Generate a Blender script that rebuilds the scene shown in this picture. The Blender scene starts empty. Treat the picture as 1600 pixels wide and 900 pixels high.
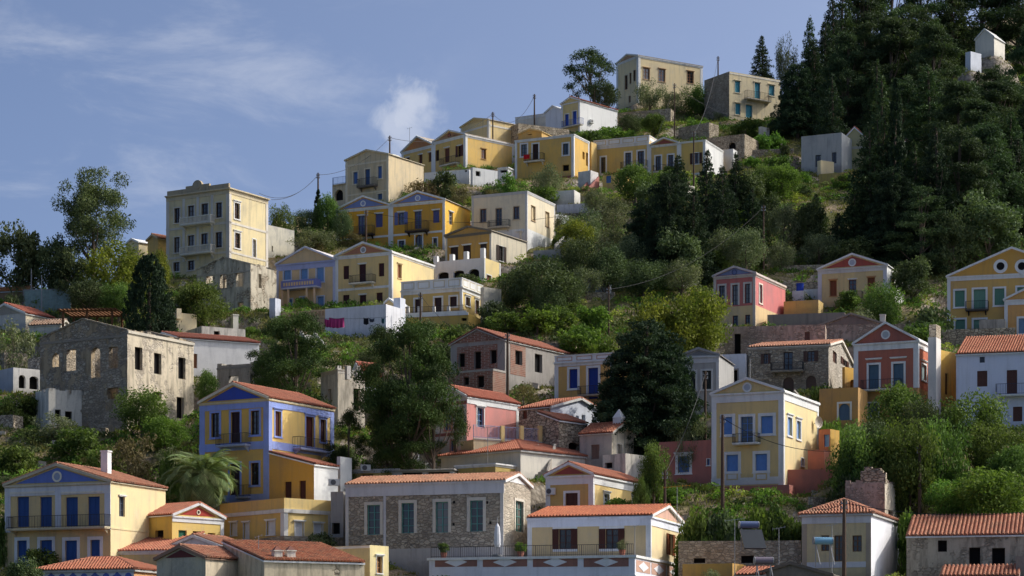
import bpy, math, random
import numpy as np
from mathutils import Vector, Matrix

# ------------------------------------------------------------------ camera, sky, sun, exposure
SC = bpy.context.scene
COL = SC.collection
F, CX, HY, ZC, K = 3608.0, 800.0, 1050.0, 3.0, 1.45        # focal length in photo pixels, centre column, horizon row, eye height
cam_d = bpy.data.cameras.new("camera")
cam_d.sensor_width = 36.0
cam_d.lens = 36.0 * F / 1600.0
cam_d.shift_y = (HY - 450.0) / 1600.0
cam_d.clip_start = 1.0
cam_d.clip_end = 6000.0
cam = bpy.data.objects.new("camera", cam_d)
cam.location = (0, 0, ZC)
cam.rotation_euler = (math.radians(90), 0, 0)
COL.objects.link(cam)
SC.camera = cam
SC.view_settings.view_transform = 'Standard'
SC.view_settings.look = 'None'
SC.view_settings.gamma = 1.0
SC.view_settings.exposure = 0.57

SUN_EL, SUN_AZ = 40.0, 14.0       # azimuth measured from +X towards +Y
sd = Vector((math.cos(math.radians(SUN_EL)) * math.cos(math.radians(SUN_AZ)),
             math.cos(math.radians(SUN_EL)) * math.sin(math.radians(SUN_AZ)),
             math.sin(math.radians(SUN_EL))))
sun_d = bpy.data.lights.new("sun", 'SUN')
sun_d.energy = 2.0
sun_d.angle = math.radians(0.53)
sun_d.color = (1.0, 0.94, 0.85)
sun = bpy.data.objects.new("sun", sun_d)
sun.rotation_euler = sd.to_track_quat('Z', 'Y').to_euler()
sun.location = (80, 60, 150)
COL.objects.link(sun)


def N(nt, typ, **kw):
    n = nt.nodes.new(typ)
    for k, v in kw.items():
        if k in ('op', 'operation'):
            n.operation = v
        elif isinstance(k, str) and k.startswith('i_'):
            n.inputs[k[2:].replace('_', ' ')].default_value = v
        else:
            setattr(n, k, v)
    return n


def math_node(nt, op, a, b=None, clamp=False):
    n = nt.nodes.new('ShaderNodeMath')
    n.operation = op
    n.use_clamp = clamp
    for i, x in enumerate((a, b)):
        if x is None:
            continue
        if isinstance(x, (int, float)):
            n.inputs[i].default_value = x
        else:
            nt.links.new(x, n.inputs[i])
    return n.outputs[0]


def smooth(nt, x, lo, hi):
    n = nt.nodes.new('ShaderNodeMapRange')
    n.interpolation_type = 'SMOOTHSTEP'
    nt.links.new(x, n.inputs['Value'])
    n.inputs['From Min'].default_value = lo
    n.inputs['From Max'].default_value = hi
    return n.outputs[0]


def mixc(nt, fac, a, b, blend='MIX'):
    n = nt.nodes.new('ShaderNodeMix')
    n.data_type = 'RGBA'
    n.blend_type = blend
    for s, x in ((n.inputs['Factor'], fac), (n.inputs[6], a), (n.inputs[7], b)):
        if isinstance(x, (int, float)):
            s.default_value = x
        elif isinstance(x, tuple):
            s.default_value = (*x[:3], 1)
        else:
            nt.links.new(x, s)
    return n.outputs[2]


def make_world():
    w = bpy.data.worlds.new("World")
    SC.world = w
    w.use_nodes = True
    nt = w.node_tree
    nt.nodes.clear()
    out = nt.nodes.new('ShaderNodeOutputWorld')
    bg = nt.nodes.new('ShaderNodeBackground')
    bg.inputs['Strength'].default_value = 0.15
    sky = nt.nodes.new('ShaderNodeTexSky')
    sky.sky_type = 'NISHITA'
    sky.sun_disc = False
    sky.sun_elevation = math.radians(SUN_EL)
    sky.sun_rotation = math.radians(90.0 - SUN_AZ)
    sky.altitude = 0.0
    sky.air_density = 0.34
    sky.dust_density = 4.0
    sky.ozone_density = 1.2
    tc = nt.nodes.new('ShaderNodeTexCoord')
    d = tc.outputs['Generated']
    # thin cirrus: stretched noise over the whole dome
    mp = nt.nodes.new('ShaderNodeMapping')
    mp.inputs['Rotation'].default_value = (0, math.radians(-17), 0)
    mp.inputs['Location'].default_value = (2.3, 0.4, 1.7)
    mp.inputs['Scale'].default_value = (11, 11, 34)
    nt.links.new(d, mp.inputs['Vector'])
    nz = N(nt, 'ShaderNodeTexNoise')
    nz.inputs['Scale'].default_value = 1.0
    nz.inputs['Detail'].default_value = 7
    nz.inputs['Roughness'].default_value = 0.62
    nz.inputs['Distortion'].default_value = 0.5
    nt.links.new(mp.outputs[0], nz.inputs['Vector'])
    nl = N(nt, 'ShaderNodeTexNoise')
    nl.inputs['Scale'].default_value = 4.0
    nl.inputs['Detail'].default_value = 2
    mpl = nt.nodes.new('ShaderNodeMapping')
    mpl.inputs['Location'].default_value = (3.1, 1.2, -.6)
    nt.links.new(d, mpl.inputs['Vector'])
    nt.links.new(mpl.outputs[0], nl.inputs['Vector'])
    sx = nt.nodes.new('ShaderNodeSeparateXYZ')
    nt.links.new(d, sx.inputs[0])
    xmask = math_node(nt, 'MAXIMUM', math_node(nt, 'MULTIPLY', smooth(nt, nl.outputs[0], 0.42, 0.6), .5), smooth(nt, math_node(nt, 'ADD', sx.outputs[0], math_node(nt, 'MULTIPLY', nl.outputs[0], .2)), .08, -.04))
    cir = math_node(nt, 'MULTIPLY', smooth(nt, nz.outputs[0], 0.46, 0.82), xmask)
    cir = math_node(nt, 'MULTIPLY', cir, 0.3)
    # one puffy cloud low over the ridge
    nb = N(nt, 'ShaderNodeTexNoise')
    nb.inputs['Scale'].default_value = 75.0
    nb.inputs['Detail'].default_value = 6
    nb.inputs['Roughness'].default_value = 0.6
    nb.inputs['Distortion'].default_value = .4
    nt.links.new(d, nb.inputs['Vector'])
    total = cir
    for (px, py, r, amp) in ((640, 172, 44, 0.42), (618, 192, 38, .36), (656, 160, 32, .4), (640, 212, 42, .32), (664, 184, 30, .3)):
        v = Vector(((px - CX) / F, 1.0, (HY - py) / F)).normalized()
        vd = nt.nodes.new('ShaderNodeVectorMath')
        vd.operation = 'DISTANCE'
        nt.links.new(d, vd.inputs[0])
        vd.inputs[1].default_value = v
        rr = r / F
        dist = math_node(nt, 'DIVIDE', vd.outputs['Value'], rr)
        off = math_node(nt, 'MULTIPLY', math_node(nt, 'SUBTRACT', nb.outputs[0], 0.5), 2.6)
        dist = math_node(nt, 'ADD', dist, off)
        m = smooth(nt, dist, 1.35, 0.1)
        m = math_node(nt, 'MULTIPLY', m, amp)
        total = math_node(nt, 'MAXIMUM', total, m)
    hue = nt.nodes.new('ShaderNodeHueSaturation')
    hue.inputs['Saturation'].default_value = 1.12
    nt.links.new(sky.outputs[0], hue.inputs['Color'])
    base = mixc(nt, 1.0, hue.outputs[0], (.88, .96, 1.0), 'MULTIPLY')
    c = mixc(nt, total, base, (4.3, 4.35, 4.5))
    nt.links.new(c, bg.inputs['Color'])
    nt.links.new(bg.outputs[0], out.inputs['Surface'])


make_world()

# ------------------------------------------------------------------ helpers: projection, tagging, meshes


def at(px, py, Y):
    return Vector(((px - CX) / F * Y, Y, ZC + (HY - py) / F * Y))


def Yp(py):                       # distance at which the hillside shows at photo row py
    return K * 53.5 / (0.424 - (HY - py) / F)


CR = dict(A=(0, 220, 3), B=(400, 180, 3.75), C=(600, 160, 10 / 3), D=(820, 50, 10 / 3), E=(1200, 0, 3), F=(400, 330, 3.75),
          G=(0, 450, 3), H=(280, 560, 3.75), I=(0, 660, 3.75), J=(380, 680, 4.0912), K=(640, 490, 3), L=(660, 690, 3.8095),
          M=(1020, 480, 3.75), N=(1020, 570, 3.75), O=(1080, 380, 4.7059), P=(1300, 370, 3), Q=(1020, 720, 5), R=(1300, 680, 4.09),
          S=(600, 390, 6), T=(840, 250, 3), U=(1240, 180, 5), V=(0, 400, 6), X=(380, 480, 3), Y=(1060, 760, 4.2105),
          Z=(40, 780, 2.7586), W=(0, 0, 1))


def tag(o, label=None, cat=None, group=None, kind=None):
    if label:
        o['label'] = label
    if cat:
        o['category'] = cat
    if group:
        o['group'] = group
    if kind:
        o['kind'] = kind
    return o


def empty(name, loc, rz=0.0, label=None, cat=None, group=None):
    o = bpy.data.objects.new(name, None)
    o.empty_display_size = 0.5
    o.location = loc
    o.rotation_euler = (0, 0, rz)
    COL.objects.link(o)
    return tag(o, label, cat, group)


class MB:
    """collects faces for ONE mesh object"""
    def __init__(self):
        self.v, self.f, self.m, self.t = [], [], [], []

    def face(self, pts, m=0, t=0.5):
        i = len(self.v)
        self.v.extend([tuple(p) for p in pts])
        self.f.append(tuple(range(i, i + len(pts))))
        self.m.append(m)
        self.t.append(t)

    def hexa(self, c, m=0, t=0.5):           # 8 corners: bottom ring 0-3, top ring 4-7
        i = len(self.v)
        self.v.extend([tuple(p) for p in c])
        for q in ((3, 2, 1, 0), (4, 5, 6, 7), (0, 1, 5, 4), (1, 2, 6, 5), (2, 3, 7, 6), (3, 0, 4, 7)):
            self.f.append(tuple(i + k for k in q))
            self.m.append(m)
            self.t.append(t)

    def box(self, x0, x1, y0, y1, z0, z1, m=0, t=0.5):
        self.hexa(((x0, y0, z0), (x1, y0, z0), (x1, y1, z0), (x0, y1, z0), (x0, y0, z1), (x1, y0, z1), (x1, y1, z1), (x0, y1, z1)), m, t)

    def fbox(self, fr, a0, a1, z0, z1, o0, o1, m=0, t=0.5):     # box in the frame of a wall face
        self.hexa((fr(a0, z0, o1), fr(a1, z0, o1), fr(a1, z0, o0), fr(a0, z0, o0), fr(a0, z1, o1), fr(a1, z1, o1), fr(a1, z1, o0), fr(a0, z1, o0)), m, t)

    def bar(self, p, q, r, m=0, t=0.5, n=4, r2=None):
        p, q = Vector(p), Vector(q)
        d = (q - p)
        if d.length < 1e-6:
            return
        d.normalize()
        a = d.cross(Vector((0, 0, 1)) if abs(d.z) < 0.9 else Vector((1, 0, 0))).normalized()
        b = d.cross(a)
        r2 = r if r2 is None else r2
        i = len(self.v)
        for c, rr in ((p, r), (q, r2)):
            for k in range(n):
                an = 2 * math.pi * (k + .5) / n
                self.v.append(tuple(c + (a * math.cos(an) + b * math.sin(an)) * rr))
        for k in range(n):
            k2 = (k + 1) % n
            self.f.append((i + k, i + k2, i + n + k2, i + n + k))
            self.m.append(m)
            self.t.append(t)
        self.f.append(tuple(i + k for k in reversed(range(n))))
        self.f.append(tuple(i + n + k for k in range(n)))
        self.m += [m, m]
        self.t += [t, t]

    def tube(self, pts, radii, n=6, m=0, t=0.5):
        for k in range(len(pts) - 1):
            self.bar(pts[k], pts[k + 1], radii[k], m, t, n, radii[k + 1])

    def disc(self, fr, a, z, r, o0, o1, n=16, m=0):            # flat cylinder on a wall face
        ring = [(a + r * math.cos(2 * math.pi * k / n), z + r * math.sin(2 * math.pi * k / n)) for k in range(n)]
        self.face([fr(x, y, o1) for x, y in ring], m)
        for k in range(n):
            k2 = (k + 1) % n
            self.face([fr(*ring[k], o0), fr(*ring[k2], o0), fr(*ring[k2], o1), fr(*ring[k], o1)], m)

    def build(self, name, mats, parent=None, kind=None, tint=False):
        me = bpy.data.meshes.new(name)
        me.from_pydata(self.v, [], self.f)
        if not isinstance(mats, (list, tuple)):
            mats = [mats]
        for mm in mats:
            me.materials.append(mm)
        me.polygons.foreach_set('material_index', self.m)
        if tint:
            at_ = me.attributes.new('tint', 'FLOAT', 'FACE')
            at_.data.foreach_set('value', self.t)
        me.update()
        o = bpy.data.objects.new(name, me)
        COL.objects.link(o)
        if parent is not None:
            o.parent = parent
        if kind:
            o['kind'] = kind
        return o


def np_mesh(name, verts, quads, tint, mat):
    me = bpy.data.meshes.new(name)
    nv, nf, k = len(verts), len(quads), quads.shape[1]
    me.vertices.add(nv)
    me.vertices.foreach_set('co', np.ascontiguousarray(verts, dtype=np.float32).ravel())
    me.loops.add(nf * k)
    me.loops.foreach_set('vertex_index', np.ascontiguousarray(quads, dtype=np.int32).ravel())
    me.polygons.add(nf)
    me.polygons.foreach_set('loop_start', np.arange(0, nf * k, k, dtype=np.int32))
    me.polygons.foreach_set('loop_total', np.full(nf, k, dtype=np.int32))
    if tint is not None:
        a = me.attributes.new('tint', 'FLOAT', 'FACE')
        a.data.foreach_set('value', np.ascontiguousarray(tint, dtype=np.float32))
    me.materials.append(mat)
    me.update(calc_edges=True)
    return me


# ------------------------------------------------------------------ materials


def c(r, g, b):
    def l(x):
        x = x / 255.0
        return x / 12.92 if x <= 0.04045 else ((x + 0.055) / 1.055) ** 2.4
    return (l(r), l(g), l(b))


_MAT = {}


def newmat(key):
    m = bpy.data.materials.new(key)
    m.use_nodes = True
    nt = m.node_tree
    nt.nodes.clear()
    out = nt.nodes.new('ShaderNodeOutputMaterial')
    b = nt.nodes.new('ShaderNodeBsdfPrincipled')
    nt.links.new(b.outputs[0], out.inputs['Surface'])
    b.inputs['Roughness'].default_value = 0.85
    b.inputs['Specular IOR Level'].default_value = 0.25
    return m, nt, b


def noise(nt, vec, scale, detail=4, rough=0.55):
    n = nt.nodes.new('ShaderNodeTexNoise')
    n.inputs['Scale'].default_value = scale
    n.inputs['Detail'].default_value = detail
    n.inputs['Roughness'].default_value = rough
    nt.links.new(vec, n.inputs['Vector'])
    return n.outputs[0]


def stretched(nt, vec, s):
    mp = nt.nodes.new('ShaderNodeMapping')
    mp.inputs['Scale'].default_value = s
    nt.links.new(vec, mp.inputs['Vector'])
    return mp.outputs[0]


def bump(nt, b, h, dist=0.03, strength=0.6):
    n = nt.nodes.new('ShaderNodeBump')
    n.inputs['Distance'].default_value = dist
    n.inputs['Strength'].default_value = strength
    nt.links.new(h, n.inputs['Height'])
    nt.links.new(n.outputs[0], b.inputs['Normal'])


def sc(col, k):
    return tuple(min(1, x * k) for x in col)


def plaster(col, wear=0.35):
    key = ('plaster', col, wear)
    if key in _MAT:
        return _MAT[key]
    m, nt, b = newmat('plaster')
    gm = sum(col) / 3
    col = tuple(.97 * x + .03 * gm for x in col)
    wear = min(1, wear + .16)
    tcz = nt.nodes.new('ShaderNodeTexCoord')
    sz = nt.nodes.new('ShaderNodeSeparateXYZ')
    nt.links.new(tcz.outputs['Object'], sz.inputs[0])
    pos = nt.nodes.new('ShaderNodeNewGeometry').outputs['Position']
    big = noise(nt, pos, 0.3, 6, 0.6)
    str_ = noise(nt, stretched(nt, pos, (2.2, 2.2, 0.22)), 1.0, 5, 0.6)
    fine = noise(nt, pos, 7.0, 4)
    grey = tuple(0.55 * x + 0.45 * (sum(col) / 3) * 0.8 for x in col)
    c1 = mixc(nt, math_node(nt, 'MULTIPLY', smooth(nt, big, 0.42, 0.7), wear + .12), col, sc(grey, 0.78))
    c1 = mixc(nt, math_node(nt, 'MULTIPLY', smooth(nt, str_, 0.47, 0.72), wear * 1.05), c1, sc(grey, 0.6))
    c1 = mixc(nt, math_node(nt, 'MULTIPLY', smooth(nt, fine, 0.35, 0.75), 0.16 + wear * 0.25), c1, sc(col, 1.12))
    spl = noise(nt, pos, 1.1, 6, .7)
    damp = math_node(nt, 'MULTIPLY', smooth(nt, math_node(nt, 'ADD', sz.outputs[2], math_node(nt, 'MULTIPLY', spl, -2.4)), .3, -1.0), .25 + wear * .6)
    c1 = mixc(nt, damp, c1, sc(grey, .55))
    c1 = mixc(nt, math_node(nt, 'MULTIPLY', smooth(nt, spl, .58, .64), .12 + wear * .5), c1, sc(grey, 1.08))
    nt.links.new(c1, b.inputs['Base Color'])
    bump(nt, b, noise(nt, pos, 9, 5, 0.65), 0.03, 0.35 + wear * 0.3)
    _MAT[key] = m
    return m


def paint(col, rough=0.55, wear=0.2):
    key = ('paint', col, rough, wear)
    if key in _MAT:
        return _MAT[key]
    m, nt, b = newmat('paint')
    pos = nt.nodes.new('ShaderNodeNewGeometry').outputs['Position']
    n1 = noise(nt, pos, 3.0, 5)
    nt.links.new(mixc(nt, math_node(nt, 'MULTIPLY', smooth(nt, n1, 0.4, 0.7), wear), col, sc(col, 0.65)), b.inputs['Base Color'])
    b.inputs['Roughness'].default_value = rough
    _MAT[key] = m
    return m


def stone(ca, cb, mortar, scale=2.6, rough_bump=0.14, patch=None, cover=0.5):
    """rubble masonry; with patch = plaster colour it is partly covered by flaking render"""
    key = ('stone', ca, cb, mortar, scale, patch, cover)
    if key in _MAT:
        return _MAT[key]
    m, nt, b = newmat('stone')
    pos = nt.nodes.new('ShaderNodeNewGeometry').outputs['Position']
    warp = nt.nodes.new('ShaderNodeTexNoise')
    warp.inputs['Scale'].default_value = 1.5
    nt.links.new(pos, warp.inputs['Vector'])
    va = nt.nodes.new('ShaderNodeVectorMath')
    va.operation = 'MULTIPLY_ADD'
    nt.links.new(warp.outputs['Color'], va.inputs[0])
    va.inputs[1].default_value = (0.35, 0.35, 0.25)
    nt.links.new(pos, va.inputs[2])
    vec = stretched(nt, va.outputs[0], (1.0, 1.0, 1.75))
    vc = nt.nodes.new('ShaderNodeTexVoronoi')
    vc.inputs['Scale'].default_value = scale
    nt.links.new(vec, vc.inputs['Vector'])
    ve = nt.nodes.new('ShaderNodeTexVoronoi')
    ve.feature = 'DISTANCE_TO_EDGE'
    ve.inputs['Scale'].default_value = scale
    nt.links.new(vec, ve.inputs['Vector'])
    sep = nt.nodes.new('ShaderNodeSeparateColor')
    nt.links.new(vc.outputs['Color'], sep.inputs[0])
    col = mixc(nt, sep.outputs[0], ca, cb)
    col = mixc(nt, math_node(nt, 'MULTIPLY', sep.outputs[1], 0.35), col, sc(cb, 1.25))
    big = noise(nt, pos, 0.5, 5, 0.6)
    col = mixc(nt, math_node(nt, 'MULTIPLY', smooth(nt, big, 0.45, 0.7), 0.45), col, sc(ca, 0.6))
    edge = smooth(nt, ve.outputs['Distance'], 0.02, 0.09)
    col = mixc(nt, edge, mortar, col)
    h = math_node(nt, 'ADD', edge, math_node(nt, 'MULTIPLY', noise(nt, pos, 8, 4), 0.6))
    if patch is not None:
        pn = math_node(nt, 'ADD', noise(nt, pos, 0.45, 7, 0.68), math_node(nt, 'MULTIPLY', noise(nt, stretched(nt, pos, (1.6, 1.6, 0.3)), 1.0, 4), 0.35))
        lim = 0.35 + 0.62 * (1 - cover)
        mask = smooth(nt, pn, lim, lim + 0.09)
        st = noise(nt, stretched(nt, pos, (1.8, 1.8, 0.3)), 1.0, 6, 0.65)
        fine = noise(nt, pos, 4.5, 5, 0.7)
        pc = mixc(nt, smooth(nt, st, 0.42, 0.7), patch, sc(patch, 0.5))
        pc = mixc(nt, math_node(nt, 'MULTIPLY', smooth(nt, fine, 0.45, 0.7), 0.4), pc, sc(patch, 0.6))
        col = mixc(nt, mask, col, pc)
        h = math_node(nt, 'ADD', math_node(nt, 'MULTIPLY', h, math_node(nt, 'SUBTRACT', 1.0, mask)), math_node(nt, 'MULTIPLY', mask, 1.5))
    nt.links.new(col, b.inputs['Base Color'])
    b.inputs['Roughness'].default_value = 0.95
    bump(nt, b, h, rough_bump, 0.9)
    _MAT[key] = m
    return m


def brickmat():
    key = 'brick'
    if key in _MAT:
        return _MAT[key]
    m, nt, b = newmat('brick')
    pos = nt.nodes.new('ShaderNodeNewGeometry').outputs['Position']
    sep = nt.nodes.new('ShaderNodeSeparateXYZ')
    nt.links.new(pos, sep.inputs[0])
    cmb = nt.nodes.new('ShaderNodeCombineXYZ')
    nt.links.new(math_node(nt, 'ADD', sep.outputs[0], sep.outputs[1]), cmb.inputs[0])
    nt.links.new(sep.outputs[2], cmb.inputs[1])
    br = nt.nodes.new('ShaderNodeTexBrick')
    br.inputs['Scale'].default_value = 1.0
    br.inputs['Brick Width'].default_value = 0.3
    br.inputs['Row Height'].default_value = 0.2
    br.inputs['Mortar Size'].default_value = 0.018
    br.inputs['Color1'].default_value = (*c(146, 98, 80), 1)
    br.inputs['Color2'].default_value = (*c(126, 86, 72), 1)
    br.inputs['Mortar'].default_value = (*c(165, 150, 135), 1)
    nt.links.new(cmb.outputs[0], br.inputs['Vector'])
    n1 = noise(nt, pos, 1.2, 5)
    nt.links.new(mixc(nt, math_node(nt, 'MULTIPLY', smooth(nt, n1, .45, .7), .6), br.outputs[0], c(150, 134, 120)), b.inputs['Base Color'])
    bump(nt, b, br.outputs['Fac'], -0.02, .6)
    _MAT[key] = m
    return m


def tilemat(ca, cb, lichen=0.3):
    key = ('tile', ca, cb, lichen)
    if key in _MAT:
        return _MAT[key]
    m, nt, b = newmat('roof_tile')
    dust = c(158, 128, 108)
    ca = tuple(.66 * x + .34 * d_ for x, d_ in zip(ca, dust))
    cb = tuple(.66 * x + .34 * d_ for x, d_ in zip(cb, dust))
    lichen = min(.85, lichen + .15)
    at_ = nt.nodes.new('ShaderNodeAttribute')
    at_.attribute_name = 'tint'
    pos = nt.nodes.new('ShaderNodeNewGeometry').outputs['Position']
    col = mixc(nt, at_.outputs['Fac'], ca, cb)
    big = noise(nt, pos, 0.9, 6, 0.65)
    col = mixc(nt, math_node(nt, 'MULTIPLY', smooth(nt, big, 0.48, 0.72), lichen), col, c(120, 105, 88))
    fine = noise(nt, pos, 5, 4, 0.6)
    col = mixc(nt, math_node(nt, 'MULTIPLY', smooth(nt, fine, 0.5, 0.75), lichen * 0.7), col, sc(ca, 0.55))
    nt.links.new(col, b.inputs['Base Color'])
    b.inputs['Roughness'].default_value = 0.9
    _MAT[key] = m
    return m


def leafmat(dark, light, trans=0.25):
    key = ('leaf', dark, light, trans)
    if key in _MAT:
        return _MAT[key]
    m = bpy.data.materials.new('leaf')
    m.use_nodes = True
    nt = m.node_tree
    nt.nodes.clear()
    out = nt.nodes.new('ShaderNodeOutputMaterial')
    at_ = nt.nodes.new('ShaderNodeAttribute')
    at_.attribute_name = 'tint'
    oi = nt.nodes.new('ShaderNodeObjectInfo')
    col = mixc(nt, at_.outputs['Fac'], dark, light)
    hs = nt.nodes.new('ShaderNodeHueSaturation')
    nt.links.new(math_node(nt, 'ADD', math_node(nt, 'MULTIPLY', oi.outputs['Random'], 0.04), 0.48), hs.inputs['Hue'])
    nt.links.new(math_node(nt, 'ADD', math_node(nt, 'MULTIPLY', oi.outputs['Random'], 0.5), 1.28), hs.inputs['Value'])
    nt.links.new(col, hs.inputs['Color'])
    d = nt.nodes.new('ShaderNodeBsdfPrincipled')
    d.inputs['Roughness'].default_value = 0.75
    d.inputs['Specular IOR Level'].default_value = 0.12
    t = nt.nodes.new('ShaderNodeBsdfTranslucent')
    nt.links.new(hs.outputs[0], d.inputs['Base Color'])
    nt.links.new(mixc(nt, 1.0, hs.outputs[0], (1.1, 1.25, 0.6), 'MULTIPLY'), t.inputs['Color'])
    mx = nt.nodes.new('ShaderNodeMixShader')
    mx.inputs[0].default_value = trans
    nt.links.new(d.outputs[0], mx.inputs[1])
    nt.links.new(t.outputs[0], mx.inputs[2])
    nt.links.new(mx.outputs[0], out.inputs['Surface'])
    _MAT[key] = m
    return m


def glassmat(v=0):
    key = ('glass', v)
    if key in _MAT:
        return _MAT[key]
    m, nt, b = newmat('window_glass')
    b.inputs['Base Color'].default_value = ((0.02, 0.024, 0.028, 1), (0.05, 0.055, 0.06, 1), (0.16, 0.15, 0.135, 1), (0.03, 0.03, 0.03, 1))[v]  # dark room, sky reflection and curtain tones painted into the pane colour
    b.inputs['Roughness'].default_value = 0.05
    b.inputs['Specular IOR Level'].default_value = 0.8
    _MAT[key] = m
    return _MAT[key]


WHITE = c(226, 226, 222)
GREYW = c(190, 188, 182)
IRON = c(38, 38, 42)
DARKW = c(58, 36, 30)        # dark brown wood
BROWN = c(112, 72, 48)
BLUE = c(88, 122, 178)
NAVY = c(40, 58, 108)
LAV = c(138, 154, 212)
TEAL = c(60, 140, 160)
GREENT = c(95, 150, 140)
HOLE_SHADE = c(26, 24, 24)  # near-black that paints in the shade inside openings and holes
SLAB = c(178, 164, 146)
TILE_R = (c(168, 88, 64), c(192, 116, 84), .3)
TILE_O = (c(162, 92, 66), c(190, 130, 96), .6)
TILE_N = (c(176, 84, 50), c(206, 116, 70), .15)
ROCK = dict(ca=c(154, 140, 120), cb=c(202, 188, 164), mortar=c(124, 112, 96))
GREYROCK = dict(ca=c(136, 125, 110), cb=c(186, 174, 154), mortar=c(152, 141, 124))
# ------------------------------------------------------------------ building kit
FOOT = []            # footprints that the terrain is levelled for
RND = random.Random(7)


def tile_slope(mb, A, B, Cc, Dd, cw=0.28, rh=0.42, thick=0.0):
    """barrel tiles on the slope with eave A-B and ridge D-C"""
    A, B, Cc, Dd = map(Vector, (A, B, Cc, Dd))
    e = (B - A).normalized()
    n = e.cross(Dd - A)
    if n.length < 1e-6:
        n = e.cross(Cc - A)
    n.normalize()
    if n.z < 0:
        n = -n
    up = n.cross(e)
    if up.z < 0:
        up = -up
    L = (Dd - A).dot(up)
    if L < 0.2:
        return
    aD, aB, aC = (Dd - A).dot(e), (B - A).length, (Cc - A).dot(e)
    nr = max(1, int(round(L / rh)))
    mb.face([A - n * .05, B - n * .05, Cc - n * .05, Dd - n * .05], 0, .3)
    prof = ((0.0, 0.0), (0.30, 0.0), (0.42, 0.12), (0.72, 0.16), (0.94, 0.10), (1.0, 0.0))
    for k in range(nr):
        b0, b1 = L * k / nr, L * (k + 1) / nr
        lo = max(aD * b0 / L, aD * b1 / L) if aD > 0 else min(aD * b0 / L, aD * b1 / L)
        hi = aB + (aC - aB) * (k + 0.5) / nr
        lo = aD * (k + 0.5) / nr
        ncol = max(1, int(round((hi - lo) / cw)))
        w = (hi - lo) / ncol
        for j in range(ncol):
            t = RND.random()
            a = lo + j * w
            jit = RND.uniform(-.03, .03)
            lower = [A + e * (a + w * p) + up * (b0 - .06 + jit) + n * (h + 0.045) for p, h in prof]
            upper = [A + e * (a + w * p) + up * (b1 + .02) + n * (h + 0.0) for p, h in prof]
            for q in range(len(prof) - 1):
                mb.face((lower[q], lower[q + 1], upper[q + 1], upper[q]), 0, t)
            mb.face([A + e * (a + w * .30) + up * (b0 - .06 + jit)] + lower[1:6], 0, t * .5)


def ridge_tiles(mb, p, q, r=0.14):
    p, q = Vector(p), Vector(q)
    n = max(1, int((q - p).length / 0.45))
    for k in range(n):
        a = p.lerp(q, k / n)
        b = p.lerp(q, (k + 1.08) / n)
        mb.bar(a + Vector((0, 0, .05)), b + Vector((0, 0, .02)), r * 1.08, 0, RND.random(), 8, r)


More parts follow.
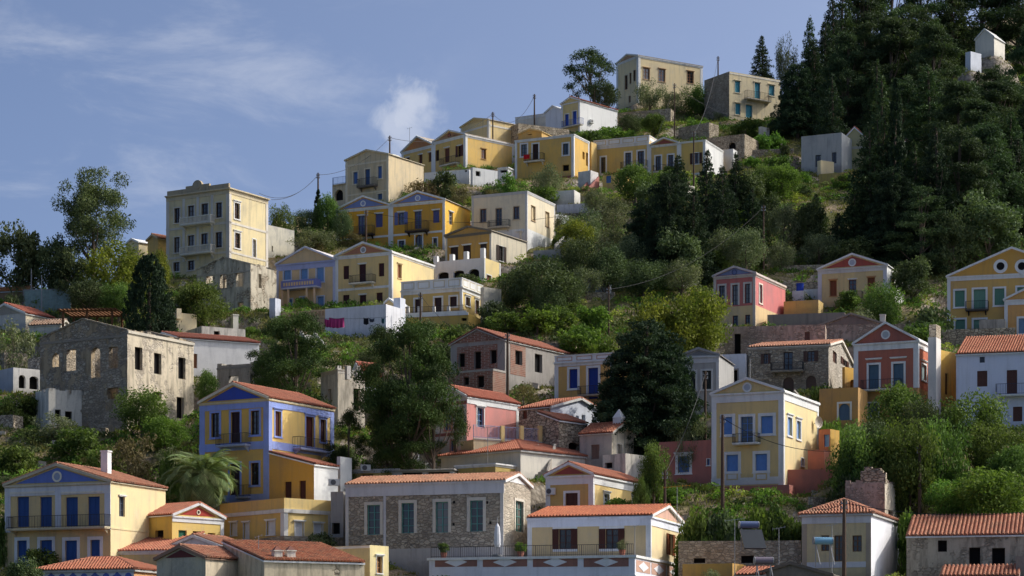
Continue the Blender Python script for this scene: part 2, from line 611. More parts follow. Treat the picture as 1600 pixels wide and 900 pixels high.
class House:
    def __init__(s, name, label, src='W', xl=0, xc=0, yc=0, yb=0, xr=None, yr=None, th=None, Y=None, W=None, D=None, dig=4.5, adj=None,
                 on=None, onR=None, wall=None, cat='house', group=None, ruin=False, thick=0.5, foot=True, zb=None):
        s.src = src
        X, Yy = s.X, s.Yy
        s.name = name
        if adj is not None:
            s.th = adj.th
            s.C = adj.C + Vector((-math.cos(s.th), math.sin(s.th), 0)) * adj.W
        elif on is not None:
            s.th = on.th
            a, _, _ = on.hit('F', X(xc), 0)
            s.C = on.C + Vector((-math.cos(s.th), math.sin(s.th), 0)) * a
        elif onR is not None:
            s.th = onR.th
            a, _, _ = onR.hit('R', X(xc), 0)
            s.C = onR.C + Vector((math.sin(s.th), math.cos(s.th), 0)) * a + Vector((0, 0, onR.He))
        else:
            Y = Y or Yp(Yy(yb))
            s.C = at(X(xc), Yy(yb), Y)
            if th is None:
                t = (HY - Yy(yc)) / F
                slope = (Yy(yr) - Yy(yc)) / (X(xr) - X(xc))
                k = slope / t
                u = (X(xc) - CX) / F
                cot = k / (1 + u * k)
                th = math.degrees(math.atan2(1, cot))
                th = min(70, max(8, th))
            s.th = math.radians(th)
        if zb is not None:
            s.C.z = zb
        s.zb = s.C.z
        ct, st = math.cos(s.th), math.sin(s.th)
        u = (X(xl) - CX) / F
        s.W = W or (s.C.x - u * s.C.y) / (u * st + ct)
        if D is not None:
            D *= K
        if xr is not None and D is None:
            u = (X(xr) - CX) / F
            D = (u * s.C.y - s.C.x) / (st - u * ct)
            if D < 2 or D > 36:
                print('HOUSE depth odd', label, round(D, 1), 'theta', round(math.degrees(s.th), 1))
            D = min(max(D, 2), 36)
        s.D = D or 8.0
        s.He = ZC + (HY - Yy(yc)) / F * s.C.y - s.zb
        s.dig = dig
        s.ruin, s.thick = ruin, thick
        s.wallm = wall
        s.ops = {'F': [], 'R': [], 'B': [], 'L': []}
        ctr = s.C + Vector((-ct, st, 0)) * (s.W / 2) + Vector((st, ct, 0)) * (s.D / 2)
        s.root = empty(name, ctr, -s.th, label, cat, group)
        if foot:
            FOOT.append((ctr.x, ctr.y, s.th, s.W, s.D, s.zb))
        s.wallmb = MB()
        s.mats = [wall]
        hw, hd = s.W / 2, s.D / 2
        s.fr = {'F': lambda a, z, o: (a, -hd - o, z), 'R': lambda a, z, o: (hw + o, a, z),
                'B': lambda a, z, o: (-a, hd + o, z), 'L': lambda a, z, o: (-hw - o, -a, z)}
        s.rng = {'F': (-hw, hw), 'R': (-hd, hd), 'B': (-hw, hw), 'L': (-hd, hd)}
        s.gF = s.gR = 0.0

    def X(s, x):
        k = CR[s.src]
        return k[0] + x / k[2]

    def Yy(s, y):
        k = CR[s.src]
        return k[1] + y / k[2]

    def hit(s, face, px, py, off=0.0):
        """photo pixel -> (distance along the wall from the front right corner, height above base, depth)"""
        ct, st = math.cos(s.th), math.sin(s.th)
        if face == 'F':
            dx, dy, nx, ny = -ct, st, -st, -ct
        else:
            dx, dy, nx, ny = st, ct, ct, -st
        x0, y0 = s.C.x + nx * off, s.C.y + ny * off
        u = (px - CX) / F
        a = (x0 - u * y0) / (u * dy - dx)
        y = y0 + a * dy
        return a, ZC + (HY - py) / F * y - s.zb, y

    def loc(s, face, x, y, off=0.0):
        a, z, _ = s.hit(face, s.X(x), s.Yy(y), off)
        return (s.W / 2 - a if face == 'F' else -s.D / 2 + a), z

    def rect(s, face, x0, y0, x1, y1, off=0.0):
        a0, _ = s.loc(face, x0, (y0 + y1) / 2, off)
        a1, _ = s.loc(face, x1, (y0 + y1) / 2, off)
        _, z1 = s.loc(face, (x0 + x1) / 2, y0, off)
        _, z0 = s.loc(face, (x0 + x1) / 2, y1, off)
        return min(a0, a1), z0, max(a0, a1), z1

    # ---- openings
    def w(s, face, rects, kind='s', col=BLUE, tw=0.0, tcol=WHITE, lint=0.0, arch=False, sill=True, rec=0.27, lcol=None):
        for r in rects:
            k = r[4] if len(r) > 4 else kind
            a0, z0, a1, z1 = s.rect(face, *r[:4])
            s.win(face, a0, z0, a1, z1, k, col, tw, tcol, lint, arch, sill, rec, lcol)
        return s

    def win(s, face, a0, z0, a1, z1, k, col=DARKW, tw=0.0, tcol=WHITE, lint=0.0, arch=False, sill=True, rec=0.27, lcol=None):
        lo, hi = s.rng[face]
        a0, a1 = max(a0, lo + .12), min(a1, hi - .12)
        if a1 - a0 < 0.15:
            return
        z0 = max(z0, 0.02)
        z1 = min(z1, s.He - 0.05)
        if z1 - z0 < .15:
            return
        fr = s.fr[face]
        if k == 'o':
            rec = 0.45
        s.ops[face].append((a0, z0, a1, z1, arch, rec))
        am = (a0 + a1) / 2
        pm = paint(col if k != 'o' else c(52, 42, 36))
        if k == 'x':
            return
        isdoor = k in ('d', 'dg')
        mb = MB()
        b = 0.07
        for q in ((a0, a0 + b, z0, z1), (a1 - b, a1, z0, z1), (a0 + b, a1 - b, z1 - b, z1), (a0 + b, a1 - b, z0, z0 + b)):
            mb.fbox(fr, *q, -rec, -rec + .09)
        if k in ('g', 'so', 'dg'):
            mb.fbox(fr, am - .04, am + .04, z0 + b, z1 - b, -rec + .005, -rec + .08)
            nh = 3 if z1 - z0 < 2.2 else 4
            for i in range(1, nh):
                z = z0 + (z1 - z0) * i / nh
                mb.fbox(fr, a0 + b, a1 - b, z - .025, z + .025, -rec + .008, -rec + .07)
        o = mb.build('door' if isdoor else 'window', pm, s.root)
        p = MB()
        p.fbox(fr, a0 + .01, a1 - .01, z0 + .01, z1 - .01, -rec - .03, -rec + .012)
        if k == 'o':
            p.build('interior_shade_board', paint(HOLE_SHADE, .95, 0), o)  # flat dark board painted in place of the unlit room
        else:
            p.build('pane', glassmat(RND.randrange(4)), o)
        if k in ('s', 'd'):
            for (l0, l1) in ((a0 + b, am - .008), (am + .008, a1 - b)):
                q = MB()
                q.fbox(fr, l0, l1, z0 + b, z1 - b, -rec + .02, -rec + .06)
                bb = min(.07, (l1 - l0) * .2)
                q.fbox(fr, l0, l0 + bb, z0 + b, z1 - b, -rec + .06, -rec + .09)
                q.fbox(fr, l1 - bb, l1, z0 + b, z1 - b, -rec + .06, -rec + .09)
                zz = [z0 + b + (z1 - z0 - 2 * b) * f_ for f_ in (0, .48, .96)]
                for z in zz:
                    q.fbox(fr, l0 + bb, l1 - bb, z, z + bb, -rec + .06, -rec + .085)
                if k == 's':
                    ns = int((z1 - z0 - .2) / .12)
                    for i in range(ns):
                        z = z0 + b + .08 + i * .12
                        q.fbox(fr, l0 + bb, l1 - bb, z, z + .07, -rec + .06, -rec + .075)
                q.build('leaf' if k == 'd' else 'shutter', pm, o)
        if k == 'so':
            wd = (a1 - a0) / 2
            t2 = tw
            for (l0, l1) in ((a0 - t2 - wd, a0 - t2), (a1 + t2, a1 + t2 + wd)):
                l0, l1 = max(l0, lo + .02), min(l1, hi - .02)
                if l1 - l0 < .1:
                    continue
                q = MB()
                q.fbox(fr, l0, l1, z0, z1, .03, .07)
                q.fbox(fr, l0, l0 + .06, z0, z1, .07, .09)
                q.fbox(fr, l1 - .06, l1, z0, z1, .07, .09)
                for i in range(int((z1 - z0) / .14)):
                    q.fbox(fr, l0 + .06, l1 - .06, z0 + i * .14, z0 + i * .14 + .08, .07, .083)
                q.build('shutter', pm, o)
        if tw > 0:
            q = MB()
            q.fbox(fr, a0 - tw, a0, z0 - (.0 if isdoor else tw * .6), z1 + tw, -.06, .045)
            q.fbox(fr, a1, a1 + tw, z0 - (.0 if isdoor else tw * .6), z1 + tw, -.06, .045)
            q.fbox(fr, a0, a1, z1, z1 + tw, -.06, .043)
            if not isdoor:
                q.fbox(fr, a0, a1, z0 - tw * .6, z0, -.06, .043)
            q.build('surround', plaster(tcol, .15), o)
        if not isdoor and sill and tw > 0:
            q = MB()
            q.fbox(fr, a0 - tw - .06, a1 + tw + .06, z0 - tw * .6 - .08, z0 - tw * .6, 0, .11)
            q.build('sill', plaster(tcol, .2), o)
        if lint > 0:
            q = MB()
            q.fbox(fr, a0 - tw - .14, a1 + tw + .14, z1 + tw + lint - .09, z1 + tw + lint, 0, .17)
            q.fbox(fr, a0 - tw - .08, a1 + tw + .08, z1 + tw + lint - .17, z1 + tw + lint - .09, 0, .1)
            q.build('lintel', plaster(lcol or tcol, .2), o)

    # ---- trim
    def band(s, faces, y=None, h=0.3, col=WHITE, proud=.05, z=None, name='string_course', src_face='F'):
        if z is None:
            _, z = s.loc('F', 0, y)
            a, z, _ = s.hit('F', CX + F * s.C.x / s.C.y, s.Yy(y))
        mb = MB()
        hw, hd = s.W / 2, s.D / 2
        if 'F' in faces:
            mb.fbox(s.fr['F'], -hw - proud, hw + (proud if 'R' in faces else 0), z - h / 2, z + h / 2, 0, proud)
        if 'R' in faces:
            mb.fbox(s.fr['R'], -hd, hd, z - h / 2, z + h / 2, 0, proud)
        mb.build(name, plaster(col, .25), s.root)
        return s

    def pil(s, w=0.45, col=WHITE, faces='FR', proud=.05, left=True, z0=None, back=True, z1=None):
        hw, hd = s.W / 2, s.D / 2
        z0 = -s.dig * .3 if z0 is None else z0 * K
        z1 = s.He - .02 if z1 is None else z1
        pm = plaster(col, .25)
        if 'F' in faces:
            mb = MB()
            mb.fbox(s.fr['F'], hw - w, hw + (proud if 'R' in faces else 0), z0, z1, 0, proud + .003)
            if 'R' in faces:
                mb.fbox(s.fr['R'], -hd, -hd + w * .8, z0, z1, 0, proud)
            mb.build('pilaster', pm, s.root)
            if left:
                mb = MB()
                mb.fbox(s.fr['F'], -hw - .003, -hw + w, z0, z1, 0, proud + .003)
                mb.build('pilaster', pm, s.root)
        if 'R' in faces and back:
            mb = MB()
            mb.fbox(s.fr['R'], hd - w, hd + .003, z0, z1, 0, proud)
            mb.build('pilaster', pm, s.root)
        return s

    def cornice(s, faces='FR', h=0.45, col=WHITE, cap=0.22, proud=.06, capcol=None):
        mb = MB()
        hw, hd = s.W / 2, s.D / 2
        pm = [plaster(col, .25), plaster(capcol or col, .3)]
        He = s.He
        if 'F' in faces:
            e = proud if 'R' in faces else 0
            mb.fbox(s.fr['F'], -hw - .004, hw + e, He - h, He - .12, 0, proud + .004)
            e = cap if 'R' in faces else .05
            mb.fbox(s.fr['F'], -hw - .05, hw + e, He - .12, He + .03, 0, cap, 1)
            mb.fbox(s.fr['F'], -hw - .03, hw + e * .5, He - .2, He - .12, 0, cap * .55, 1)
        if 'R' in faces:
            mb.fbox(s.fr['R'], -hd, hd, He - h, He - .12, 0, proud)
            mb.fbox(s.fr['R'], -hd, hd + .03, He - .12, He + .03, 0, cap, 1)
            mb.fbox(s.fr['R'], -hd, hd + .02, He - .2, He - .12, 0, cap * .55, 1)
        mb.build('cornice', pm, s.root)
        return s

    def peak(s, face, y):
        if face == 'F':
            a = s.W / 2
            yy = s.C.y + math.sin(s.th) * a
        else:
            a = s.D / 2
            yy = s.C.y + math.cos(s.th) * a
        return max(.5, ZC + (HY - s.Yy(y)) / F * yy - s.zb - s.He - .28)

    def gable(s, face, pk, tile=TILE_R, tym=None, rake=WHITE, oculus=None, over=.18, rh=None, slab=None, nofront=False, cw=.3, inset=.16, wings=None):
        """pitched roof with its gable on the given face; tym = tympanum colour"""
        g = s.peak(face, pk) if rh is None else rh
        hw, hd = s.W / 2, s.D / 2
        if face == 'F':
            s.gF = g
            half, faces = hw, ('F', 'B')
        else:
            s.gR = g
            half, faces = hd, ('R', 'L')
        He = s.He
        fr = s.fr[face]
        # raking cornices
        if rake is not None:
            mb = MB()
            for sg in (-1, 1):
                t = .26
                p = [(sg * (half + .12), He - .04), (0, He + g - .02), (0, He + g - .02 + t), (sg * (half + .12), He - .04 + t * .95)]
                cs = [fr(a, z, .0) for a, z in p] + [fr(a, z, .26) for a, z in p]
                mb.hexa((cs[0], cs[1], cs[5], cs[4], cs[3], cs[2], cs[6], cs[7]))
            mb.build('raking_cornice', plaster(rake, .25), s.root)
        if tym is not None:
            mb = MB()
            al = math.atan2(g, half)
            zb_ = He + .1 + inset * .5
            top = He + g - inset / math.cos(al)
            if top > zb_ + .1:
                hb = half * (1 - (zb_ - He) / g) - inset / math.sin(al)
                if hb > .2:
                    tri = [(-hb, zb_), (hb, zb_), (0, top)]
                    mb.face([fr(a, z, .035) for a, z in tri])
                    for q in range(3):
                        a, b_ = tri[q], tri[(q + 1) % 3]
                        mb.face([fr(*a, 0), fr(*b_, 0), fr(*b_, .035), fr(*a, .035)])
                    mb.build('tympanum', plaster(tym, .2), s.root)
        if oculus:
            rad, c1, c2 = oculus
            z = He + g * .42
            mb = MB()
            n = 20
            for k in range(n):
                a0, a1 = 2 * math.pi * k / n, 2 * math.pi * (k + 1) / n
                pts = []
                for o_ in (.0, .09):
                    for an, rr in ((a0, rad), (a1, rad), (a1, rad * .68), (a0, rad * .68)):
                        pts.append(fr(rr * math.cos(an), z + rr * math.sin(an), o_))
                mb.hexa(pts)
            ob = mb.build('oculus', plaster(c1, .1), s.root)
            mb = MB()
            mb.disc(fr, 0, z, rad * .68, 0, .05, 16)
            mb.build('oculus_panel', paint(c2), ob)
        s.gable_face = face
        # roof
        ov = over
        e0, e1 = (-hd - .24, hd + .1) if face == 'F' else (-hw - .1, hw + .24)
        sl = g / half
        mb = MB()
        zz = He + .2
        lip = .18

        def pt(a, z, l):        # a across the gable, l along the ridge
            return (a, l, z) if face == 'F' else (l, a, z)
        ridge = (pt(0, zz + g, e0), pt(0, zz + g, e1))
        if slab is None:
            for sg in (-1, 1):
                ea = sg * (half + lip)
                ez = zz - sl * lip
                A_, B_ = pt(ea, ez, e0), pt(ea, ez, e1)
                tile_slope(mb, A_, B_, ridge[1], ridge[0], cw=cw)
            tm = tilemat(*tile)
            rf = MB()
            for sg in (-1, 1):
                ea = sg * (half + lip - .02)
                ez = zz - sl * lip - .06
                cs = [pt(ea, ez - .1, e0 + .02), pt(ea, ez - .1, e1 - .02), pt(0, zz + g - .16, e1 - .02), pt(0, zz + g - .16, e0 + .02)]
                cs2 = [(x, y_, z + .09) for x, y_, z in cs]
                rf.hexa(cs + cs2)
            ro = rf.build('roof', plaster(rake or GREYW, .3), s.root)
            mb.build('roof_tiles', tm, ro, 'stuff', True)
            mb = MB()
            ridge_tiles(mb, *ridge)
            mb.build('ridge_tiles', tm, ro, 'stuff', True)
        else:
            for sg in (-1, 1):
                ea = sg * (half + lip)
                ez = zz - sl * lip
                cs = [pt(ea, ez - .1, e0), pt(ea, ez - .1, e1), pt(0, zz + g - .1, e1), pt(0, zz + g - .1, e0)]
                cs2 = [(x, y_, z + .1) for x, y_, z in cs]
                mb.hexa(cs + cs2)
            mb.build('roof', plaster(slab, .3), s.root)
        return s

    def hip(s, yk=None, rh=None, tile=TILE_R, over=.25, cw=.28):
        g = rh if rh else s.peak('F', yk)
        hw, hd = s.W / 2 + over, s.D / 2 + over
        z = s.He + .05
        if s.W > s.D:
            r = hw - hd
            p, q = Vector((-r, 0, z + g)), Vector((r, 0, z + g))
        else:
            r = hd - hw
            p, q = Vector((0, -r, z + g)), Vector((0, r, z + g))
        A_, B_, C_, D_ = (-hw, -hd, z), (hw, -hd, z), (hw, hd, z), (-hw, hd, z)
        mb = MB()
        if s.W > s.D:
            sl = ((A_, B_, q, p), (B_, C_, q, q), (C_, D_, p, q), (D_, A_, p, p))
        else:
            sl = ((A_, B_, p, p), (B_, C_, q, p), (C_, D_, q, q), (D_, A_, p, q))
        for x in sl:
            tile_slope(mb, *x, cw=cw)
        rf = MB()
        rf.box(-hw + .03, hw - .03, -hd + .03, hd - .03, z - .22, z - .02)
        ro = rf.build('roof', plaster(GREYW, .3), s.root)
        tm = tilemat(*tile)
        mb.build('roof_tiles', tm, ro, 'stuff', True)
        mb = MB()
        for (a, b_) in ((A_, p), (B_, q if s.W > s.D else p), (C_, q), (D_, p if s.W > s.D else q), (p, q)):
            if (Vector(a) - Vector(b_)).length > .3:
                ridge_tiles(mb, a, b_)
        mb.build('ridge_tiles', tm, ro, 'stuff', True)
        s.hipped = True
        return s

    def mono(s, zl, zr, tile=TILE_R, over=.15):
        """single pitch along the facade, from height zl (left) to zr (right) above base"""
        hw, hd = s.W / 2, s.D / 2
        s.monoz = (zl, zr)
        ang = (zl - zr) / s.W
        mb = MB()
        A_ = (hw + over, -hd - over, zr - ang * over + .08)
        B_ = (hw + over, hd, zr - ang * over + .08)
        C_ = (-hw, hd, zl + .08)
        D_ = (-hw, -hd - over, zl + .08)
        tile_slope(mb, A_, B_, C_, D_)
        ro = MB()
        lo = [(x, y, z - .2) for x, y, z in (A_, B_, C_, D_)]
        hi = [(x, y, z - .06) for x, y, z in (A_, B_, C_, D_)]
        ro.hexa(lo + hi)
        r = ro.build('roof', plaster(WHITE, .3), s.root)
        mb.build('roof_tiles', tilemat(*tile), r, 'stuff', True)
        return s

    def monoF(s, zf, zk, tile=TILE_R, over=.2, cw=.28):
        """single pitch falling to the front: zf at the front wall, zk at the back"""
        hw, hd = s.W / 2, s.D / 2
        mb = MB()
        sl = (zk - zf) / s.D
        A_, B_ = (-hw - .05, -hd - over, zf - sl * over + .08), (hw + .05, -hd - over, zf - sl * over + .08)
        C_, D_ = (hw + .05, hd, zk + .08), (-hw - .05, hd, zk + .08)
        tile_slope(mb, A_, B_, C_, D_, cw=cw)
        ro = MB()
        lo = [(x, y, z - .2) for x, y, z in (A_, B_, C_, D_)]
        hi = [(x, y, z - .06) for x, y, z in (A_, B_, C_, D_)]
        ro.hexa(lo + hi)
        r = ro.build('roof', plaster(WHITE, .3), s.root)
        mb.build('roof_tiles', tilemat(*tile), r, 'stuff', True)
        s.monof = (zf, zk)
        return s

    def parapet(s, h=.5, col=WHITE, faces='FR', th=.25, posts=0, inset_col=None):
        """parapet wall on top of a flat roof (with framed panels when inset_col is set)"""
        hw, hd = s.W / 2, s.D / 2
        pm = plaster(col, .3)
        mb = MB()
        mb.fbox(s.fr['F'], -hw, hw, s.He + .03, s.He + h, -th, 0.0)
        mb.fbox(s.fr['R'], -hd + th, hd, s.He + .03, s.He + h, -th, 0.0)
        mb.fbox(s.fr['F'], -hw - .06, hw + .06, s.He + h, s.He + h + .09, -th - .05, .06)
        mb.fbox(s.fr['R'], -hd + th + .05, hd, s.He + h, s.He + h + .09, -th - .05, .06)
        p = mb.build('parapet', pm, s.root)
        if posts:
            for face, hl in (('F', hw), ('R', hd)):
                n = posts if face == 'F' else max(1, int(posts * hd / hw))
                for k in range(n):
                    a0 = -hl + 2 * hl * k / n + .25
                    a1 = -hl + 2 * hl * (k + 1) / n - .25
                    if a1 - a0 < .3:
                        continue
                    q = MB()
                    fr = s.fr[face]
                    z0, z1 = s.He + .14, s.He + h - .1
                    q.fbox(fr, a0, a1, z0, z1, 0, .025, 0)
                    q.fbox(fr, a0 + .1, a1 - .1, z0 + .08, z1 - .08, .025, .035, 1)
                    q.build('parapet_panel', [plaster(inset_col or col, .2), plaster(col, .2)], p)
        return s

    def balcony(s, face, x0, x1, ytop, yslab, dep=.95, col=WHITE, rail=IRON, brackets=True, solid=None, barcol=None, th=.16, bars=True):
        a0, z0, a1, z1 = s.rect(face, x0, ytop, x1, yslab, dep)
        lo, hi = s.rng[face]
        a0 = max(a0, lo - 1.0)
        a1 = min(a1, hi + 1.0)
        fr = s.fr[face]
        mb = MB()
        mb.fbox(fr, a0, a1, z0, z0 + th, -.02, dep)
        mb.fbox(fr, a0 - .04, a1 + .04, z0 + th * .55, z0 + th + .03, -.02, dep + .05)
        b = mb.build('balcony', plaster(col, .35), s.root)
        if brackets:
            for a in (a0 + .3, a1 - .3):
                q = MB()
                q.hexa((fr(a - .07, z0 - .5, .0), fr(a + .07, z0 - .5, .0), fr(a + .07, z0 - .42, .1), fr(a - .07, z0 - .42, .1),
                        fr(a - .07, z0, 0), fr(a + .07, z0, 0), fr(a + .07, z0, dep * .75), fr(a - .07, z0, dep * .75)))
                q.build('bracket', paint(rail if brackets == 'iron' else col), b)
        q = MB()
        zt = z0 + th + .03
        h = max(.7, z1 - zt)
        zt2 = zt + h
        r = .024
        if solid is None:
            for (p1, p2) in (((a0, dep), (a1, dep)), ((a0, 0), (a0, dep)), ((a1, 0), (a1, dep))):
                P1, P2 = Vector((*p1, 0)), Vector((*p2, 0))
                L = (P2 - P1).length
                for z in (zt2, zt + .1):
                    q.bar(fr(p1[0], z, p1[1]), fr(p2[0], z, p2[1]), r * 1.2)
                n = max(2, int(L / .16))
                for k in range(n + 1):
                    pp = P1.lerp(P2, k / n)
                    q.bar(fr(pp.x, zt, pp.y), fr(pp.x, zt2, pp.y), r * (.62 if k % 6 else 1.0))
            q.build('railing', paint(rail, .4, .1), b)
        else:
            q.fbox(fr, a0, a1, zt2 - .12, zt2, dep - .14, dep + .02)
            q.fbox(fr, a0, a1, zt, zt + .1, dep - .14, dep + .01)
            n = max(3, int((a1 - a0) / .22))
            for k in range(n + 1):
                a = a0 + .05 + (a1 - a0 - .1) * k / n
                big = k in (0, n)
                ww = .1 if big else .045
                q.fbox(fr, a - ww, a + ww, zt + .1, zt2 - .12, dep - .06 - ww, dep - .06 + ww)
            for a in (a0, a1):
                q.fbox(fr, a - .05, a + .05, zt2 - .12, zt2, 0, dep - .14)
                for k in range(4):
                    o_ = .1 + k * .2
                    q.fbox(fr, a - .04, a + .04, zt, zt2 - .12, o_ - .04, o_ + .04)
            q.build('balustrade', plaster(solid, .3), b)
        return s

    def chimney(s, px, ytop, ybot, wpx, off=-2.0, col=WHITE, cap=True, name='chimney'):
        a, z0 = s.loc('F', px, ybot, off)
        _, z1 = s.loc('F', px, ytop, off)
        w = wpx / CR[s.src][2] / F * s.C.y / 2
        fr = s.fr['F']
        mb = MB()
        mb.fbox(fr, a - w, a + w, z0 - .6, z1 - .12, off - w, off + w)
        if cap:
            mb.fbox(fr, a - w - .06, a + w + .06, z1 - .12, z1, off - w - .06, off + w + .06)
        mb.build(name, plaster(col, .4), s.root)
        return s

    # ---- walls
    def done(s, base=None, base_h=0.0, wallR=None, upper=None):
        W_, D_, He = s.W, s.D, s.He
        base_h *= K
        mats = [s.wallm, wallR or s.wallm, base or s.wallm]  # wallR is often a brighter front colour, with sunlight painted in
        mb = MB()
        zl, zr = getattr(s, 'monoz', (He, He))
        for face in 'FRBL':
            lo, hi = s.rng[face]
            fr = s.fr[face]
            ops = s.ops[face]
            mi = 1 if face == 'R' and wallR else 0
            top = He
            if hasattr(s, 'monoz'):
                top = {'F': zr, 'R': zr, 'B': zr, 'L': zl}[face]
            if hasattr(s, 'monof'):
                top = {'F': s.monof[0], 'R': s.monof[0], 'L': s.monof[0], 'B': s.monof[1]}[face]
            offs = (0.0,) if not s.ruin else (0.0, -s.thick)
            for off in offs:
                l2, h2 = (lo, hi) if off == 0 else (lo + s.thick, hi - s.thick)
                xs = sorted({l2, h2} | {min(max(v, l2), h2) for o in ops for v in (o[0], o[2])})
                zs = sorted({-s.dig, top} | {v for o in ops for v in (o[1], o[3]) if v < top} | ({base_h} if base else set()))
                for i in range(len(xs) - 1):
                    for j in range(len(zs) - 1):
                        ax, az = (xs[i] + xs[i + 1]) / 2, (zs[j] + zs[j + 1]) / 2
                        if any(o[0] < ax < o[2] and o[1] < az < o[3] for o in ops):
                            continue
                        mm = 2 if base and az < base_h else mi
                        mb.face((fr(xs[i], zs[j], off), fr(xs[i + 1], zs[j], off), fr(xs[i + 1], zs[j + 1], off), fr(xs[i], zs[j + 1], off)), mm)
            for o in ops:
                a0, z0, a1, z1, arch, rec = o
                d = s.thick if s.ruin else rec
                for (p, q) in (((a0, z0), (a1, z0)), ((a1, z0), (a1, z1)), ((a1, z1), (a0, z1)), ((a0, z1), (a0, z0))):
                    mb.face((fr(*p, 0), fr(*q, 0), fr(*q, -d), fr(*p, -d)), mi)
                if arch:
                    r = (a1 - a0) / 2
                    am = (a0 + a1) / 2
                    rz = min(r, (z1 - z0) * .5) if arch is True else (z1 - z0) * arch
                    for sg in (-1, 1):
                        prev = None
                        for k in range(9):
                            an = math.pi / 2 * k / 8
                            p = (am + sg * r * math.cos(an), z1 - rz + rz * math.sin(an))
                            if prev:
                                for oo in ((0.0,) if not s.ruin else (0.0, -d)):
                                    mb.face((fr(am + sg * r, z1, oo), fr(*prev, oo), fr(*p, oo)), mi)
                                mb.face((fr(*prev, 0), fr(*p, 0), fr(*p, -d), fr(*prev, -d)), mi)
                            prev = p
        hw, hd = W_ / 2, D_ / 2
        if s.gF:
            for face in 'FB':
                fr = s.fr[face]
                for off in ((0.0,) if not s.ruin else (0.0, -s.thick)):
                    mb.face((fr(-hw, He, off), fr(hw, He, off), fr(0, He + s.gF, off)))
        if s.gR:
            for face in 'RL':
                fr = s.fr[face]
                mb.face((fr(-hd, He, 0), fr(hd, He, 0), fr(0, He + s.gR, 0)), 1 if wallR and face == 'R' else 0)
        if hasattr(s, 'monoz'):
            for face, sg in (('F', 1), ('B', -1)):
                fr = s.fr[face]
                mb.face((fr(-hw * sg, zr, 0), fr(hw * sg, zr, 0), fr(-hw * sg, zl, 0)))
        elif hasattr(s, 'monof'):
            zf, zk = s.monof
            mb.face((s.fr['R'](-hd, zf, 0), s.fr['R'](hd, zf, 0), s.fr['R'](hd, zk, 0)))
            mb.face((s.fr['L'](hd, zf, 0), s.fr['L'](-hd, zf, 0), s.fr['L'](-hd, zk, 0)))
        if s.ruin:
            t = s.thick
            for (x0, x1, y0, y1) in ((-hw, hw, -hd, -hd + t), (-hw, hw, hd - t, hd), (-hw, -hw + t, -hd + t, hd - t), (hw - t, hw, -hd + t, hd - t)):
                mb.face(((x0, y0, He), (x1, y0, He), (x1, y1, He), (x0, y1, He)))
            # crumbling wall tops
            rr = random.Random(int(W_ * 1000))
            for face in 'FRBL':
                lo, hi = s.rng[face]
                if s.gF and face in 'FB':
                    continue
                a = lo
                while a < hi - .2:
                    w_ = rr.uniform(.25, .8)
                    h = rr.uniform(-.1, .32)
                    if h > .05:
                        mb.fbox(s.fr[face], a, min(a + w_, hi - .02), He, He + h, -t + .03, -.02)
                    a += w_
            if s.gF:
                for sg in (-1, 1):
                    for face in 'FB':
                        p = [(sg * hw, He), (0, He + s.gF), (0, He + s.gF + .15), (sg * (hw + .1), He + .15)]
                        fr = s.fr[face]
                        mb.hexa([fr(a, z, -t) for a, z in p] + [fr(a, z, .12) for a, z in p])
        elif not (s.gF or s.gR or hasattr(s, 'monoz') or hasattr(s, 'monof')):
            mb.face(((-hw, -hd, He), (hw, -hd, He), (hw, hd, He), (-hw, hd, He)))
        mb.build('wall', mats, s.root)
        return s
# ------------------------------------------------------------------ the houses, from the ridge down to the shore
YEL = c(226, 196, 128)
PALE = c(230, 210, 160)
OCH = c(216, 172, 92)
MUST = c(216, 160, 44)
CREAM = c(228, 214, 182)
PEACH = c(226, 178, 128)
PINK = c(214, 134, 126)
BRED = c(168, 88, 70)
OFFW = c(222, 216, 200)
RUINP = stone(**ROCK, scale=2.4, patch=c(204, 194, 172), cover=.62)
RUINW = stone(**ROCK, scale=2.4, patch=c(216, 210, 196), cover=.75)
RUING = stone(**GREYROCK, scale=2.4, patch=c(168, 162, 150), cover=.8)
RUBBLE = stone(**ROCK, scale=2.0)
GREYST = stone(**GREYROCK, scale=2.2)
RUINPK = stone(c(148, 126, 112), c(188, 170, 154), c(140, 128, 116), 2.4, .08, c(182, 162, 148), .5)
H = House
BR = BROWN

# --- ridge
h = H('house', 'large cream house with white corner strips crowning the top of the ridge', 'D', xl=478, xc=592, yc=124, yb=372, xr=926, yr=160, wall=plaster(c(226, 206, 160), .2), th=58)
h.w('R', [(617, 188, 650, 246), (697, 194, 731, 258), (846, 206, 879, 266)], 'g', c(140, 92, 62), lint=.12, tw=.08, tcol=c(200, 165, 125))
h.w('F', [(520, 225, 536, 300), (545, 212, 556, 270), (565, 198, 578, 256), (541, 332, 552, 368)], 'g', BR, tw=.1, tcol=CREAM)
h.pil(.55, WHITE).gable('F', 112, slab=SLAB, tile=TILE_O, tym=c(190, 150, 120), rake=WHITE).cornice('FR', .35, WHITE, .15).done()

h = H('house', 'cream house with turquoise shutters and a stone side wall on the ridge', 'D', xl=935, xc=1065, yc=205, yb=462, xr=1330, yr=240, th=58, wall=GREYST)
h.w('R', [(1094, 256, 1122, 315), (1271, 277, 1300, 332), (1096, 372, 1123, 430)], 's', TEAL, tw=.1, tcol=CREAM, lint=.1)
h.w('R', [(1197, 265, 1225, 346), (1150, 380, 1185, 446)], 'd', TEAL, tw=.1, tcol=CREAM, lint=.1)
h.balcony('R', 1160, 1285, 312, 356, .9, c(190, 184, 170)).band('R', y=214, h=.2, col=OFFW, name='wall_cap', z=None)
h.done(wallR=plaster(c(216, 200, 160), .5))

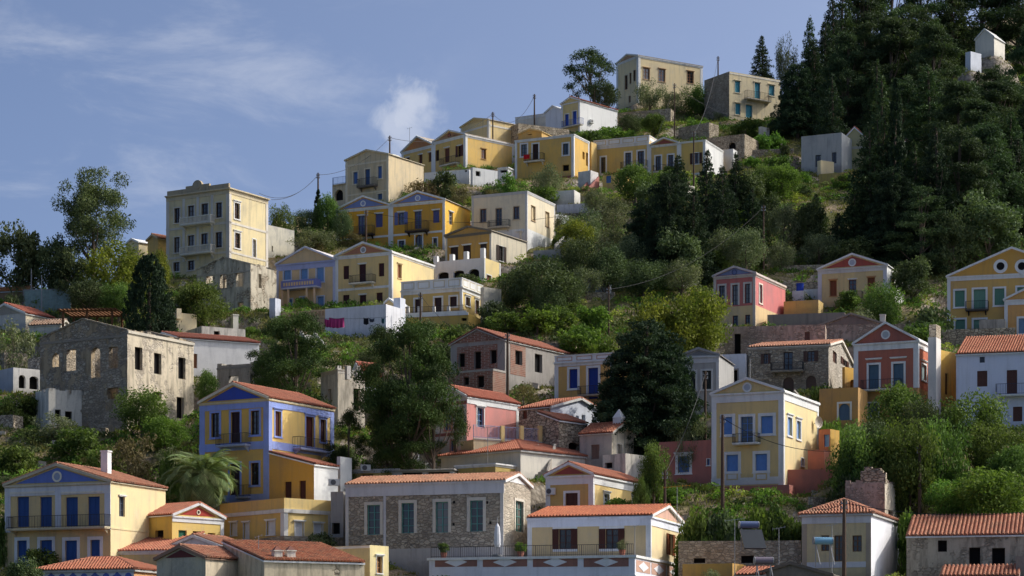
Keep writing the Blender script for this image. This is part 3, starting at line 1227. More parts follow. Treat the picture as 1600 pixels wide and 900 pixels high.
h = H('house', 'white house with two cobalt blue doors and a thin red roof edge near the ridge', 'D', xl=190, xc=288, yc=358, yb=530, xr=482, yr=405, th=42, wall=plaster(c(218, 196, 132), .2))
h.w('F', [(209, 428, 229, 488), (249, 412, 270, 486)], 'd', c(48, 82, 170), tw=.12)
h.balcony('F', 192, 290, 455, 492, .8, OFFW, c(60, 90, 160), brackets=False)
h.gable('F', 336, TILE_R, None, WHITE).cornice('F', .2, WHITE, .1).pil(.4, faces='F').done(wallR=plaster(WHITE, .15))
hA = h
h = H('outhouse', 'small white gabled block left of the cobalt blue doors', 'D', xl=105, xc=190, yc=408, yb=500, on=hA, D=7, wall=plaster(c(220, 222, 226), .2))
h.gable('F', 380, slab=WHITE, rake=WHITE).done()
h = H('outhouse', 'low white building with a notched parapet below the left end of the ridge', 'D', xl=-50, xc=108, yc=440, yb=500, th=30, D=5, wall=plaster(OFFW, .3))
h.parapet(.5, WHITE, posts=0).done()

# gabled cream house seen over the yellow pair
h = H('house', 'pale yellow house with a wide gable peeping over the roofs of the yellow pair', 'C', xl=400, xc=546, yc=92, yb=235, xr=700, yr=118, th=50, wall=plaster(c(226, 200, 140), .3))
h.gable('F', 78, slab=c(200, 190, 170), rake=c(214, 196, 150), tym=c(210, 180, 120)).band('FR', y=118, h=.3, col=OFFW).pil(.4, OFFW).done()

h = H('retaining_wall', 'long rough dry stone wall above the yellow house with the red cloth', 'C', xl=552, xc=700, yc=108, yb=230, xr=965, yr=130, th=62, D=None, wall=RUBBLE, cat='wall')
h.done()

# pair of yellow houses
h = H('house', 'right half of the yellow gabled pair with dark brown shutters and long sunlit wall', 'C', xl=258, xc=425, yc=168, yb=345, xr=678, yr=222, th=47, wall=plaster(c(222, 184, 104), .2))
h.w('F', [(268, 248, 287, 305)], 's', DARKW)
h.w('F', [(384, 224, 403, 282)], 'so', c(90, 48, 40), lint=.1)
h.w('F', [(316, 238, 341, 312)], 'd', c(110, 66, 44), lint=.2)
h.w('R', [(508, 243, 531, 294)], 'g', c(150, 90, 50), tw=.06, tcol=c(200, 160, 100), lint=.1)
h.balcony('F', 288, 372, 284, 326, 1.0, OFFW)
h.pil(.5, WHITE).gable('F', 140, slab=SLAB, tile=TILE_O, tym=c(178, 128, 88), rake=WHITE, oculus=(.35, DARKW, c(170, 100, 80))).cornice('FR', .4, WHITE, .2).done()
hB = h
h = H('house', 'left half of the yellow gabled pair with an orange panel in its gable', 'C', xl=92, xc=258, yc=195, yb=345, adj=hB, D=hB.D, wall=plaster(c(222, 184, 104), .2))
h.He = hB.He - .35
h.w('F', [(115, 286, 133, 330), (181, 270, 200, 320), (231, 258, 248, 310)], 's', c(92, 58, 44), lint=.1)
h.pil(.5, WHITE, 'F').gable('F', 172, slab=SLAB, tile=TILE_O, tym=c(196, 128, 72), rake=WHITE).cornice('F', .4, WHITE, .2).done()
h = H('outhouse', 'small cream porch block with pots against the long yellow side wall', 'C', xl=548, xc=572, yc=276, yb=345, xr=622, yr=286, th=47, Y=hB.C.y + 4 * K, wall=plaster(c(226, 206, 160), .3))
h.w('R', [(585, 305, 605, 345)], 'd', BR).done()

h = H('terrace_block', 'white flat roofed block with a small square window under the yellow pair', 'C', xl=210, xc=445, yc=348, yb=420, xr=478, yr=356, th=20, wall=plaster(WHITE, .15), cat='house')
h.w('F', [(318, 360, 336, 388), (420, 346, 432, 362)], 'o').done()
h = H('terrace_block', 'white mottled wall block left of the bright green bush and under the yellow pair', 'C', xl=450, xc=462, yc=338, yb=445, xr=592, yr=352, th=55, wall=plaster(WHITE, .4), cat='house')
h.w('R', [(478, 358, 503, 384)], 'o').done()
h = H('terrace_block', 'small white cube with a heavy cornice beside the bright green bush', 'C', xl=594, xc=645, yc=338, yb=410, xr=670, yr=343, th=25, wall=plaster(WHITE, .2), cat='house')
h.cornice('FR', .25, WHITE, .2).w('F', [(604, 352, 640, 366)], 'o').done()

# yellow house with red cloth
h = H('house', 'square yellow house with a red cloth on its balcony and a red base band', 'C', xl=682, xc=988, yc=166, yb=398, xr=1068, yr=225, wall=plaster(c(220, 178, 92), .2), th=26)
h.w('F', [(714, 218, 745, 280), (932, 214, 961, 273)], 'g', c(36, 58, 66), tw=.22)
h.w('F', [(774, 216, 804, 296)], 'd', DARKW, tw=.2)
h.w('F', [(930, 325, 963, 357)], 'o')
h.w('R', [(1034, 258, 1045, 296), (1052, 262, 1062, 330)], 'o')
h.balcony('F', 728, 826, 266, 308, .8, OFFW).pil(.4, WHITE).cornice('FR', .35, WHITE, .15)
h.band('FR', z=.3, h=.6, col=c(176, 92, 78), name='base_band', proud=.03).done()
hC = h
h = H('outhouse', 'small yellow gable block standing on the flat roof line behind the red cloth house', 'C', xl=700, xc=822, yc=156, yb=200, th=26, D=4, wall=plaster(c(222, 180, 96), .2), Y=hC.C.y + 9 * K)
h.w('F', [(750, 152, 770, 170)], 'o').gable('F', 134, slab=c(214, 180, 110), rake=c(222, 190, 120)).done()
h = H('outhouse', 'narrow yellow stair block at the right edge of the red cloth house', 'C', xl=1066, xc=1080, yc=205, yb=350, xr=1092, yr=212, th=30, wall=plaster(c(222, 186, 110), .3))
h.done()

# terrace row on the right of it
h = H('house', 'yellow and white end house of the terrace row with dark open shutters', 'D', xl=803, xc=940, yc=562, yb=752, xr=1032, yr=640, wall=plaster(c(214, 182, 104), .2), th=24)
h.w('F', [(878, 630, 906, 687)], 'so', c(70, 44, 40), tw=.1)
h.pil(.4, WHITE).cornice('FR', .25, WHITE, .12).band('F', z=.35, h=.7, col=WHITE, name='base_band').done(wallR=plaster(WHITE, .15))
hD = h
h = H('house', 'yellow middle house of the terrace row with a brick red gable', 'D', xl=648, xc=803, yc=580, yb=752, adj=hD, D=9, wall=plaster(c(214, 182, 104), .2))
h.w('F', [(681, 646, 709, 722), (746, 640, 774, 718)], 'dg', c(66, 50, 44), tw=.22)
h.balcony('F', 668, 778, 690, 728, .7, OFFW).gable('F', 546, slab=SLAB, tile=TILE_O, tym=c(160, 86, 74), rake=WHITE).cornice('F', .3, WHITE, .18).pil(.35, faces='F').done()
hE = h
h = H('house', 'yellow flat roofed house of the terrace row with framed panels on its parapet', 'D', xl=358, xc=648, yc=570, yb=752, adj=hE, D=10, wall=plaster(c(214, 182, 104), .2))
h.w('F', [(397, 652, 421, 736), (523, 628, 554, 705), (588, 620, 621, 700)], 'dg', c(70, 46, 40), tw=.24)
h.balcony('F', 498, 632, 672, 712, .8, OFFW)
h.pil(.4, WHITE, 'F').cornice('F', .5, WHITE, .2).parapet(.95, WHITE, posts=4, inset_col=c(206, 176, 100)).band('F', z=.3, h=.4, col=WHITE, name='base_band').done()
h = H('outhouse', 'low yellow block with a blue shutter below the panelled parapet house', 'D', xl=405, xc=505, yc=738, yb=830, th=24, D=4, wall=plaster(c(214, 182, 104), .3))
h.w('F', [(423, 748, 449, 786)], 's', BLUE).done()
h = H('outhouse', 'tiny white block behind the white end wall of the terrace row', 'D', xl=1020, xc=1085, yc=608, yb=690, xr=1100, yr=612, th=25, wall=plaster(WHITE, .2))
h.done()

# beige house by the pole
h = H('house', 'beige two storey house with blue shutters and a blank sunlit side wall', 'B', xl=525, xc=778, yc=232, yb=525, xr=982, yr=296, th=33, wall=plaster(c(214, 194, 154), .4))
h.w('F', [(571, 333, 596, 402), (714, 298, 738, 370)], 's', BLUE, tw=.18, tcol=CREAM)
h.w('F', [(640, 316, 668, 406), (713, 460, 740, 494)], 'd', c(70, 98, 140), tw=.18, tcol=CREAM)
h.balcony('F', 590, 692, 368, 420, .9, c(120, 112, 104)).band('F', y=262, h=.25, col=CREAM).band('F', y=438, h=.2, col=CREAM)
h.pil(.4, CREAM, 'F').gable('F', 198, slab=c(190, 178, 150), rake=c(214, 198, 160)).done()
hF = h
h = H('terrace_block', 'beige terrace block with a blue railing left of the beige two storey house', 'B', xl=447, xc=525, yc=402, yb=525, on=hF, D=6, wall=plaster(c(206, 188, 150), .4), cat='house')
h.w('F', [(462, 436, 510, 500)], 'o', arch=True)
h.balcony('F', 449, 524, 362, 410, .15, c(206, 188, 150), c(70, 104, 150), brackets=False).done()
h = H('house', 'white hipped roof top peeping behind the beige house by the pole', 'B', xl=690, xc=800, yc=225, yb=330, xr=835, yr=228, th=33, wall=plaster(WHITE, .2), Y=hF.C.y + 14 * K)
h.done()

# mustard pair
h = H('house', 'right mustard house of the pair with an arched door and lavender gable', 'B', xl=790, xc=1108, yc=497, yb=782, xr=1256, yr=562, wall=plaster(MUST, .15), th=24)
h.w('F', [(1036, 555, 1074, 630)], 's', c(86, 90, 140), lint=.12)
h.w('F', [(832, 568, 870, 642)], 'so', c(100, 110, 160), lint=.12)
h.w('F', [(929, 562, 970, 665)], 'dg', c(88, 92, 146), lint=.14)
h.w('F', [(836, 735, 870, 782), (1039, 720, 1061, 778)], 'g', c(50, 54, 80), tw=.16)
h.w('F', [(934, 700, 974, 782)], 'dg', c(50, 54, 90), tw=.18, arch=True)
h.w('R', [(1131, 565, 1154, 641)], 'g', c(200, 200, 200), lint=.1)
h.balcony('F', 872, 998, 625, 682, .9, c(70, 60, 60), brackets='iron').band('F', y=678, h=.28)
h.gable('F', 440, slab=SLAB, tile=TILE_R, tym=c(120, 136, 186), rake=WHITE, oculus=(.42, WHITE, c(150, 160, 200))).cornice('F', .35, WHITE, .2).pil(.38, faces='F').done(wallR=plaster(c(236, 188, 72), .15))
hG = h
h = H('house', 'left mustard house of the pair with a lavender gable and the pole before it', 'B', xl=468, xc=790, yc=515, yb=782, adj=hG, D=hG.D, wall=plaster(MUST, .15))
h.He = hG.He - .1
h.w('F', [(498, 592, 538, 674), (700, 576, 742, 656)], 's', c(86, 90, 140), lint=.12)
h.w('F', [(598, 588, 638, 700)], 'dg', c(92, 96, 150), lint=.14)
h.w('F', [(505, 754, 544, 782)], 'g', c(60, 64, 90), tw=.16)
h.w('F', [(600, 722, 642, 782)], 'dg', c(60, 64, 90), tw=.18, arch=True)
h.balcony('F', 555, 680, 648, 704, .9, c(70, 60, 60), brackets='iron').band('F', y=706, h=.28)
h.gable('F', 468, slab=SLAB, tile=TILE_R, tym=c(120, 136, 186), rake=WHITE, oculus=(.42, WHITE, c(150, 160, 200))).cornice('F', .35, WHITE, .2).pil(.38, faces='F').done()

# cream flat house
h = H('house', 'cream flat roofed house with brown shutters right of the mustard pair', 'C', xl=457, xc=745, yc=462, yb=750, xr=890, yr=542, wall=plaster(CREAM, .25), th=24)
h.w('F', [(501, 555, 533, 623), (674, 542, 705, 608)], 'g', c(96, 56, 44), tw=.08, tcol=c(200, 180, 150))
h.w('F', [(582, 552, 614, 642)], 'dg', c(120, 100, 88), tw=.08, tcol=c(200, 180, 150))
h.w('R', [(767, 540, 787, 616), (841, 572, 860, 646)], 's', c(220, 200, 160), tw=.06, tcol=c(170, 140, 110))
h.balcony('F', 540, 645, 612, 652, .8, c(200, 190, 172)).pil(.3, c(206, 204, 200), 'FR', .03).cornice('FR', .35, c(196, 194, 190), .1).done(base=plaster(WHITE, .3), base_h=1.75)
hH = h
h = H('outhouse', 'white side block with a brown door at the end of the cream flat roofed house', 'C', xl=888, xc=896, yc=582, yb=692, xr=962, yr=612, th=55, wall=plaster(WHITE, .2))
h.w('R', [(901, 606, 917, 690)], 'd', c(150, 110, 76)).done()
h = H('outhouse', 'small white gabled hut before the right corner of the cream flat roofed house', 'C', xl=690, xc=716, yc=674, yb=748, xr=746, yr=680, th=40, wall=plaster(OFFW, .3))
h.w('R', [(725, 690, 742, 724)], 's', c(190, 150, 120), tw=.08).gable('R', 655, slab=OFFW, rake=WHITE).done()

# ochre low house and its arcade
h = H('house', 'low ochre house with a dark grey gable line behind the white arcade', 'C', xl=320, xc=560, yc=672, yb=845, xr=742, yr=740, wall=plaster(c(198, 152, 70), .3), th=30)
h.w('F', [(345, 752, 386, 845), (411, 742, 452, 845)], 'd', c(56, 40, 36), tw=.0, lint=.12)
h.w('F', [(500, 735, 535, 802)], 's', c(60, 48, 44), lint=.12)
h.w('R', [(598, 748, 622, 826)], 'so', c(60, 48, 44), tw=.05)
h.gable('F', 641, slab=c(170, 160, 140), rake=c(120, 112, 96)).cornice('F', .3, c(120, 112, 96), .15).pil(.3, c(206, 198, 180), 'F').done(wallR=plaster(c(206, 196, 172), .5))
h = H('arcade', 'white arcade terrace with three low arches and square pillars', 'S', xl=470, xc=940, yc=75, yb=315, xr=1090, yr=105, th=26, wall=plaster(c(226, 224, 222), .15), cat='terrace')
h.w('F', [(505, 212, 606, 278)], 'o', arch=.35)
h.w('F', [(650, 196, 750, 270), (792, 182, 892, 305)], 'o', arch=.3)
h.w('R', [(962, 240, 1005, 345)], 'd', c(110, 60, 50), tw=.12)
h.pil(.3, WHITE)
for i, (x, y) in enumerate(((490, 55), (640, 38), (772, 12), (928, -20))):
    h.chimney(x, y, 85, 40, -.35, WHITE, False, 'pillar')
h.done(wallR=plaster(c(228, 204, 140), .2))

# blue pale house and cream pediment house
h = H('house', 'cream house with a brick red gable panel and dark red shutters', 'F', xl=465, xc=795, yc=240, yb=560, xr=1042, yr=330, wall=plaster(c(222, 192, 128), .15), th=26)
h.w('F', [(511, 320, 545, 398), (718, 304, 751, 382), (509, 490, 547, 547), (704, 476, 742, 535)], 's', c(66, 34, 36))
h.w('F', [(604, 310, 644, 416), (606, 490, 645, 560)], 'd', c(66, 34, 36), lint=.14)
h.w('R', [(830, 312, 852, 392)], 's', c(130, 80, 52), tw=.08, tcol=c(214, 196, 150), lint=.1)
for r in ((511, 320, 545, 398), (718, 304, 751, 382)):
    pass
h.balcony('F', 544, 680, 372, 424, .9, OFFW).band('F', y=438, h=.3)
h.gable('F', 176, slab=WHITE, tym=c(178, 122, 92), rake=WHITE, oculus=(.42, WHITE, c(150, 150, 150))).cornice('FR', .35, WHITE, .2).pil(.42, faces='FR', back=False).done(wallR=plaster(c(230, 208, 150), .15))
hI = h
h = H('house', 'pale house with light blue shutters and a lavender porch balcony on columns', 'F', xl=120, xc=465, yc=270, yb=590, adj=hI, D=9, wall=plaster(c(222, 190, 140), .2))
h.He = hI.He - .35
h.w('F', [(163, 340, 205, 402), (262, 335, 303, 398), (355, 322, 398, 412), (192, 515, 213, 575), (360, 500, 397, 556)], 's', c(120, 160, 206), tw=.14, tcol=c(200, 210, 230))
h.w('F', [(258, 502, 292, 590)], 'd', c(120, 160, 206), tw=.12, tcol=c(200, 210, 230), arch=True)
h.gable('F', 203, slab=c(206, 200, 196), tym=c(214, 186, 140), rake=c(206, 208, 220)).cornice('F', .8, c(168, 176, 214), .22).pil(.35, c(190, 196, 222), 'F')
# porch
fr = h.fr['F']
a0, z0, a1, z1 = h.rect('F', 146, 402, 352, 452, 1.3)
mb = MB()
mb.fbox(fr, a0, a1, z0, z0 + .2, 0, 1.35)
pb = mb.build('porch_balcony', plaster(c(190, 190, 206), .2), h.root)
mb = MB()
mb.fbox(fr, a0, a1, z0 + .2, z1, 1.2, 1.32)
mb.fbox(fr, a0, a0 + .1, z0 + .2, z1, 0, 1.2)
mb.fbox(fr, a1 - .1, a1, z0 + .2, z1, 0, 1.2)
mb.build('balcony_front', plaster(c(120, 128, 190), .15), pb)
for k in range(12):
    mb = MB()
    a = a0 + .3 + (a1 - a0 - .6) * (k + .5) / 12
    mb.fbox(fr, a - .12, a + .12, z0 + .4, z1 - .25, 1.32, 1.345)
    mb.build('balcony_ornament', plaster(c(220, 190, 140), .1), pb)
for x in (152, 188, 296, 340):
    a, _ = h.loc('F', x, 500, 1.2)
    mb = MB()
    n = 10
    mb.tube([fr(a, -.5, 1.15), fr(a, .3, 1.15), fr(a, z0, 1.15)], [.2, .17, .14], n)
    mb.build('column', plaster(c(226, 190, 150), .15), pb)
h.done()
h = H('terrace_wall', 'white terrace wall with a washing line in front of the cream and pale blue houses', 'F', xl=405, xc=762, yc=545, yb=740, th=26, D=3, wall=plaster(c(222, 222, 226), .3), cat='wall', foot=True)
h.done()
h = H('garden_wall', 'peach balustrade wall in front of the columned porch', 'F', xl=112, xc=405, yc=575, yb=640, th=26, D=.6, wall=plaster(c(226, 190, 146), .3), cat='wall', foot=False)
for k in range(14):
    a = -h.W / 2 + h.W * (k + .5) / 14
    mb = MB()
    mb.fbox(h.fr['F'], a - .16, a + .16, h.He - .75, h.He - .15, 0, .03)
    mb.build('lattice_panel', plaster(c(190, 150, 112), .2), h.root)
h.done()
h = H('gate_post', 'white gate pillar left of the columned porch', 'F', xl=78, xc=113, yc=508, yb=620, th=26, D=.9, wall=plaster(c(206, 210, 222), .3), cat='pillar', foot=False).done()
h = H('gate_post', 'white gate pillar between the washing line and the balustrade terrace house', 'F', xl=806, xc=845, yc=506, yb=690, th=26, D=.9, wall=plaster(c(210, 214, 222), .3), cat='pillar', foot=False).done()
h = H('porch', 'small white gabled porch between two pillars right of the washing line', 'F', xl=758, xc=806, yc=540, yb=640, th=26, D=2.5, wall=plaster(c(224, 196, 140), .3), foot=False)
h.w('F', [(776, 560, 800, 640)], 'd', c(90, 70, 60)).gable('F', 508, slab=WHITE, rake=WHITE).done()

# balustrade terrace house
h = H('house', 'single storey yellow house with framed parapet panels above a railed terrace', 'S', xl=160, xc=730, yc=350, yb=600, xr=928, yr=405, wall=plaster(c(214, 182, 108), .15), th=23)
h.w('F', [(618, 440, 683, 534)], 's', c(60, 40, 40), tw=.2)
h.w('F', [(290, 465, 350, 600), (474, 450, 541, 600)], 'd', c(60, 42, 44), tw=.22, lint=.0)
h.w('R', [(765, 447, 806, 527)], 's', c(60, 42, 44), tw=.16, lint=.12)
h.w('R', [(856, 475, 890, 605)], 'd', c(70, 44, 44), tw=.16, lint=.12)
h.cornice('FR', .55, WHITE, .25).parapet(1.1, WHITE, posts=4, inset_col=c(206, 190, 150)).pil(.3, faces='FR').done(wallR=plaster(c(226, 198, 124), .15))
hJ = h
h = H('terrace_block', 'yellow retaining terrace with white posts below the framed parapet house', 'S', xl=135, xc=790, yc=592, yb=790, th=16, D=5, Y=hJ.C.y - 2.6 * K, wall=plaster(c(206, 172, 88), .2), cat='terrace')
h.w('F', [(728, 640, 775, 668)], 'o')
h.band('F', z=h.He - .1, h=.35, col=WHITE, proud=.12)
for x in (225, 330, 468, 605):
    h.chimney(x, 525, 600, 26, -.4, WHITE, False, 'post')
h.balcony('F', 140, 770, 535, 600, .02, WHITE, IRON, brackets=False).done()
h = H('retaining_wall', 'tall cream boundary wall right of the framed parapet house', 'S', xl=905, xc=935, yc=350, yb=600, xr=1100, yr=345, th=50, wall=plaster(c(214, 206, 186), .6), cat='wall')
h.done()

# mansion and ruin in front of it
h = H('mansion', 'tall cream mansion with two white balconies and an ornamented flat parapet', 'A', xl=780, xc=1075, yc=222, yb=645, xr=1256, yr=268, th=31, wall=plaster(c(222, 204, 156), .4))
sh = c(74, 52, 48)
h.w('F', [(817, 315, 843, 385), (1011, 289, 1041, 360), (816, 452, 843, 524), (1010, 428, 1041, 500), (813, 569, 842, 612), (880, 562, 911, 606)], 'g', sh, tw=.14, tcol=c(214, 206, 190))
h.w('F', [(881, 304, 911, 378), (944, 294, 976, 372), (880, 443, 911, 516), (942, 434, 974, 508)], 'dg', sh, tw=.14, tcol=c(214, 206, 190))
h.w('R', [(1099, 292, 1123, 366), (1101, 432, 1126, 503)], 'g', c(96, 66, 54), tw=.18, tcol=c(216, 214, 210), lint=.16)
h.w('R', [(1184, 462, 1200, 545)], 'dg', c(180, 180, 184), tw=.12, arch=True)
h.balcony('F', 842, 985, 352, 392, .95, OFFW, solid=OFFW).balcony('F', 842, 987, 490, 532, .95, OFFW, solid=OFFW)
h.cornice('FR', .7, c(206, 190, 156), .35).band('FR', y=382, h=.3, col=c(212, 204, 188)).band('FR', y=520, h=.25, col=c(212, 204, 188)).pil(.5, c(212, 204, 190), 'FR')
for x in (862, 928, 995):
    a, _ = h.loc('F', x, 300)
    mb = MB()
    mb.fbox(h.fr['F'], a - .2, a + .2, 2.9, h.He - .6, 0, .07)
    mb.build('pilaster', plaster(c(212, 206, 196), .3), h.root)
mb = MB()
fr = h.fr['F']
mb.fbox(fr, -h.W / 2 + .1, -2.0, h.He + .03, h.He + .7, -.3, -.02)
mb.fbox(fr, 2.0, h.W / 2 - .1, h.He + .03, h.He + .7, -.3, -.02)
mb.fbox(fr, -2.0, 2.0, h.He + .03, h.He + 1.0, -.3, .05)
mb.build('parapet', plaster(c(176, 160, 130), .6), h.root)
mb = MB()
mb.disc(fr, 0, h.He + .8, .85, -.25, .1, 20)
mb.disc(fr, 0, h.He + .9, .5, .1, .16, 14)
mb.build('crest', plaster(c(180, 164, 134), .6), h.root)
h.done()
hK = h
h = H('retaining_wall', 'stained grey plaster wall sloping up right of the mansion', 'B', xl=20, xc=60, yc=640, yb=832, xr=225, yr=690, th=38, wall=plaster(c(206, 200, 180), .9), cat='wall')
h.w('R', [(92, 765, 100, 800)], 'o')
h.done()
h = H('gate_ruin', 'yellowish ruined garden posts beside the dark shrub right of the mansion', 'B', xl=222, xc=240, yc=590, yb=700, xr=278, yr=600, th=40, wall=plaster(c(206, 184, 130), .8), cat='ruin').done()
h = H('garden_pillar', 'small cream garden pillar nearest the mansion wall', 'B', xl=100, xc=116, yc=612, yb=680, xr=124, yr=614, th=40, wall=plaster(c(214, 190, 140), .5), cat='pillar').done()
h = H('garden_pillar', 'small cream garden pillar next to the shrub above the stained wall', 'B', xl=160, xc=172, yc=632, yb=690, xr=180, yr=634, th=40, wall=plaster(c(214, 200, 160), .5), cat='pillar').done()
h = H('house', 'yellow ochre gabled house half hidden left of the mansion', 'A', xl=692, xc=742, yc=460, yb=560, xr=772, yr=468, th=45, wall=plaster(c(216, 178, 98), .3))
h.gable('F', 436, TILE_O, None, c(200, 180, 140)).done()
h = H('house', 'white roofed house edge left of the ochre gable by the eucalyptus', 'A', xl=592, xc=650, yc=478, yb=540, xr=690, yr=490, th=45, wall=plaster(c(222, 206, 160), .3))
h.gable('F', 455, slab=WHITE, rake=WHITE).done()

h = H('ruined_house', 'roofless grey gabled ruin below the mansion', 'A', xl=922, xc=1175, yc=580, yb=800, xr=1296, yr=612, th=30, wall=RUINP, ruin=True, cat='ruin')
h.w('F', [(1106, 618, 1140, 683), (1031, 626, 1061, 690), (966, 632, 997, 668), (1112, 757, 1140, 800)], 'x')
h.w('R', [(1212, 624, 1226, 690)], 'x')
h.win('B', -3 * K, 2.6 * K, -1.8 * K, 5 * K, 'x')
h.win('B', 1 * K, 2.6 * K, 2.4 * K, 5 * K, 'x')
h.gable_rh = h.peak('F', 537)
h.gF = h.gable_rh
h.band('F', y=610, h=.18, col=c(178, 168, 150)).done()

# mid-left
h = H('house', 'grey corner of a house among trees above the glasshouse', 'V', xl=452, xc=505, yc=165, yb=330, xr=650, yr=185, th=60, wall=plaster(c(150, 148, 152), .3))
h.w('R', [(540, 225, 555, 260), (562, 222, 578, 250)], 's', WHITE).done()
h = H('house', 'low house with an orange tiled edge at the far left by the glasshouse', 'V', xl=-60, xc=262, yc=330, yb=440, xr=300, yr=335, th=15, wall=plaster(c(150, 120, 90), .3))
h.gable('R', 296, (c(196, 120, 66), c(210, 150, 96), .2), None, WHITE).done()
h = H('house', 'white gabled house with a bright red roof slope at the far left', 'V', xl=-140, xc=240, yc=545, yb=700, xr=500, yr=590, th=30, wall=plaster(c(206, 200, 190), .3))
h.gable('F', 440, (c(166, 76, 60), c(188, 98, 76), .25), c(170, 160, 146), WHITE).done(wallR=plaster(c(226, 212, 180), .2))
h = H('house', 'low house under old ribbed grey brown tiles behind the large ruin', 'V', xl=270, xc=560, yc=650, yb=760, xr=650, yr=655, th=14, wall=plaster(OFFW, .4))
h.gable('R', 590, (c(150, 120, 100), c(180, 158, 138), .7), None, OFFW, cw=.36).done()
h = H('outhouse', 'cream roof block with a rounded parapet notch right of the tall dark cypress', 'A', xl=800, xc=818, yc=805, yb=905, xr=922, yr=826, th=60, wall=plaster(c(228, 210, 168), .2))
h.chimney(835, 783, 812, 24, -.4, c(230, 212, 170), False, 'parapet_knob').done()
h = H('outhouse', 'whitewashed rubble hut with a small chimney below the gabled ruin', 'A', xl=880, xc=945, yc=868, yb=935, xr=1150, yr=880, th=60, wall=RUINW, cat='ruin')
h.w('R', [(1003, 892, 1030, 912)], 'o').chimney(1100, 815, 880, 28, -7, OFFW).done()
h = H('house', 'long white house with a low red roof behind the large ruin', 'G', xl=700, xc=835, yc=238, yb=420, xr=1215, yr=282, th=62, wall=plaster(c(222, 220, 216), .3))
h.w('R', [(906, 308, 925, 376)], 's', c(150, 100, 70)).gable('F', 205, (c(160, 84, 66), c(184, 108, 84), .35), None, WHITE).done()

# large ruin
h = H('ruined_house', 'large roofless stone ruin with a wide gable and arched openings', 'G', xl=187, xc=597, yc=200, yb=660, xr=908, yr=275, th=31, wall=stone(**GREYROCK, scale=2.2, patch=c(172, 154, 126), cover=.5), ruin=True, cat='ruin', thick=.6)
h.w('F', [(312, 288, 356, 388), (510, 276, 552, 376), (502, 468, 555, 520), (372, 480, 392, 502)], 'x')
h.w('F', [(427, 278, 470, 420)], 'x', arch=True)
h.w('F', [(246, 305, 276, 370)], 'x', arch=True)
h.w('R', [(632, 278, 668, 384), (722, 306, 757, 404), (836, 326, 870, 427), (828, 512, 862, 612), (718, 486, 758, 530)], 'o', DARKW)
for z in (3.6 * K,):
    for a in (-h.W / 2 + 1.6, -2.0, 1.8, 5.2):
        h.win('B', a, z, a + 2.0, z + 4.0, 'x')
h.gF = h.peak('F', 135)
h.band('F', y=222, h=.25, col=c(150, 140, 124)).band('R', z=h.He - .1, h=.3, col=c(206, 196, 176), proud=.15, name='eaves_course')
h.done(wallR=stone(c(168, 156, 138), c(208, 196, 176), c(186, 174, 154), 2.2, .08, c(216, 202, 176), .62))
h = H('ruined_house', 'roofless whitewashed ruin wall with three dark openings in front of the large ruin', 'G', xl=165, xc=228, yc=482, yb=642, xr=508, yr=560, th=58, wall=RUINW, ruin=True, cat='ruin')
h.w('R', [(258, 570, 285, 632), (305, 578, 338, 620)], 'o', arch=False)
h.w('R', [(432, 534, 467, 640)], 'o', arch=.15).done()
h = H('ruined_tower', 'square stub of rubble masonry left of the large ruin', 'G', xl=130, xc=190, yc=322, yb=460, xr=252, yr=330, th=45, wall=RUBBLE, cat='ruin').done()
h = H('outhouse', 'small whitewashed building with two arched openings at the left edge', 'G', xl=-60, xc=62, yc=372, yb=500, xr=205, yr=402, th=50, wall=plaster(c(176, 180, 190), .5))
h.w('R', [(88, 408, 120, 470), (138, 414, 180, 475)], 'o', arch=.25).done(wallR=plaster(c(226, 222, 214), .6))
h = H('retaining_wall', 'pale dry stone wall at the left edge above the small whitewashed building', 'G', xl=-60, xc=20, yc=300, yb=380, xr=130, yr=330, th=60, wall=RUBBLE, cat='wall').done()
h = H('retaining_wall', 'low heap of pale field stones in the grass at the left edge', 'G', xl=-60, xc=60, yc=594, yb=660, xr=85, yr=605, th=20, wall=RUBBLE, cat='wall').done()

# grey ruin behind blue house + ruin on the right
h = H('ruined_house', 'grey roofless ruin with two see-through windows behind the blue and yellow house', 'H', xl=222, xc=520, yc=22, yb=230, xr=640, yr=50, th=28, wall=RUING, ruin=True, cat='ruin')
h.w('F', [(290, 102, 346, 200), (416, 92, 475, 200)], 'x')
h.win('B', -3.0 * K, 1.2 * K, -1.4 * K, 3.9 * K, 'x')
h.win('B', .6 * K, 1.2 * K, 2.4 * K, 3.9 * K, 'x')
h.band('F', y=40, h=.2, col=c(150, 146, 138)).done()
h = H('ruined_house', 'pale crumbling facade with a broken balustrade between the two big pines', 'H', xl=830, xc=930, yc=88, yb=420, xr=1088, yr=118, th=55, wall=RUINW, cat='ruin')
h.w('R', [(1021, 176, 1060, 304)], 'o', DARKW)
h.w('F', [(870, 180, 890, 300)], 'o')
h.parapet(.35, c(206, 198, 184))
for x in (932, 988, 1045):
    h.chimney(x, 38, 92, 26, -.2, c(206, 200, 190), False, 'balustrade_post')
h.done(wallR=stone(c(168, 156, 138), c(208, 196, 176), c(186, 174, 154), 2.4, .08, c(214, 204, 184), .8))
h = H('house', 'white house with red tiles half hidden behind the big pine', 'H', xl=1000, xc=1088, yc=140, yb=420, xr=1200, yr=180, th=50, wall=plaster(c(222, 222, 222), .25), Y=hI.C.y - 24 * K)
h.w('R', [(1100, 226, 1132, 300)], 's', c(150, 110, 70)).gable('F', 20, (c(166, 78, 60), c(186, 98, 76), .2), None, WHITE).done()
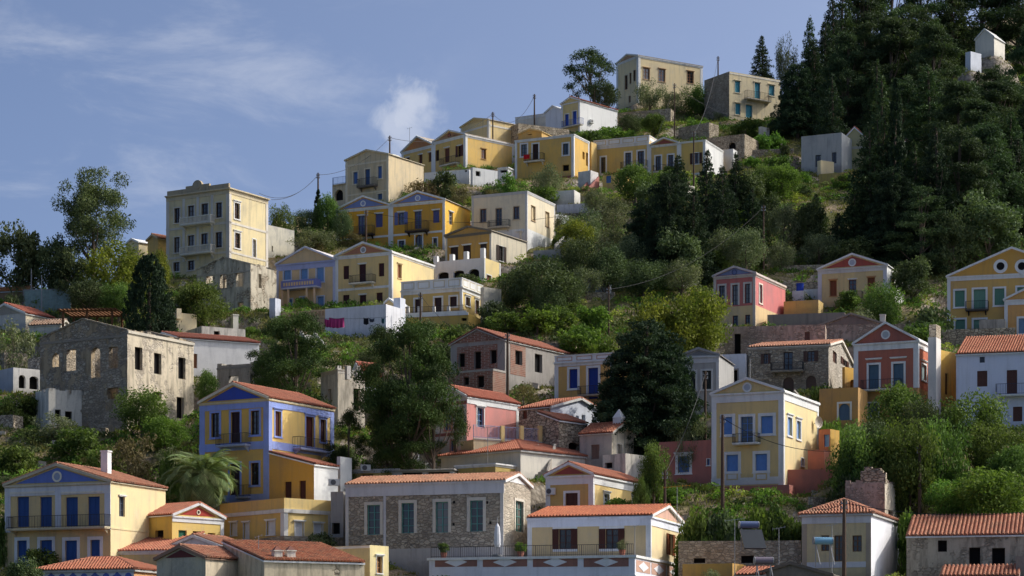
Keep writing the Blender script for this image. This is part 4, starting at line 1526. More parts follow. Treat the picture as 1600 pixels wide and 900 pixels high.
# --- right half
h = H('house', 'grey house with dark windows in the shade of the wood', 'U', xl=60, xc=375, yc=135, yb=440, xr=482, yr=150, th=25, wall=plaster(c(182, 180, 174), .6))
h.w('F', [(170, 310, 212, 404), (300, 290, 335, 376)], 'g', c(50, 50, 58)).done(wallR=plaster(WHITE, .2))
h = H('house', 'pale yellow house with a red roof edge half hidden by dark conifers', 'U', xl=335, xc=620, yc=235, yb=400, xr=720, yr=250, th=20, wall=plaster(c(200, 190, 130), .3))
h.gable('F', 90, (c(176, 74, 60), c(190, 90, 70), .1), c(186, 176, 130), WHITE).cornice('F', .4, c(190, 186, 170), .1).pil(.35, OFFW, 'F').done()
h = H('terrace_block', 'cream terrace corner with pots below the grey shaded house', 'U', xl=185, xc=212, yc=352, yb=470, xr=315, yr=375, th=60, wall=plaster(c(228, 210, 166), .2), cat='terrace').done()
h = H('terrace_block', 'yellow terrace front below the conifers right of the cream terrace corner', 'U', xl=200, xc=470, yc=440, yb=560, th=20, D=3, wall=plaster(c(196, 168, 92), .3), cat='terrace').done()
h = H('house', 'small brick red house with a grey band glimpsed between conifers', 'U', xl=850, xc=1000, yc=215, yb=330, xr=1060, yr=222, th=20, wall=plaster(c(150, 88, 76), .3))
h.cornice('F', .5, c(170, 168, 170), .1).gable('F', 175, (c(196, 80, 60), c(206, 92, 66), .1), None, WHITE).done()
h = H('house', 'small white roof glimpsed between conifers above the brick red house', 'U', xl=860, xc=945, yc=160, yb=260, xr=982, yr=168, th=30, wall=plaster(WHITE, .2)).done()
h = H('house', 'white gabled house high in the wood at the upper right', 'E', xl=972, xc=1060, yc=175, yb=260, xr=1110, yr=185, th=35, Y=304 * K, wall=plaster(OFFW, .2))
h.gable('F', 132, slab=c(200, 200, 196), rake=WHITE).done()
h = H('house', 'white wall patch in the wood below the white gabled house at the upper right', 'E', xl=925, xc=950, yc=240, yb=330, xr=1000, yr=250, th=50, Y=299 * K, wall=plaster(c(216, 220, 228), .2)).done()

# ruined walls under the terrace row
h = H('ruined_wall', 'crumbling rubble wall with an arch below the cream turquoise house', 'D', xl=950, xc=1145, yc=530, yb=660, xr=1220, yr=560, th=28, wall=RUBBLE, cat='ruin')
h.w('F', [(1062, 575, 1098, 640)], 'o', arch=True).done()
h = H('ruined_wall', 'pale broken wall stump right of the rubble wall with the arch', 'D', xl=1218, xc=1228, yc=492, yb=575, xr=1262, yr=500, th=55, wall=RUINW, cat='ruin').done()
h = H('retaining_wall', 'heap of rubble and stones below the bushes of the ridge', 'D', xl=800, xc=960, yc=470, yb=560, xr=1010, yr=455, th=40, wall=RUBBLE, cat='wall').done()
h = H('retaining_wall', 'grey terrace wall under the large cream house on the ridge', 'D', xl=480, xc=760, yc=398, yb=480, th=20, D=2, wall=RUBBLE, cat='wall').done()
h = H('retaining_wall', 'stained white stair wall left of the panelled parapet house', 'T', xl=190, xc=248, yc=48, yb=140, xr=285, yr=60, th=35, wall=plaster(c(206, 204, 200), .9), cat='wall').done()
h = H('outhouse', 'white sloping shed wall below the red cloth house', 'T', xl=60, xc=172, yc=140, yb=205, xr=200, yr=150, th=20, wall=plaster(c(226, 222, 212), .4)).done()
h = H('retaining_wall', 'low white terrace wall above the cream flat roofed house', 'T', xl=90, xc=280, yc=200, yb=255, th=15, D=2, wall=plaster(c(206, 208, 212), .5), cat='wall').done()
h = H('retaining_wall', 'grey block wall under the white side block with the brown door', 'T', xl=-20, xc=110, yc=418, yb=470, th=15, D=2, wall=plaster(c(176, 172, 164), .7), cat='wall').done()
h = H('shed', 'small pale blue hut with a dark door under the olive trees', 'T', xl=210, xc=318, yc=550, yb=622, xr=345, yr=556, th=25, wall=plaster(c(190, 200, 212), .3))
h.w('F', [(246, 560, 272, 618)], 'd', c(44, 66, 76)).done()
h = H('outhouse', 'white fragment of a house behind the dark conifers below the terrace row', 'T', xl=672, xc=700, yc=115, yb=190, xr=730, yr=100, th=40, wall=plaster(OFFW, .5), cat='ruin').done()
h = H('ruined_wall', 'two white slanting wall pieces above the yellow green tree', 'T', xl=610, xc=660, yc=560, yb=610, xr=745, yr=540, th=50, wall=RUINW, cat='ruin').done()

# pink house, linking wall, gabled yellow house
h = H('house', 'pink house with a lavender grey gable and three tall framed windows', 'O', xl=165, xc=473, yc=225, yb=620, xr=692, yr=308, wall=plaster(c(196, 112, 104), .2), th=26)
h.w('F', [(205, 312, 248, 455), (302, 306, 344, 455), (395, 298, 434, 440)], 'dg', c(70, 66, 66), tw=.22, tcol=c(206, 196, 184))
h.w('F', [(305, 532, 344, 610), (397, 526, 434, 605)], 'g', c(40, 38, 40))
h.w('R', [(500, 305, 522, 440)], 's', c(150, 156, 150), tw=.18, tcol=c(226, 214, 196))
h.gable('F', 163, slab=c(206, 190, 180), tym=c(130, 140, 176), inset=.05, rake=c(206, 190, 186), oculus=(.35, c(90, 100, 140), c(110, 120, 160))).cornice('FR', .35, c(206, 192, 180), .2).pil(.35, c(206, 194, 180), 'F')
h.done(base=plaster(c(220, 190, 140), .2), base_h=1.9, wallR=plaster(c(210, 124, 120), .3))
h = H('house', 'yellow house with a brick red gable panel and brown shutters beside white yards', 'O', xl=932, xc=1440, yc=165, yb=455, xr=1562, yr=215, wall=plaster(c(222, 196, 138), .2), th=22)
h.w('F', [(1020, 275, 1069, 388), (1298, 253, 1350, 364)], 's', c(136, 78, 48), lint=.16, tw=.04, tcol=c(200, 150, 100))
h.w('F', [(1158, 268, 1214, 405)], 'dg', c(120, 70, 52), lint=.16)
h.w('R', [(1470, 255, 1492, 330)], 's', c(200, 170, 120), tw=.1, lint=.12)
h.balcony('F', 1105, 1252, 355, 418, .9, c(190, 170, 130)).gable('F', 70, slab=WHITE, tym=c(176, 84, 70), rake=WHITE, oculus=(.5, WHITE, c(170, 176, 190))).cornice('F', .55, c(216, 212, 206), .22).pil(.5, c(210, 208, 214), 'F')
h.done(wallR=plaster(WHITE, .15), base=plaster(c(220, 190, 130), .2), base_h=.6)
hL = h
h = H('garden_wall', 'yellow yard wall linking the pink house with the gabled yellow house', 'O', xl=680, xc=935, yc=415, yb=520, th=20, D=2, wall=plaster(c(206, 174, 100), .2), cat='wall').done()
h = H('garden_wall', 'white yard wall with a step behind the yellow linking wall', 'O', xl=700, xc=935, yc=335, yb=430, th=20, D=1.0, Y=hL.C.y + 5 * K, wall=plaster(WHITE, .15), cat='wall').done()
h = H('water_tank_stand', 'white square plinth carrying a blue barrel between the pink and yellow houses', 'O', xl=742, xc=825, yc=348, yb=430, th=20, D=2, Y=hL.C.y + 3 * K, wall=plaster(WHITE, .2), cat='plinth', foot=False).done()
h = H('retaining_wall', 'plain grey cement wall under the yellow linking wall', 'O', xl=560, xc=1130, yc=508, yb=640, th=12, D=2, wall=plaster(c(140, 130, 120), .5), cat='wall').done()
h = H('ruined_house', 'pinkish ruined wall with a low stone gable behind the red house', 'M', xl=422, xc=1010, yc=100, yb=330, th=10, D=3, wall=RUINPK, cat='ruin')
h.w('F', [(890, 145, 920, 195)], 's', c(110, 80, 70))
h.w('F', [(478, 155, 515, 330)], 'o', c(220, 210, 180)).done()
h = H('ruined_house', 'low stone gable of a ruined pink house above the stone house roof', 'O', xl=930, xc=1420, yc=600, yb=720, th=12, D=5, wall=RUINPK, cat='ruin')
h.gable('F', 508, slab=c(150, 130, 120), rake=c(150, 138, 126), tym=c(140, 122, 112), ).chimney(1408, 525, 575, 40, -.5, OFFW).done()

# ochre house at far right, orange house at the edge
h = H('house', 'large ochre house with two round gable openings and green shutters', 'P', xl=540, xc=1150, yc=160, yb=470, th=17, D=10, wall=plaster(c(214, 172, 96), .15))
h.w('F', [(576, 252, 622, 328), (762, 242, 808, 320), (578, 388, 624, 440), (868, 236, 912, 312)], 's', c(96, 140, 120), tw=.22)
h.w('F', [(664, 246, 720, 340), (664, 388, 720, 440)], 'd', c(110, 150, 130), tw=.24)
h.balcony('F', 626, 730, 300, 345, .9, c(90, 84, 80), brackets='iron').gable('F', 45, slab=WHITE, tym=c(206, 158, 76), rake=WHITE).cornice('F', .5, WHITE, .2).pil(.4, WHITE, 'F')
for x in (790, 890):
    a, z = h.loc('F', x, 138)
    mb = MB()
    mb.disc(h.fr['F'], a, z, .85, 0, .06, 20)
    o = mb.build('oculus', plaster(WHITE, .1), h.root)
    mb = MB()
    mb.disc(h.fr['F'], a, z, .48, .03, .068, 20)
    mb.build('oculus_shade_disc', paint(HOLE_SHADE, .9, 0), o)  # dark disc on the wall paints the shade of a round opening
h.done()
h = H('house', 'orange house with a blue shutter cut off by the right edge', 'P', xl=808, xc=1100, yc=285, yb=475, th=17, D=7, wall=plaster(c(216, 162, 96), .15))
h.w('F', [(875, 382, 920, 452)], 's', c(120, 150, 180), tw=.24).gable('F', 215, slab=WHITE, rake=WHITE, tym=c(214, 166, 90)).cornice('F', .6, WHITE, .15).pil(.4, WHITE, 'F').done()
h = H('retaining_wall', 'ruined grey terrace wall below the large ochre house', 'P', xl=490, xc=860, yc=425, yb=520, th=12, D=2, wall=RUBBLE, cat='wall').done()
h = H('ruined_wall', 'grey ruined block at the foot of the large ochre house', 'P', xl=690, xc=812, yc=385, yb=480, th=14, D=4, wall=RUING, cat='ruin')
h.w('F', [(715, 440, 745, 478)], 'o').done()

# red house
h = H('house', 'brick red house with a white gable frame and two tall white framed doors', 'P', xl=102, xc=403, yc=487, yb=860, xr=576, yr=545, wall=plaster(c(176, 106, 86), .15), th=25)
h.w('F', [(172, 600, 220, 722), (287, 594, 336, 712)], 'd', c(84, 110, 128), tw=.22, lint=.5)
h.w('R', [(421, 600, 442, 672)], 's', c(150, 170, 170), tw=.18, lint=.3)
h.w('F', [(168, 780, 218, 860)], 'd', c(80, 100, 116), tw=.16)
h.balcony('F', 134, 318, 668, 720, .95, OFFW, brackets='iron').gable('F', 395, slab=WHITE, tym=c(170, 100, 84), rake=WHITE, oculus=(.5, WHITE, c(170, 176, 180))).cornice('FR', .75, WHITE, .22).pil(.5, WHITE, 'FR', back=False, z0=2.4)
h.done(base=plaster(c(192, 150, 90), .3), base_h=2.4, wallR=plaster(c(190, 110, 80), .1))
hM = h
h = H('chimney_stack', 'tall white chimney stack with a stone top against the red house', 'P', xl=450, xc=488, yc=470, yb=860, xr=506, yr=474, th=25, wall=plaster(c(222, 216, 208), .4), cat='chimney', foot=False).done()
h = H('chimney_stack', 'ruined stone chimney rising behind the white stack of the red house', 'P', xl=455, xc=488, yc=410, yb=520, xr=497, yr=412, th=25, Y=hM.C.y + 6 * K, wall=RUBBLE, cat='chimney', foot=False).done()
h = H('house', 'sunlit yellow rear wing right of the white chimney stack', 'P', xl=495, xc=508, yc=530, yb=780, xr=582, yr=545, th=40, wall=plaster(c(214, 168, 70), .3))
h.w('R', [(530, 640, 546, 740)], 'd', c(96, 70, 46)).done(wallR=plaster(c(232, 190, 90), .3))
h = H('garden_wall', 'ochre wall with a blue arched door left of the red house', 'P', xl=-60, xc=122, yc=705, yb=900, th=22, D=3, wall=plaster(c(190, 148, 88), .4), cat='wall')
h.w('F', [(32, 782, 84, 860)], 'd', c(84, 112, 140), tw=.2, arch=.4).done()
h = H('outhouse', 'orange yellow block with an arch between the stone house and the red house', 'M', xl=1110, xc=1125, yc=350, yb=480, xr=1192, yr=362, th=45, wall=plaster(c(206, 156, 70), .2))
h.w('R', [(1158, 425, 1180, 475)], 'o', arch=True).done(wallR=plaster(c(232, 186, 90), .2))

# white house right edge
h = H('house', 'white blue tinted house with brown doors and a red tiled roof at the right edge', 'P', xl=582, xc=1150, yc=530, yb=905, th=16, D=8, wall=plaster(c(214, 218, 232), .12))
h.w('F', [(680, 628, 728, 702), (848, 796, 892, 865)], 's', c(100, 66, 56))
h.w('F', [(692, 562, 716, 590)], 'g', c(60, 60, 70))
h.w('F', [(819, 624, 868, 736)], 'd', c(96, 62, 52))
h.balcony('F', 768, 1000, 686, 745, .9, WHITE, c(50, 58, 80), brackets=False)
h.monoF(h.He, h.He + 2.3 * K, (c(190, 108, 78), c(212, 142, 108), .25)).done()

# stone house under it
h = H('stone_house', 'grey stone house with brown shutters, balcony and two arched cellar doors', 'M', xl=560, xc=1030, yc=225, yb=500, xr=1168, yr=272, wall=GREYST, th=17)
h.w('F', [(648, 272, 676, 332), (905, 256, 948, 318)], 'so', c(84, 62, 54))
h.w('F', [(766, 262, 820, 372)], 'dg', c(70, 52, 46))
h.w('F', [(764, 410, 826, 498), (898, 402, 957, 488)], 'd', c(96, 76, 66), arch=.35)
h.w('R', [(1055, 260, 1078, 326)], 's', c(90, 60, 48))
h.w('R', [(1112, 278, 1134, 344)], 'so', c(80, 50, 40))
h.balcony('F', 690, 875, 322, 378, 1.0, c(150, 142, 130)).gable('R', 190, (c(196, 130, 100), c(214, 160, 130), .3), None, OFFW, cw=.3).cornice('F', .2, c(170, 160, 146), .1)
h.done(wallR=stone(c(168, 160, 146), c(206, 198, 182), c(180, 170, 154), 2.4))
h = H('house', 'grey shaded classical house with a gable beside the tall dark fir', 'M', xl=150, xc=388, yc=285, yb=640, xr=402, yr=290, th=16, D=6, wall=plaster(c(168, 166, 162), .3))
h.w('F', [(290, 372, 342, 480), (222, 376, 250, 480)], 'g', c(60, 56, 54), tw=.2, tcol=c(200, 200, 198))
h.gable('F', 232, slab=c(120, 116, 114), tym=c(130, 130, 130), rake=c(150, 148, 146)).cornice('F', .7, c(196, 196, 196), .2).pil(.3, c(206, 206, 206), 'F', left=False).done()
h = H('outhouse', 'white block with a dark open doorway right of the grey classical house', 'M', xl=400, xc=543, yc=272, yb=470, th=16, D=5, wall=plaster(c(206, 210, 218), .2))
h.w('F', [(432, 368, 496, 462)], 'o', tw=.16, tcol=c(150, 150, 154)).done()

# yellow house with pale blue shutters
h = H('house', 'tall pale yellow house with light blue shutters and a white gable', 'N', xl=345, xc=765, yc=155, yb=695, xr=970, yr=226, wall=plaster(c(224, 196, 132), .08), th=24)
LB = c(104, 146, 206)
h.w('F', [(413, 306, 466, 408), (634, 300, 704, 402), (432, 527, 500, 624), (602, 522, 670, 620)], 's', LB, tw=.3, lint=.0)
h.w('F', [(516, 304, 586, 460)], 'dg', c(96, 134, 196), tw=.26)
h.w('R', [(790, 308, 815, 414), (843, 330, 866, 434)], 's', c(140, 176, 222), tw=.22, lint=.14)
h.w('R', [(868, 548, 886, 592)], 's', c(90, 130, 200), tw=.1)
for x in (466, 637):
    a0, z0, a1, z1 = h.rect('F', x - 34, 636, x + 34, 676)
    mb = MB()
    mb.fbox(h.fr['F'], a0 - .25, a1 + .25, z0 - .1, z1 + .1, 0, .04)
    mb.fbox(h.fr['F'], a0, a1, z0, z1, .04, .06, 1)
    mb.fbox(h.fr['F'], a0 + .15, a1 - .15, z0 + .12, z1 - .12, .06, .075)
    mb.build('apron_panel', [plaster(WHITE, .15), plaster(c(220, 196, 140), .1)], h.root)
h.balcony('F', 466, 614, 402, 466, .85, WHITE, IRON, brackets=False).band('F', z=.35, h=.7, col=WHITE, name='base_band')
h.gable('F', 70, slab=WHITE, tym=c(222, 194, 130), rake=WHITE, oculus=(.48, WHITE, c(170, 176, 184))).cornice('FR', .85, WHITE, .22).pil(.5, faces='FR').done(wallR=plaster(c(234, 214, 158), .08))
hN = h
h = H('house', 'terracotta pink flat wing with one blue shuttered window left of the tall yellow house', 'N', xl=35, xc=350, yc=440, yb=800, on=hN, D=8, wall=plaster(c(178, 112, 98), .15))
h.w('F', [(148, 535, 214, 630)], 's', LB, tw=.28, lint=.1)
h.w('F', [(318, 552, 334, 588), (258, 700, 278, 742)], 's', c(84, 110, 160), tw=.06)
h.done()
h = H('plinth_wall', 'terracotta base wall below the tall yellow house', 'N', xl=345, xc=800, yc=702, yb=830, th=22, D=3, Y=hN.C.y - .5 * K, wall=plaster(c(178, 112, 98), .2), cat='wall').done()
h = H('garden_wall', 'terracotta garden wall right of the tall yellow house', 'N', xl=775, xc=1050, yc=612, yb=760, th=5, D=1, Y=hN.C.y + .6 * K, wall=plaster(c(186, 116, 98), .15), cat='wall', foot=False).done()
h = H('outhouse', 'orange block with a pale blue shutter behind the garden wall', 'N', xl=972, xc=1040, yc=376, yb=560, xr=1092, yr=384, th=35, wall=plaster(c(190, 116, 84), .2))
h.w('F', [(1003, 408, 1034, 480)], 's', c(130, 166, 206)).done(wallR=plaster(c(226, 180, 90), .2))
h = H('outhouse', 'low terracotta block between the satellite dish wall and the orange block', 'N', xl=908, xc=1003, yc=497, yb=620, xr=1030, yr=500, th=24, wall=plaster(c(190, 118, 96), .2)).done()

# unfinished brick house, yellow blue-shutter house, pink house, stone barn
h = H('unfinished_house', 'unfinished grey concrete house with brick infill and a red roof', 'K', xl=192, xc=447, yc=128, yb=345, xr=742, yr=170, wall=plaster(c(160, 154, 146), .5), th=32)
h.w('F', [(229, 187, 259, 250), (302, 178, 335, 258), (377, 170, 408, 234)], 'o')
h.w('R', [(495, 174, 528, 240), (587, 190, 622, 276)], 'o')
for face, r in (('F', (222, 150, 412, 262)), ('R', (472, 150, 543, 290))):
    a0, z0, a1, z1 = h.rect(face, *r)
    mb = MB()
    ops = [o for o in h.ops[face]]
    xs = sorted({a0, a1} | {v for o in ops for v in (o[0], o[2]) if a0 < v < a1})
    zs = sorted({z0, z1} | {v for o in ops for v in (o[1], o[3]) if z0 < v < z1})
    for i in range(len(xs) - 1):
        for j in range(len(zs) - 1):
            ax, az = (xs[i] + xs[i + 1]) / 2, (zs[j] + zs[j + 1]) / 2
            if not any(o[0] < ax < o[2] and o[1] < az < o[3] for o in ops):
                mb.fbox(h.fr[face], xs[i], xs[i + 1], zs[j], zs[j + 1], 0, .02)
    mb.build('brick_infill', brickmat(), h.root)
h.gable('F', 66, (c(164, 86, 64), c(186, 112, 86), .3), None, None)
mb = MB()
mb.face([h.fr['F'](a, z, .03) for a, z in ((-h.W / 2 + .3, h.He + .15), (h.W / 2 - .3, h.He + .15), (0, h.He + h.gF - .1))])
mb.build('brick_gable', brickmat(), h.root)
h.done()
hO = h
h = H('terrace_block', 'bare brick lower block with openings in front of the unfinished house', 'K', xl=178, xc=390, yc=258, yb=400, xr=450, yr=268, th=32, wall=brickmat(), cat='house')
h.w('F', [(253, 298, 278, 334), (316, 292, 349, 346)], 'o').band('FR', z=h.He - .1, h=.22, col=c(170, 164, 154)).done()
h = H('house', 'yellow flat roofed house with cobalt shutters right of the unfinished house', 'K', xl=680, xc=960, yc=215, yb=420, th=24, D=8, wall=plaster(c(214, 170, 96), .15))
h.w('F', [(749, 260, 787, 350)], 's', c(36, 62, 140), tw=.26)
h.w('F', [(838, 254, 884, 400)], 'd', c(36, 62, 140), tw=.26)
h.balcony('F', 788, 905, 338, 386, .9, c(180, 170, 150)).cornice('F', .45, WHITE, .25).parapet(.7, WHITE, posts=3, inset_col=c(190, 140, 110)).pil(.45, WHITE, 'F').done()
hP = h
h = H('house', 'pink house with a blue door, red roof and a railed terrace', 'K', xl=110, xc=268, yc=392, yb=640, xr=512, yr=418, wall=plaster(c(206, 198, 192), .25), th=36)
h.w('F', [(222, 440, 249, 522), (165, 470, 198, 545), (192, 594, 222, 652)], 'g', c(84, 104, 150), tw=.1, tcol=c(190, 130, 124))
h.w('R', [(316, 442, 348, 532)], 'dg', c(120, 150, 190), tw=.14, lint=.1)
h.band('F', y=415, h=.35, col=c(150, 90, 84), name='string_course').band('F', y=560, h=.3, col=c(150, 90, 84))
h.cornice('R', .6, WHITE, .12).pil(.5, WHITE, 'R').gable('F', 335, (c(170, 80, 58), c(190, 100, 74), .2), c(196, 190, 186), WHITE)
h.done(wallR=plaster(c(214, 142, 132), .15))
hQ = h
h = H('terrace_block', 'yellow terrace with white posts and railings beside the pink house', 'K', xl=240, xc=300, yc=590, yb=700, xr=622, yr=606, th=58, Y=hQ.C.y - 3 * K, wall=plaster(c(210, 190, 150), .25), cat='terrace')
h.balcony('R', 300, 620, 532, 600, .05, OFFW, c(150, 164, 196), brackets=False)
for x in (435, 525, 612):
    a, z0, a1, z1 = h.rect('R', x - 8, 526, x + 8, 592)
    mb = MB()
    mb.fbox(h.fr['R'], a, a1, z0 - .2, z1, -.2, .12)
    mb.build('post', plaster(c(226, 196, 130), .2), h.root)
h.done()
h = H('stone_house', 'stone barn with a red roof slope and a white sunlit gable wall', 'K', xl=512, xc=660, yc=442, yb=610, xr=932, yr=488, wall=RUBBLE, th=37)
h.w('F', [(529, 456, 550, 494), (606, 449, 626, 486)], 's', c(130, 76, 58))
h.w('R', [(725, 470, 742, 508), (780, 478, 794, 516), (807, 474, 824, 514), (856, 482, 876, 512)], 'o')
h.gable('R', 392, TILE_R, None, WHITE).done(wallR=plaster(c(214, 220, 232), .2))
h = H('stone_house', 'curved rubble annex with a small red lean-to roof below the stone barn', 'K', xl=600, xc=700, yc=500, yb=660, xr=832, yr=545, wall=RUBBLE, th=40)
h.w('R', [(745, 604, 792, 650)], 'o', arch=.3).mono(h.He + .7 * K, h.He, TILE_R).done()
h = H('house', 'small plastered stone cottage with a white bell turret on its roof', 'K', xl=797, xc=948, yc=562, yb=700, xr=1050, yr=540, wall=plaster(c(190, 180, 166), .5), th=32)
h.w('F', [(850, 614, 890, 682)], 'd', c(130, 104, 92))
h.w('R', [(972, 612, 994, 665)], 's', c(150, 142, 130), tw=.1, tcol=c(206, 200, 190))
h.gable('R', 508, TILE_R, None, OFFW)
mb = MB()
fr = h.fr['R']
zt = h.He + h.gR
mb.fbox(fr, -.45, .45, zt - .3, zt + .7, -.9, .05)
mb.hexa([fr(-.5, zt + .7, .1), fr(.5, zt + .7, .1), fr(.5, zt + .7, -.95), fr(-.5, zt + .7, -.95), fr(-.03, zt + 1.6, -.4), fr(.03, zt + 1.6, -.4), fr(.03, zt + 1.6, -.46), fr(-.03, zt + 1.6, -.46)])
mb.build('bell_turret', plaster(WHITE, .3), h.root)
h.done(wallR=stone(**ROCK, scale=2.4, patch=c(222, 212, 190), cover=.75))
h = H('ruined_wall', 'low broken plaster wall in front of the cottage with the bell turret', 'K', xl=905, xc=1012, yc=655, yb=735, xr=1120, yr=660, th=40, wall=RUINW, cat='ruin')
h.w('F', [(915, 698, 950, 725)], 'o').done()
h = H('garden_pillar', 'grey square pillar in front of the cottage door', 'K', xl=888, xc=912, yc=642, yb=690, xr=918, yr=643, th=30, wall=plaster(c(200, 190, 174), .5), cat='pillar', foot=False).done()
h = H('house', 'long cream house with a red hipped roof above the stone house', 'K', xl=148, xc=520, yc=640, yb=790, xr=902, yr=695, wall=plaster(c(206, 200, 186), .25), th=42)
h.hip(565, tile=(c(172, 86, 60), c(194, 110, 78), .2)).done(wallR=plaster(c(222, 216, 200), .25))

# bottom rows
h = H('house', 'yellow house with blue pilasters, deep blue gable and a red roof', 'H', xl=121, xc=525, yc=238, yb=840, xr=905, yr=293, wall=plaster(c(218, 176, 86), .1), th=30)
LV = c(146, 164, 222)
h.w('F', [(188, 320, 236, 462), (420, 306, 470, 447), (420, 612, 467, 742)], 'g', c(50, 30, 36), tw=.2, tcol=LV)
h.w('F', [(303, 314, 356, 497), (297, 617, 356, 800)], 'd', c(52, 30, 36), tw=.2, tcol=LV)
h.w('R', [(562, 310, 596, 456)], 's', c(84, 46, 42), tw=.18, tcol=LV, lint=.14)
h.w('R', [(742, 342, 790, 524)], 'd', c(84, 40, 36), tw=.16, tcol=LV, lint=.14)
h.w('R', [(826, 358, 860, 490)], 's', c(70, 44, 44), tw=.16, tcol=LV, lint=.14)
h.balcony('F', 213, 388, 440, 516, .9, c(170, 178, 206), c(60, 50, 44)).balcony('R', 712, 890, 470, 545, .95, c(170, 178, 210), c(60, 50, 44)).balcony('F', 330, 402, 742, 820, .5, c(170, 178, 206), c(60, 50, 44), brackets=False)
h.band('FR', y=505, h=.75, col=LV, proud=.055)
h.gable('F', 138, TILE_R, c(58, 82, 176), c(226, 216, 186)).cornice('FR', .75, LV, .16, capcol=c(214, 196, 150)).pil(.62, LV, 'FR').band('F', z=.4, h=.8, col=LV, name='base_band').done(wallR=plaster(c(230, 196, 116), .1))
hR = h
h = H('house', 'ochre lean-to with two brown doors and a white end wall beside the blue pilaster house', 'H', xl=527, xc=790, yc=620, yb=830, on=hR, xr=930, wall=plaster(c(206, 158, 70), .12))
h.w('F', [(618, 722, 658, 830), (704, 716, 742, 830)], 'd', c(74, 44, 40))
_, zz, _ = h.hit('F', h.X(527), h.Yy(552))
h.mono(zz, h.He, TILE_R).done(wallR=plaster(WHITE, .12))
h = H('chimney_stack', 'white round stove pipe chimney at the end of the lean-to', 'H', xl=924, xc=944, yc=575, yb=780, xr=950, yr=576, th=30, wall=plaster(WHITE, .2), cat='chimney', foot=False).done()
h = H('house', 'low yellow house with white shuttered windows below the blue pilaster house', 'J', xl=-150, xc=262, yc=400, yb=690, xr=570, yr=408, th=48, wall=plaster(c(214, 178, 98), .2))
h.w('R', [(330, 555, 386, 650), (452, 566, 508, 634)], 's', c(226, 226, 226), lint=.14, tw=.05)
h.w('F', [(150, 548, 204, 636), (2, 560, 38, 660), (-80, 560, -40, 640)], 's', c(216, 216, 216), lint=.12, tw=.05)
h.band('FR', y=482, h=.35, col=c(214, 210, 200), proud=.14).pil(.5, c(216, 214, 208), 'FR', z1=h.He - 1.3).done(wallR=plaster(c(230, 200, 128), .2))
h = H('retaining_wall', 'grey cement wall between the low yellow house and the big stone house', 'J', xl=560, xc=640, yc=360, yb=640, th=22, D=2, wall=plaster(c(170, 166, 160), .4), cat='wall')
h.w('F', [(568, 560, 618, 632)], 'o').done()

# bottom left
h = H('house', 'yellow house with a blue gable, four blue doors and a long iron balcony', 'I', xl=30, xc=648, yc=352, yb=860, xr=970, yr=388, wall=plaster(c(216, 188, 130), .2), th=22)
h.w('F', [(100, 436, 170, 612), (234, 436, 304, 612), (384, 438, 456, 610), (514, 434, 584, 606)], 'd', c(48, 78, 132))
h.w('F', [(102, 692, 158, 860), (236, 690, 306, 860), (382, 692, 452, 860), (530, 688, 586, 800)], 'd', c(48, 82, 140), tw=.3)
h.w('R', [(698, 434, 732, 552)], 'g', c(90, 100, 120), lint=.14)
h.balcony('F', 40, 612, 545, 628, 1.0, c(210, 196, 160), brackets=True)
a0, z0, a1, z1 = h.rect('F', 362, 403, 606, 416)
for q in ((62, 405, 322, 416), (362, 403, 606, 414)):
    a0, z0, a1, z1 = h.rect('F', *q)
    mb = MB()
    mb.fbox(h.fr['F'], a0, a1, z0, z1, 0, .12)
    mb.build('moulding', plaster(OFFW, .2), h.root)
a, _ = h.loc('F', 342, 500)
mb = MB()
mb.fbox(h.fr['F'], a - .3, a + .3, 3.6, h.He - .1, 0, .07)
mb.build('pilaster', plaster(c(206, 208, 214), .2), h.root)
h.gable('F', 236, TILE_O, c(100, 122, 190), c(196, 184, 156), oculus=(.5, c(226, 220, 200), c(150, 160, 180))).cornice('F', .95, c(214, 214, 214), .2, capcol=c(200, 190, 166)).pil(.6, c(206, 208, 214), 'F', z0=2.4).band('R', y=618, h=.15, col=c(226, 210, 160))
h.chimney(622, 166, 285, 46, -4.5, WHITE).done(wallR=plaster(c(232, 212, 160), .2))
hS = h
h = H('house', 'small yellow house with a red gable and white gable frame', 'I', xl=768, xc=1008, yc=548, yb=760, xr=1310, yr=580, th=40, wall=plaster(c(206, 172, 84), .15))
h.w('F', [(908, 632, 958, 678)], 'o')
h.w('R', [(1046, 632, 1094, 674)], 's', c(50, 110, 84))
h.w('R', [(1130, 638, 1182, 668), (1218, 648, 1262, 676)], 'o')
h.gable('R', 466, TILE_R, c(172, 62, 48), WHITE, oculus=(.22, c(240, 230, 200), c(60, 40, 36))).cornice('R', .5, WHITE, .15).pil(.4, WHITE, 'R').done(wallR=plaster(c(228, 196, 112), .15))
h = H('house', 'red tiled house with a white eaves board in front of the four blue doors', 'I', xl=640, xc=1000, yc=752, yb=860, th=16, D=6, wall=plaster(c(206, 186, 130), .3))
h.monoF(h.He, h.He + 1.6 * K, TILE_R).cornice('F', .3, WHITE, .2).done()
h = H('house', 'house with a white raking gable behind the dark red gable ruin', 'I', xl=900, xc=1380, yc=765, yb=890, xr=1560, yr=740, th=28, wall=plaster(c(206, 206, 210), .3))
h.gable('F', 655, TILE_O, c(214, 214, 216), WHITE).done()
h = H('house', 'hip roofed house with a blue and white painted frieze at the bottom edge', 'I', xl=205, xc=785, yc=862, yb=1010, xr=1000, yr=872, th=18, wall=plaster(c(214, 216, 226), .15), Y=134 * K)
h.hip(768, tile=(c(166, 84, 58), c(190, 110, 76), .25))
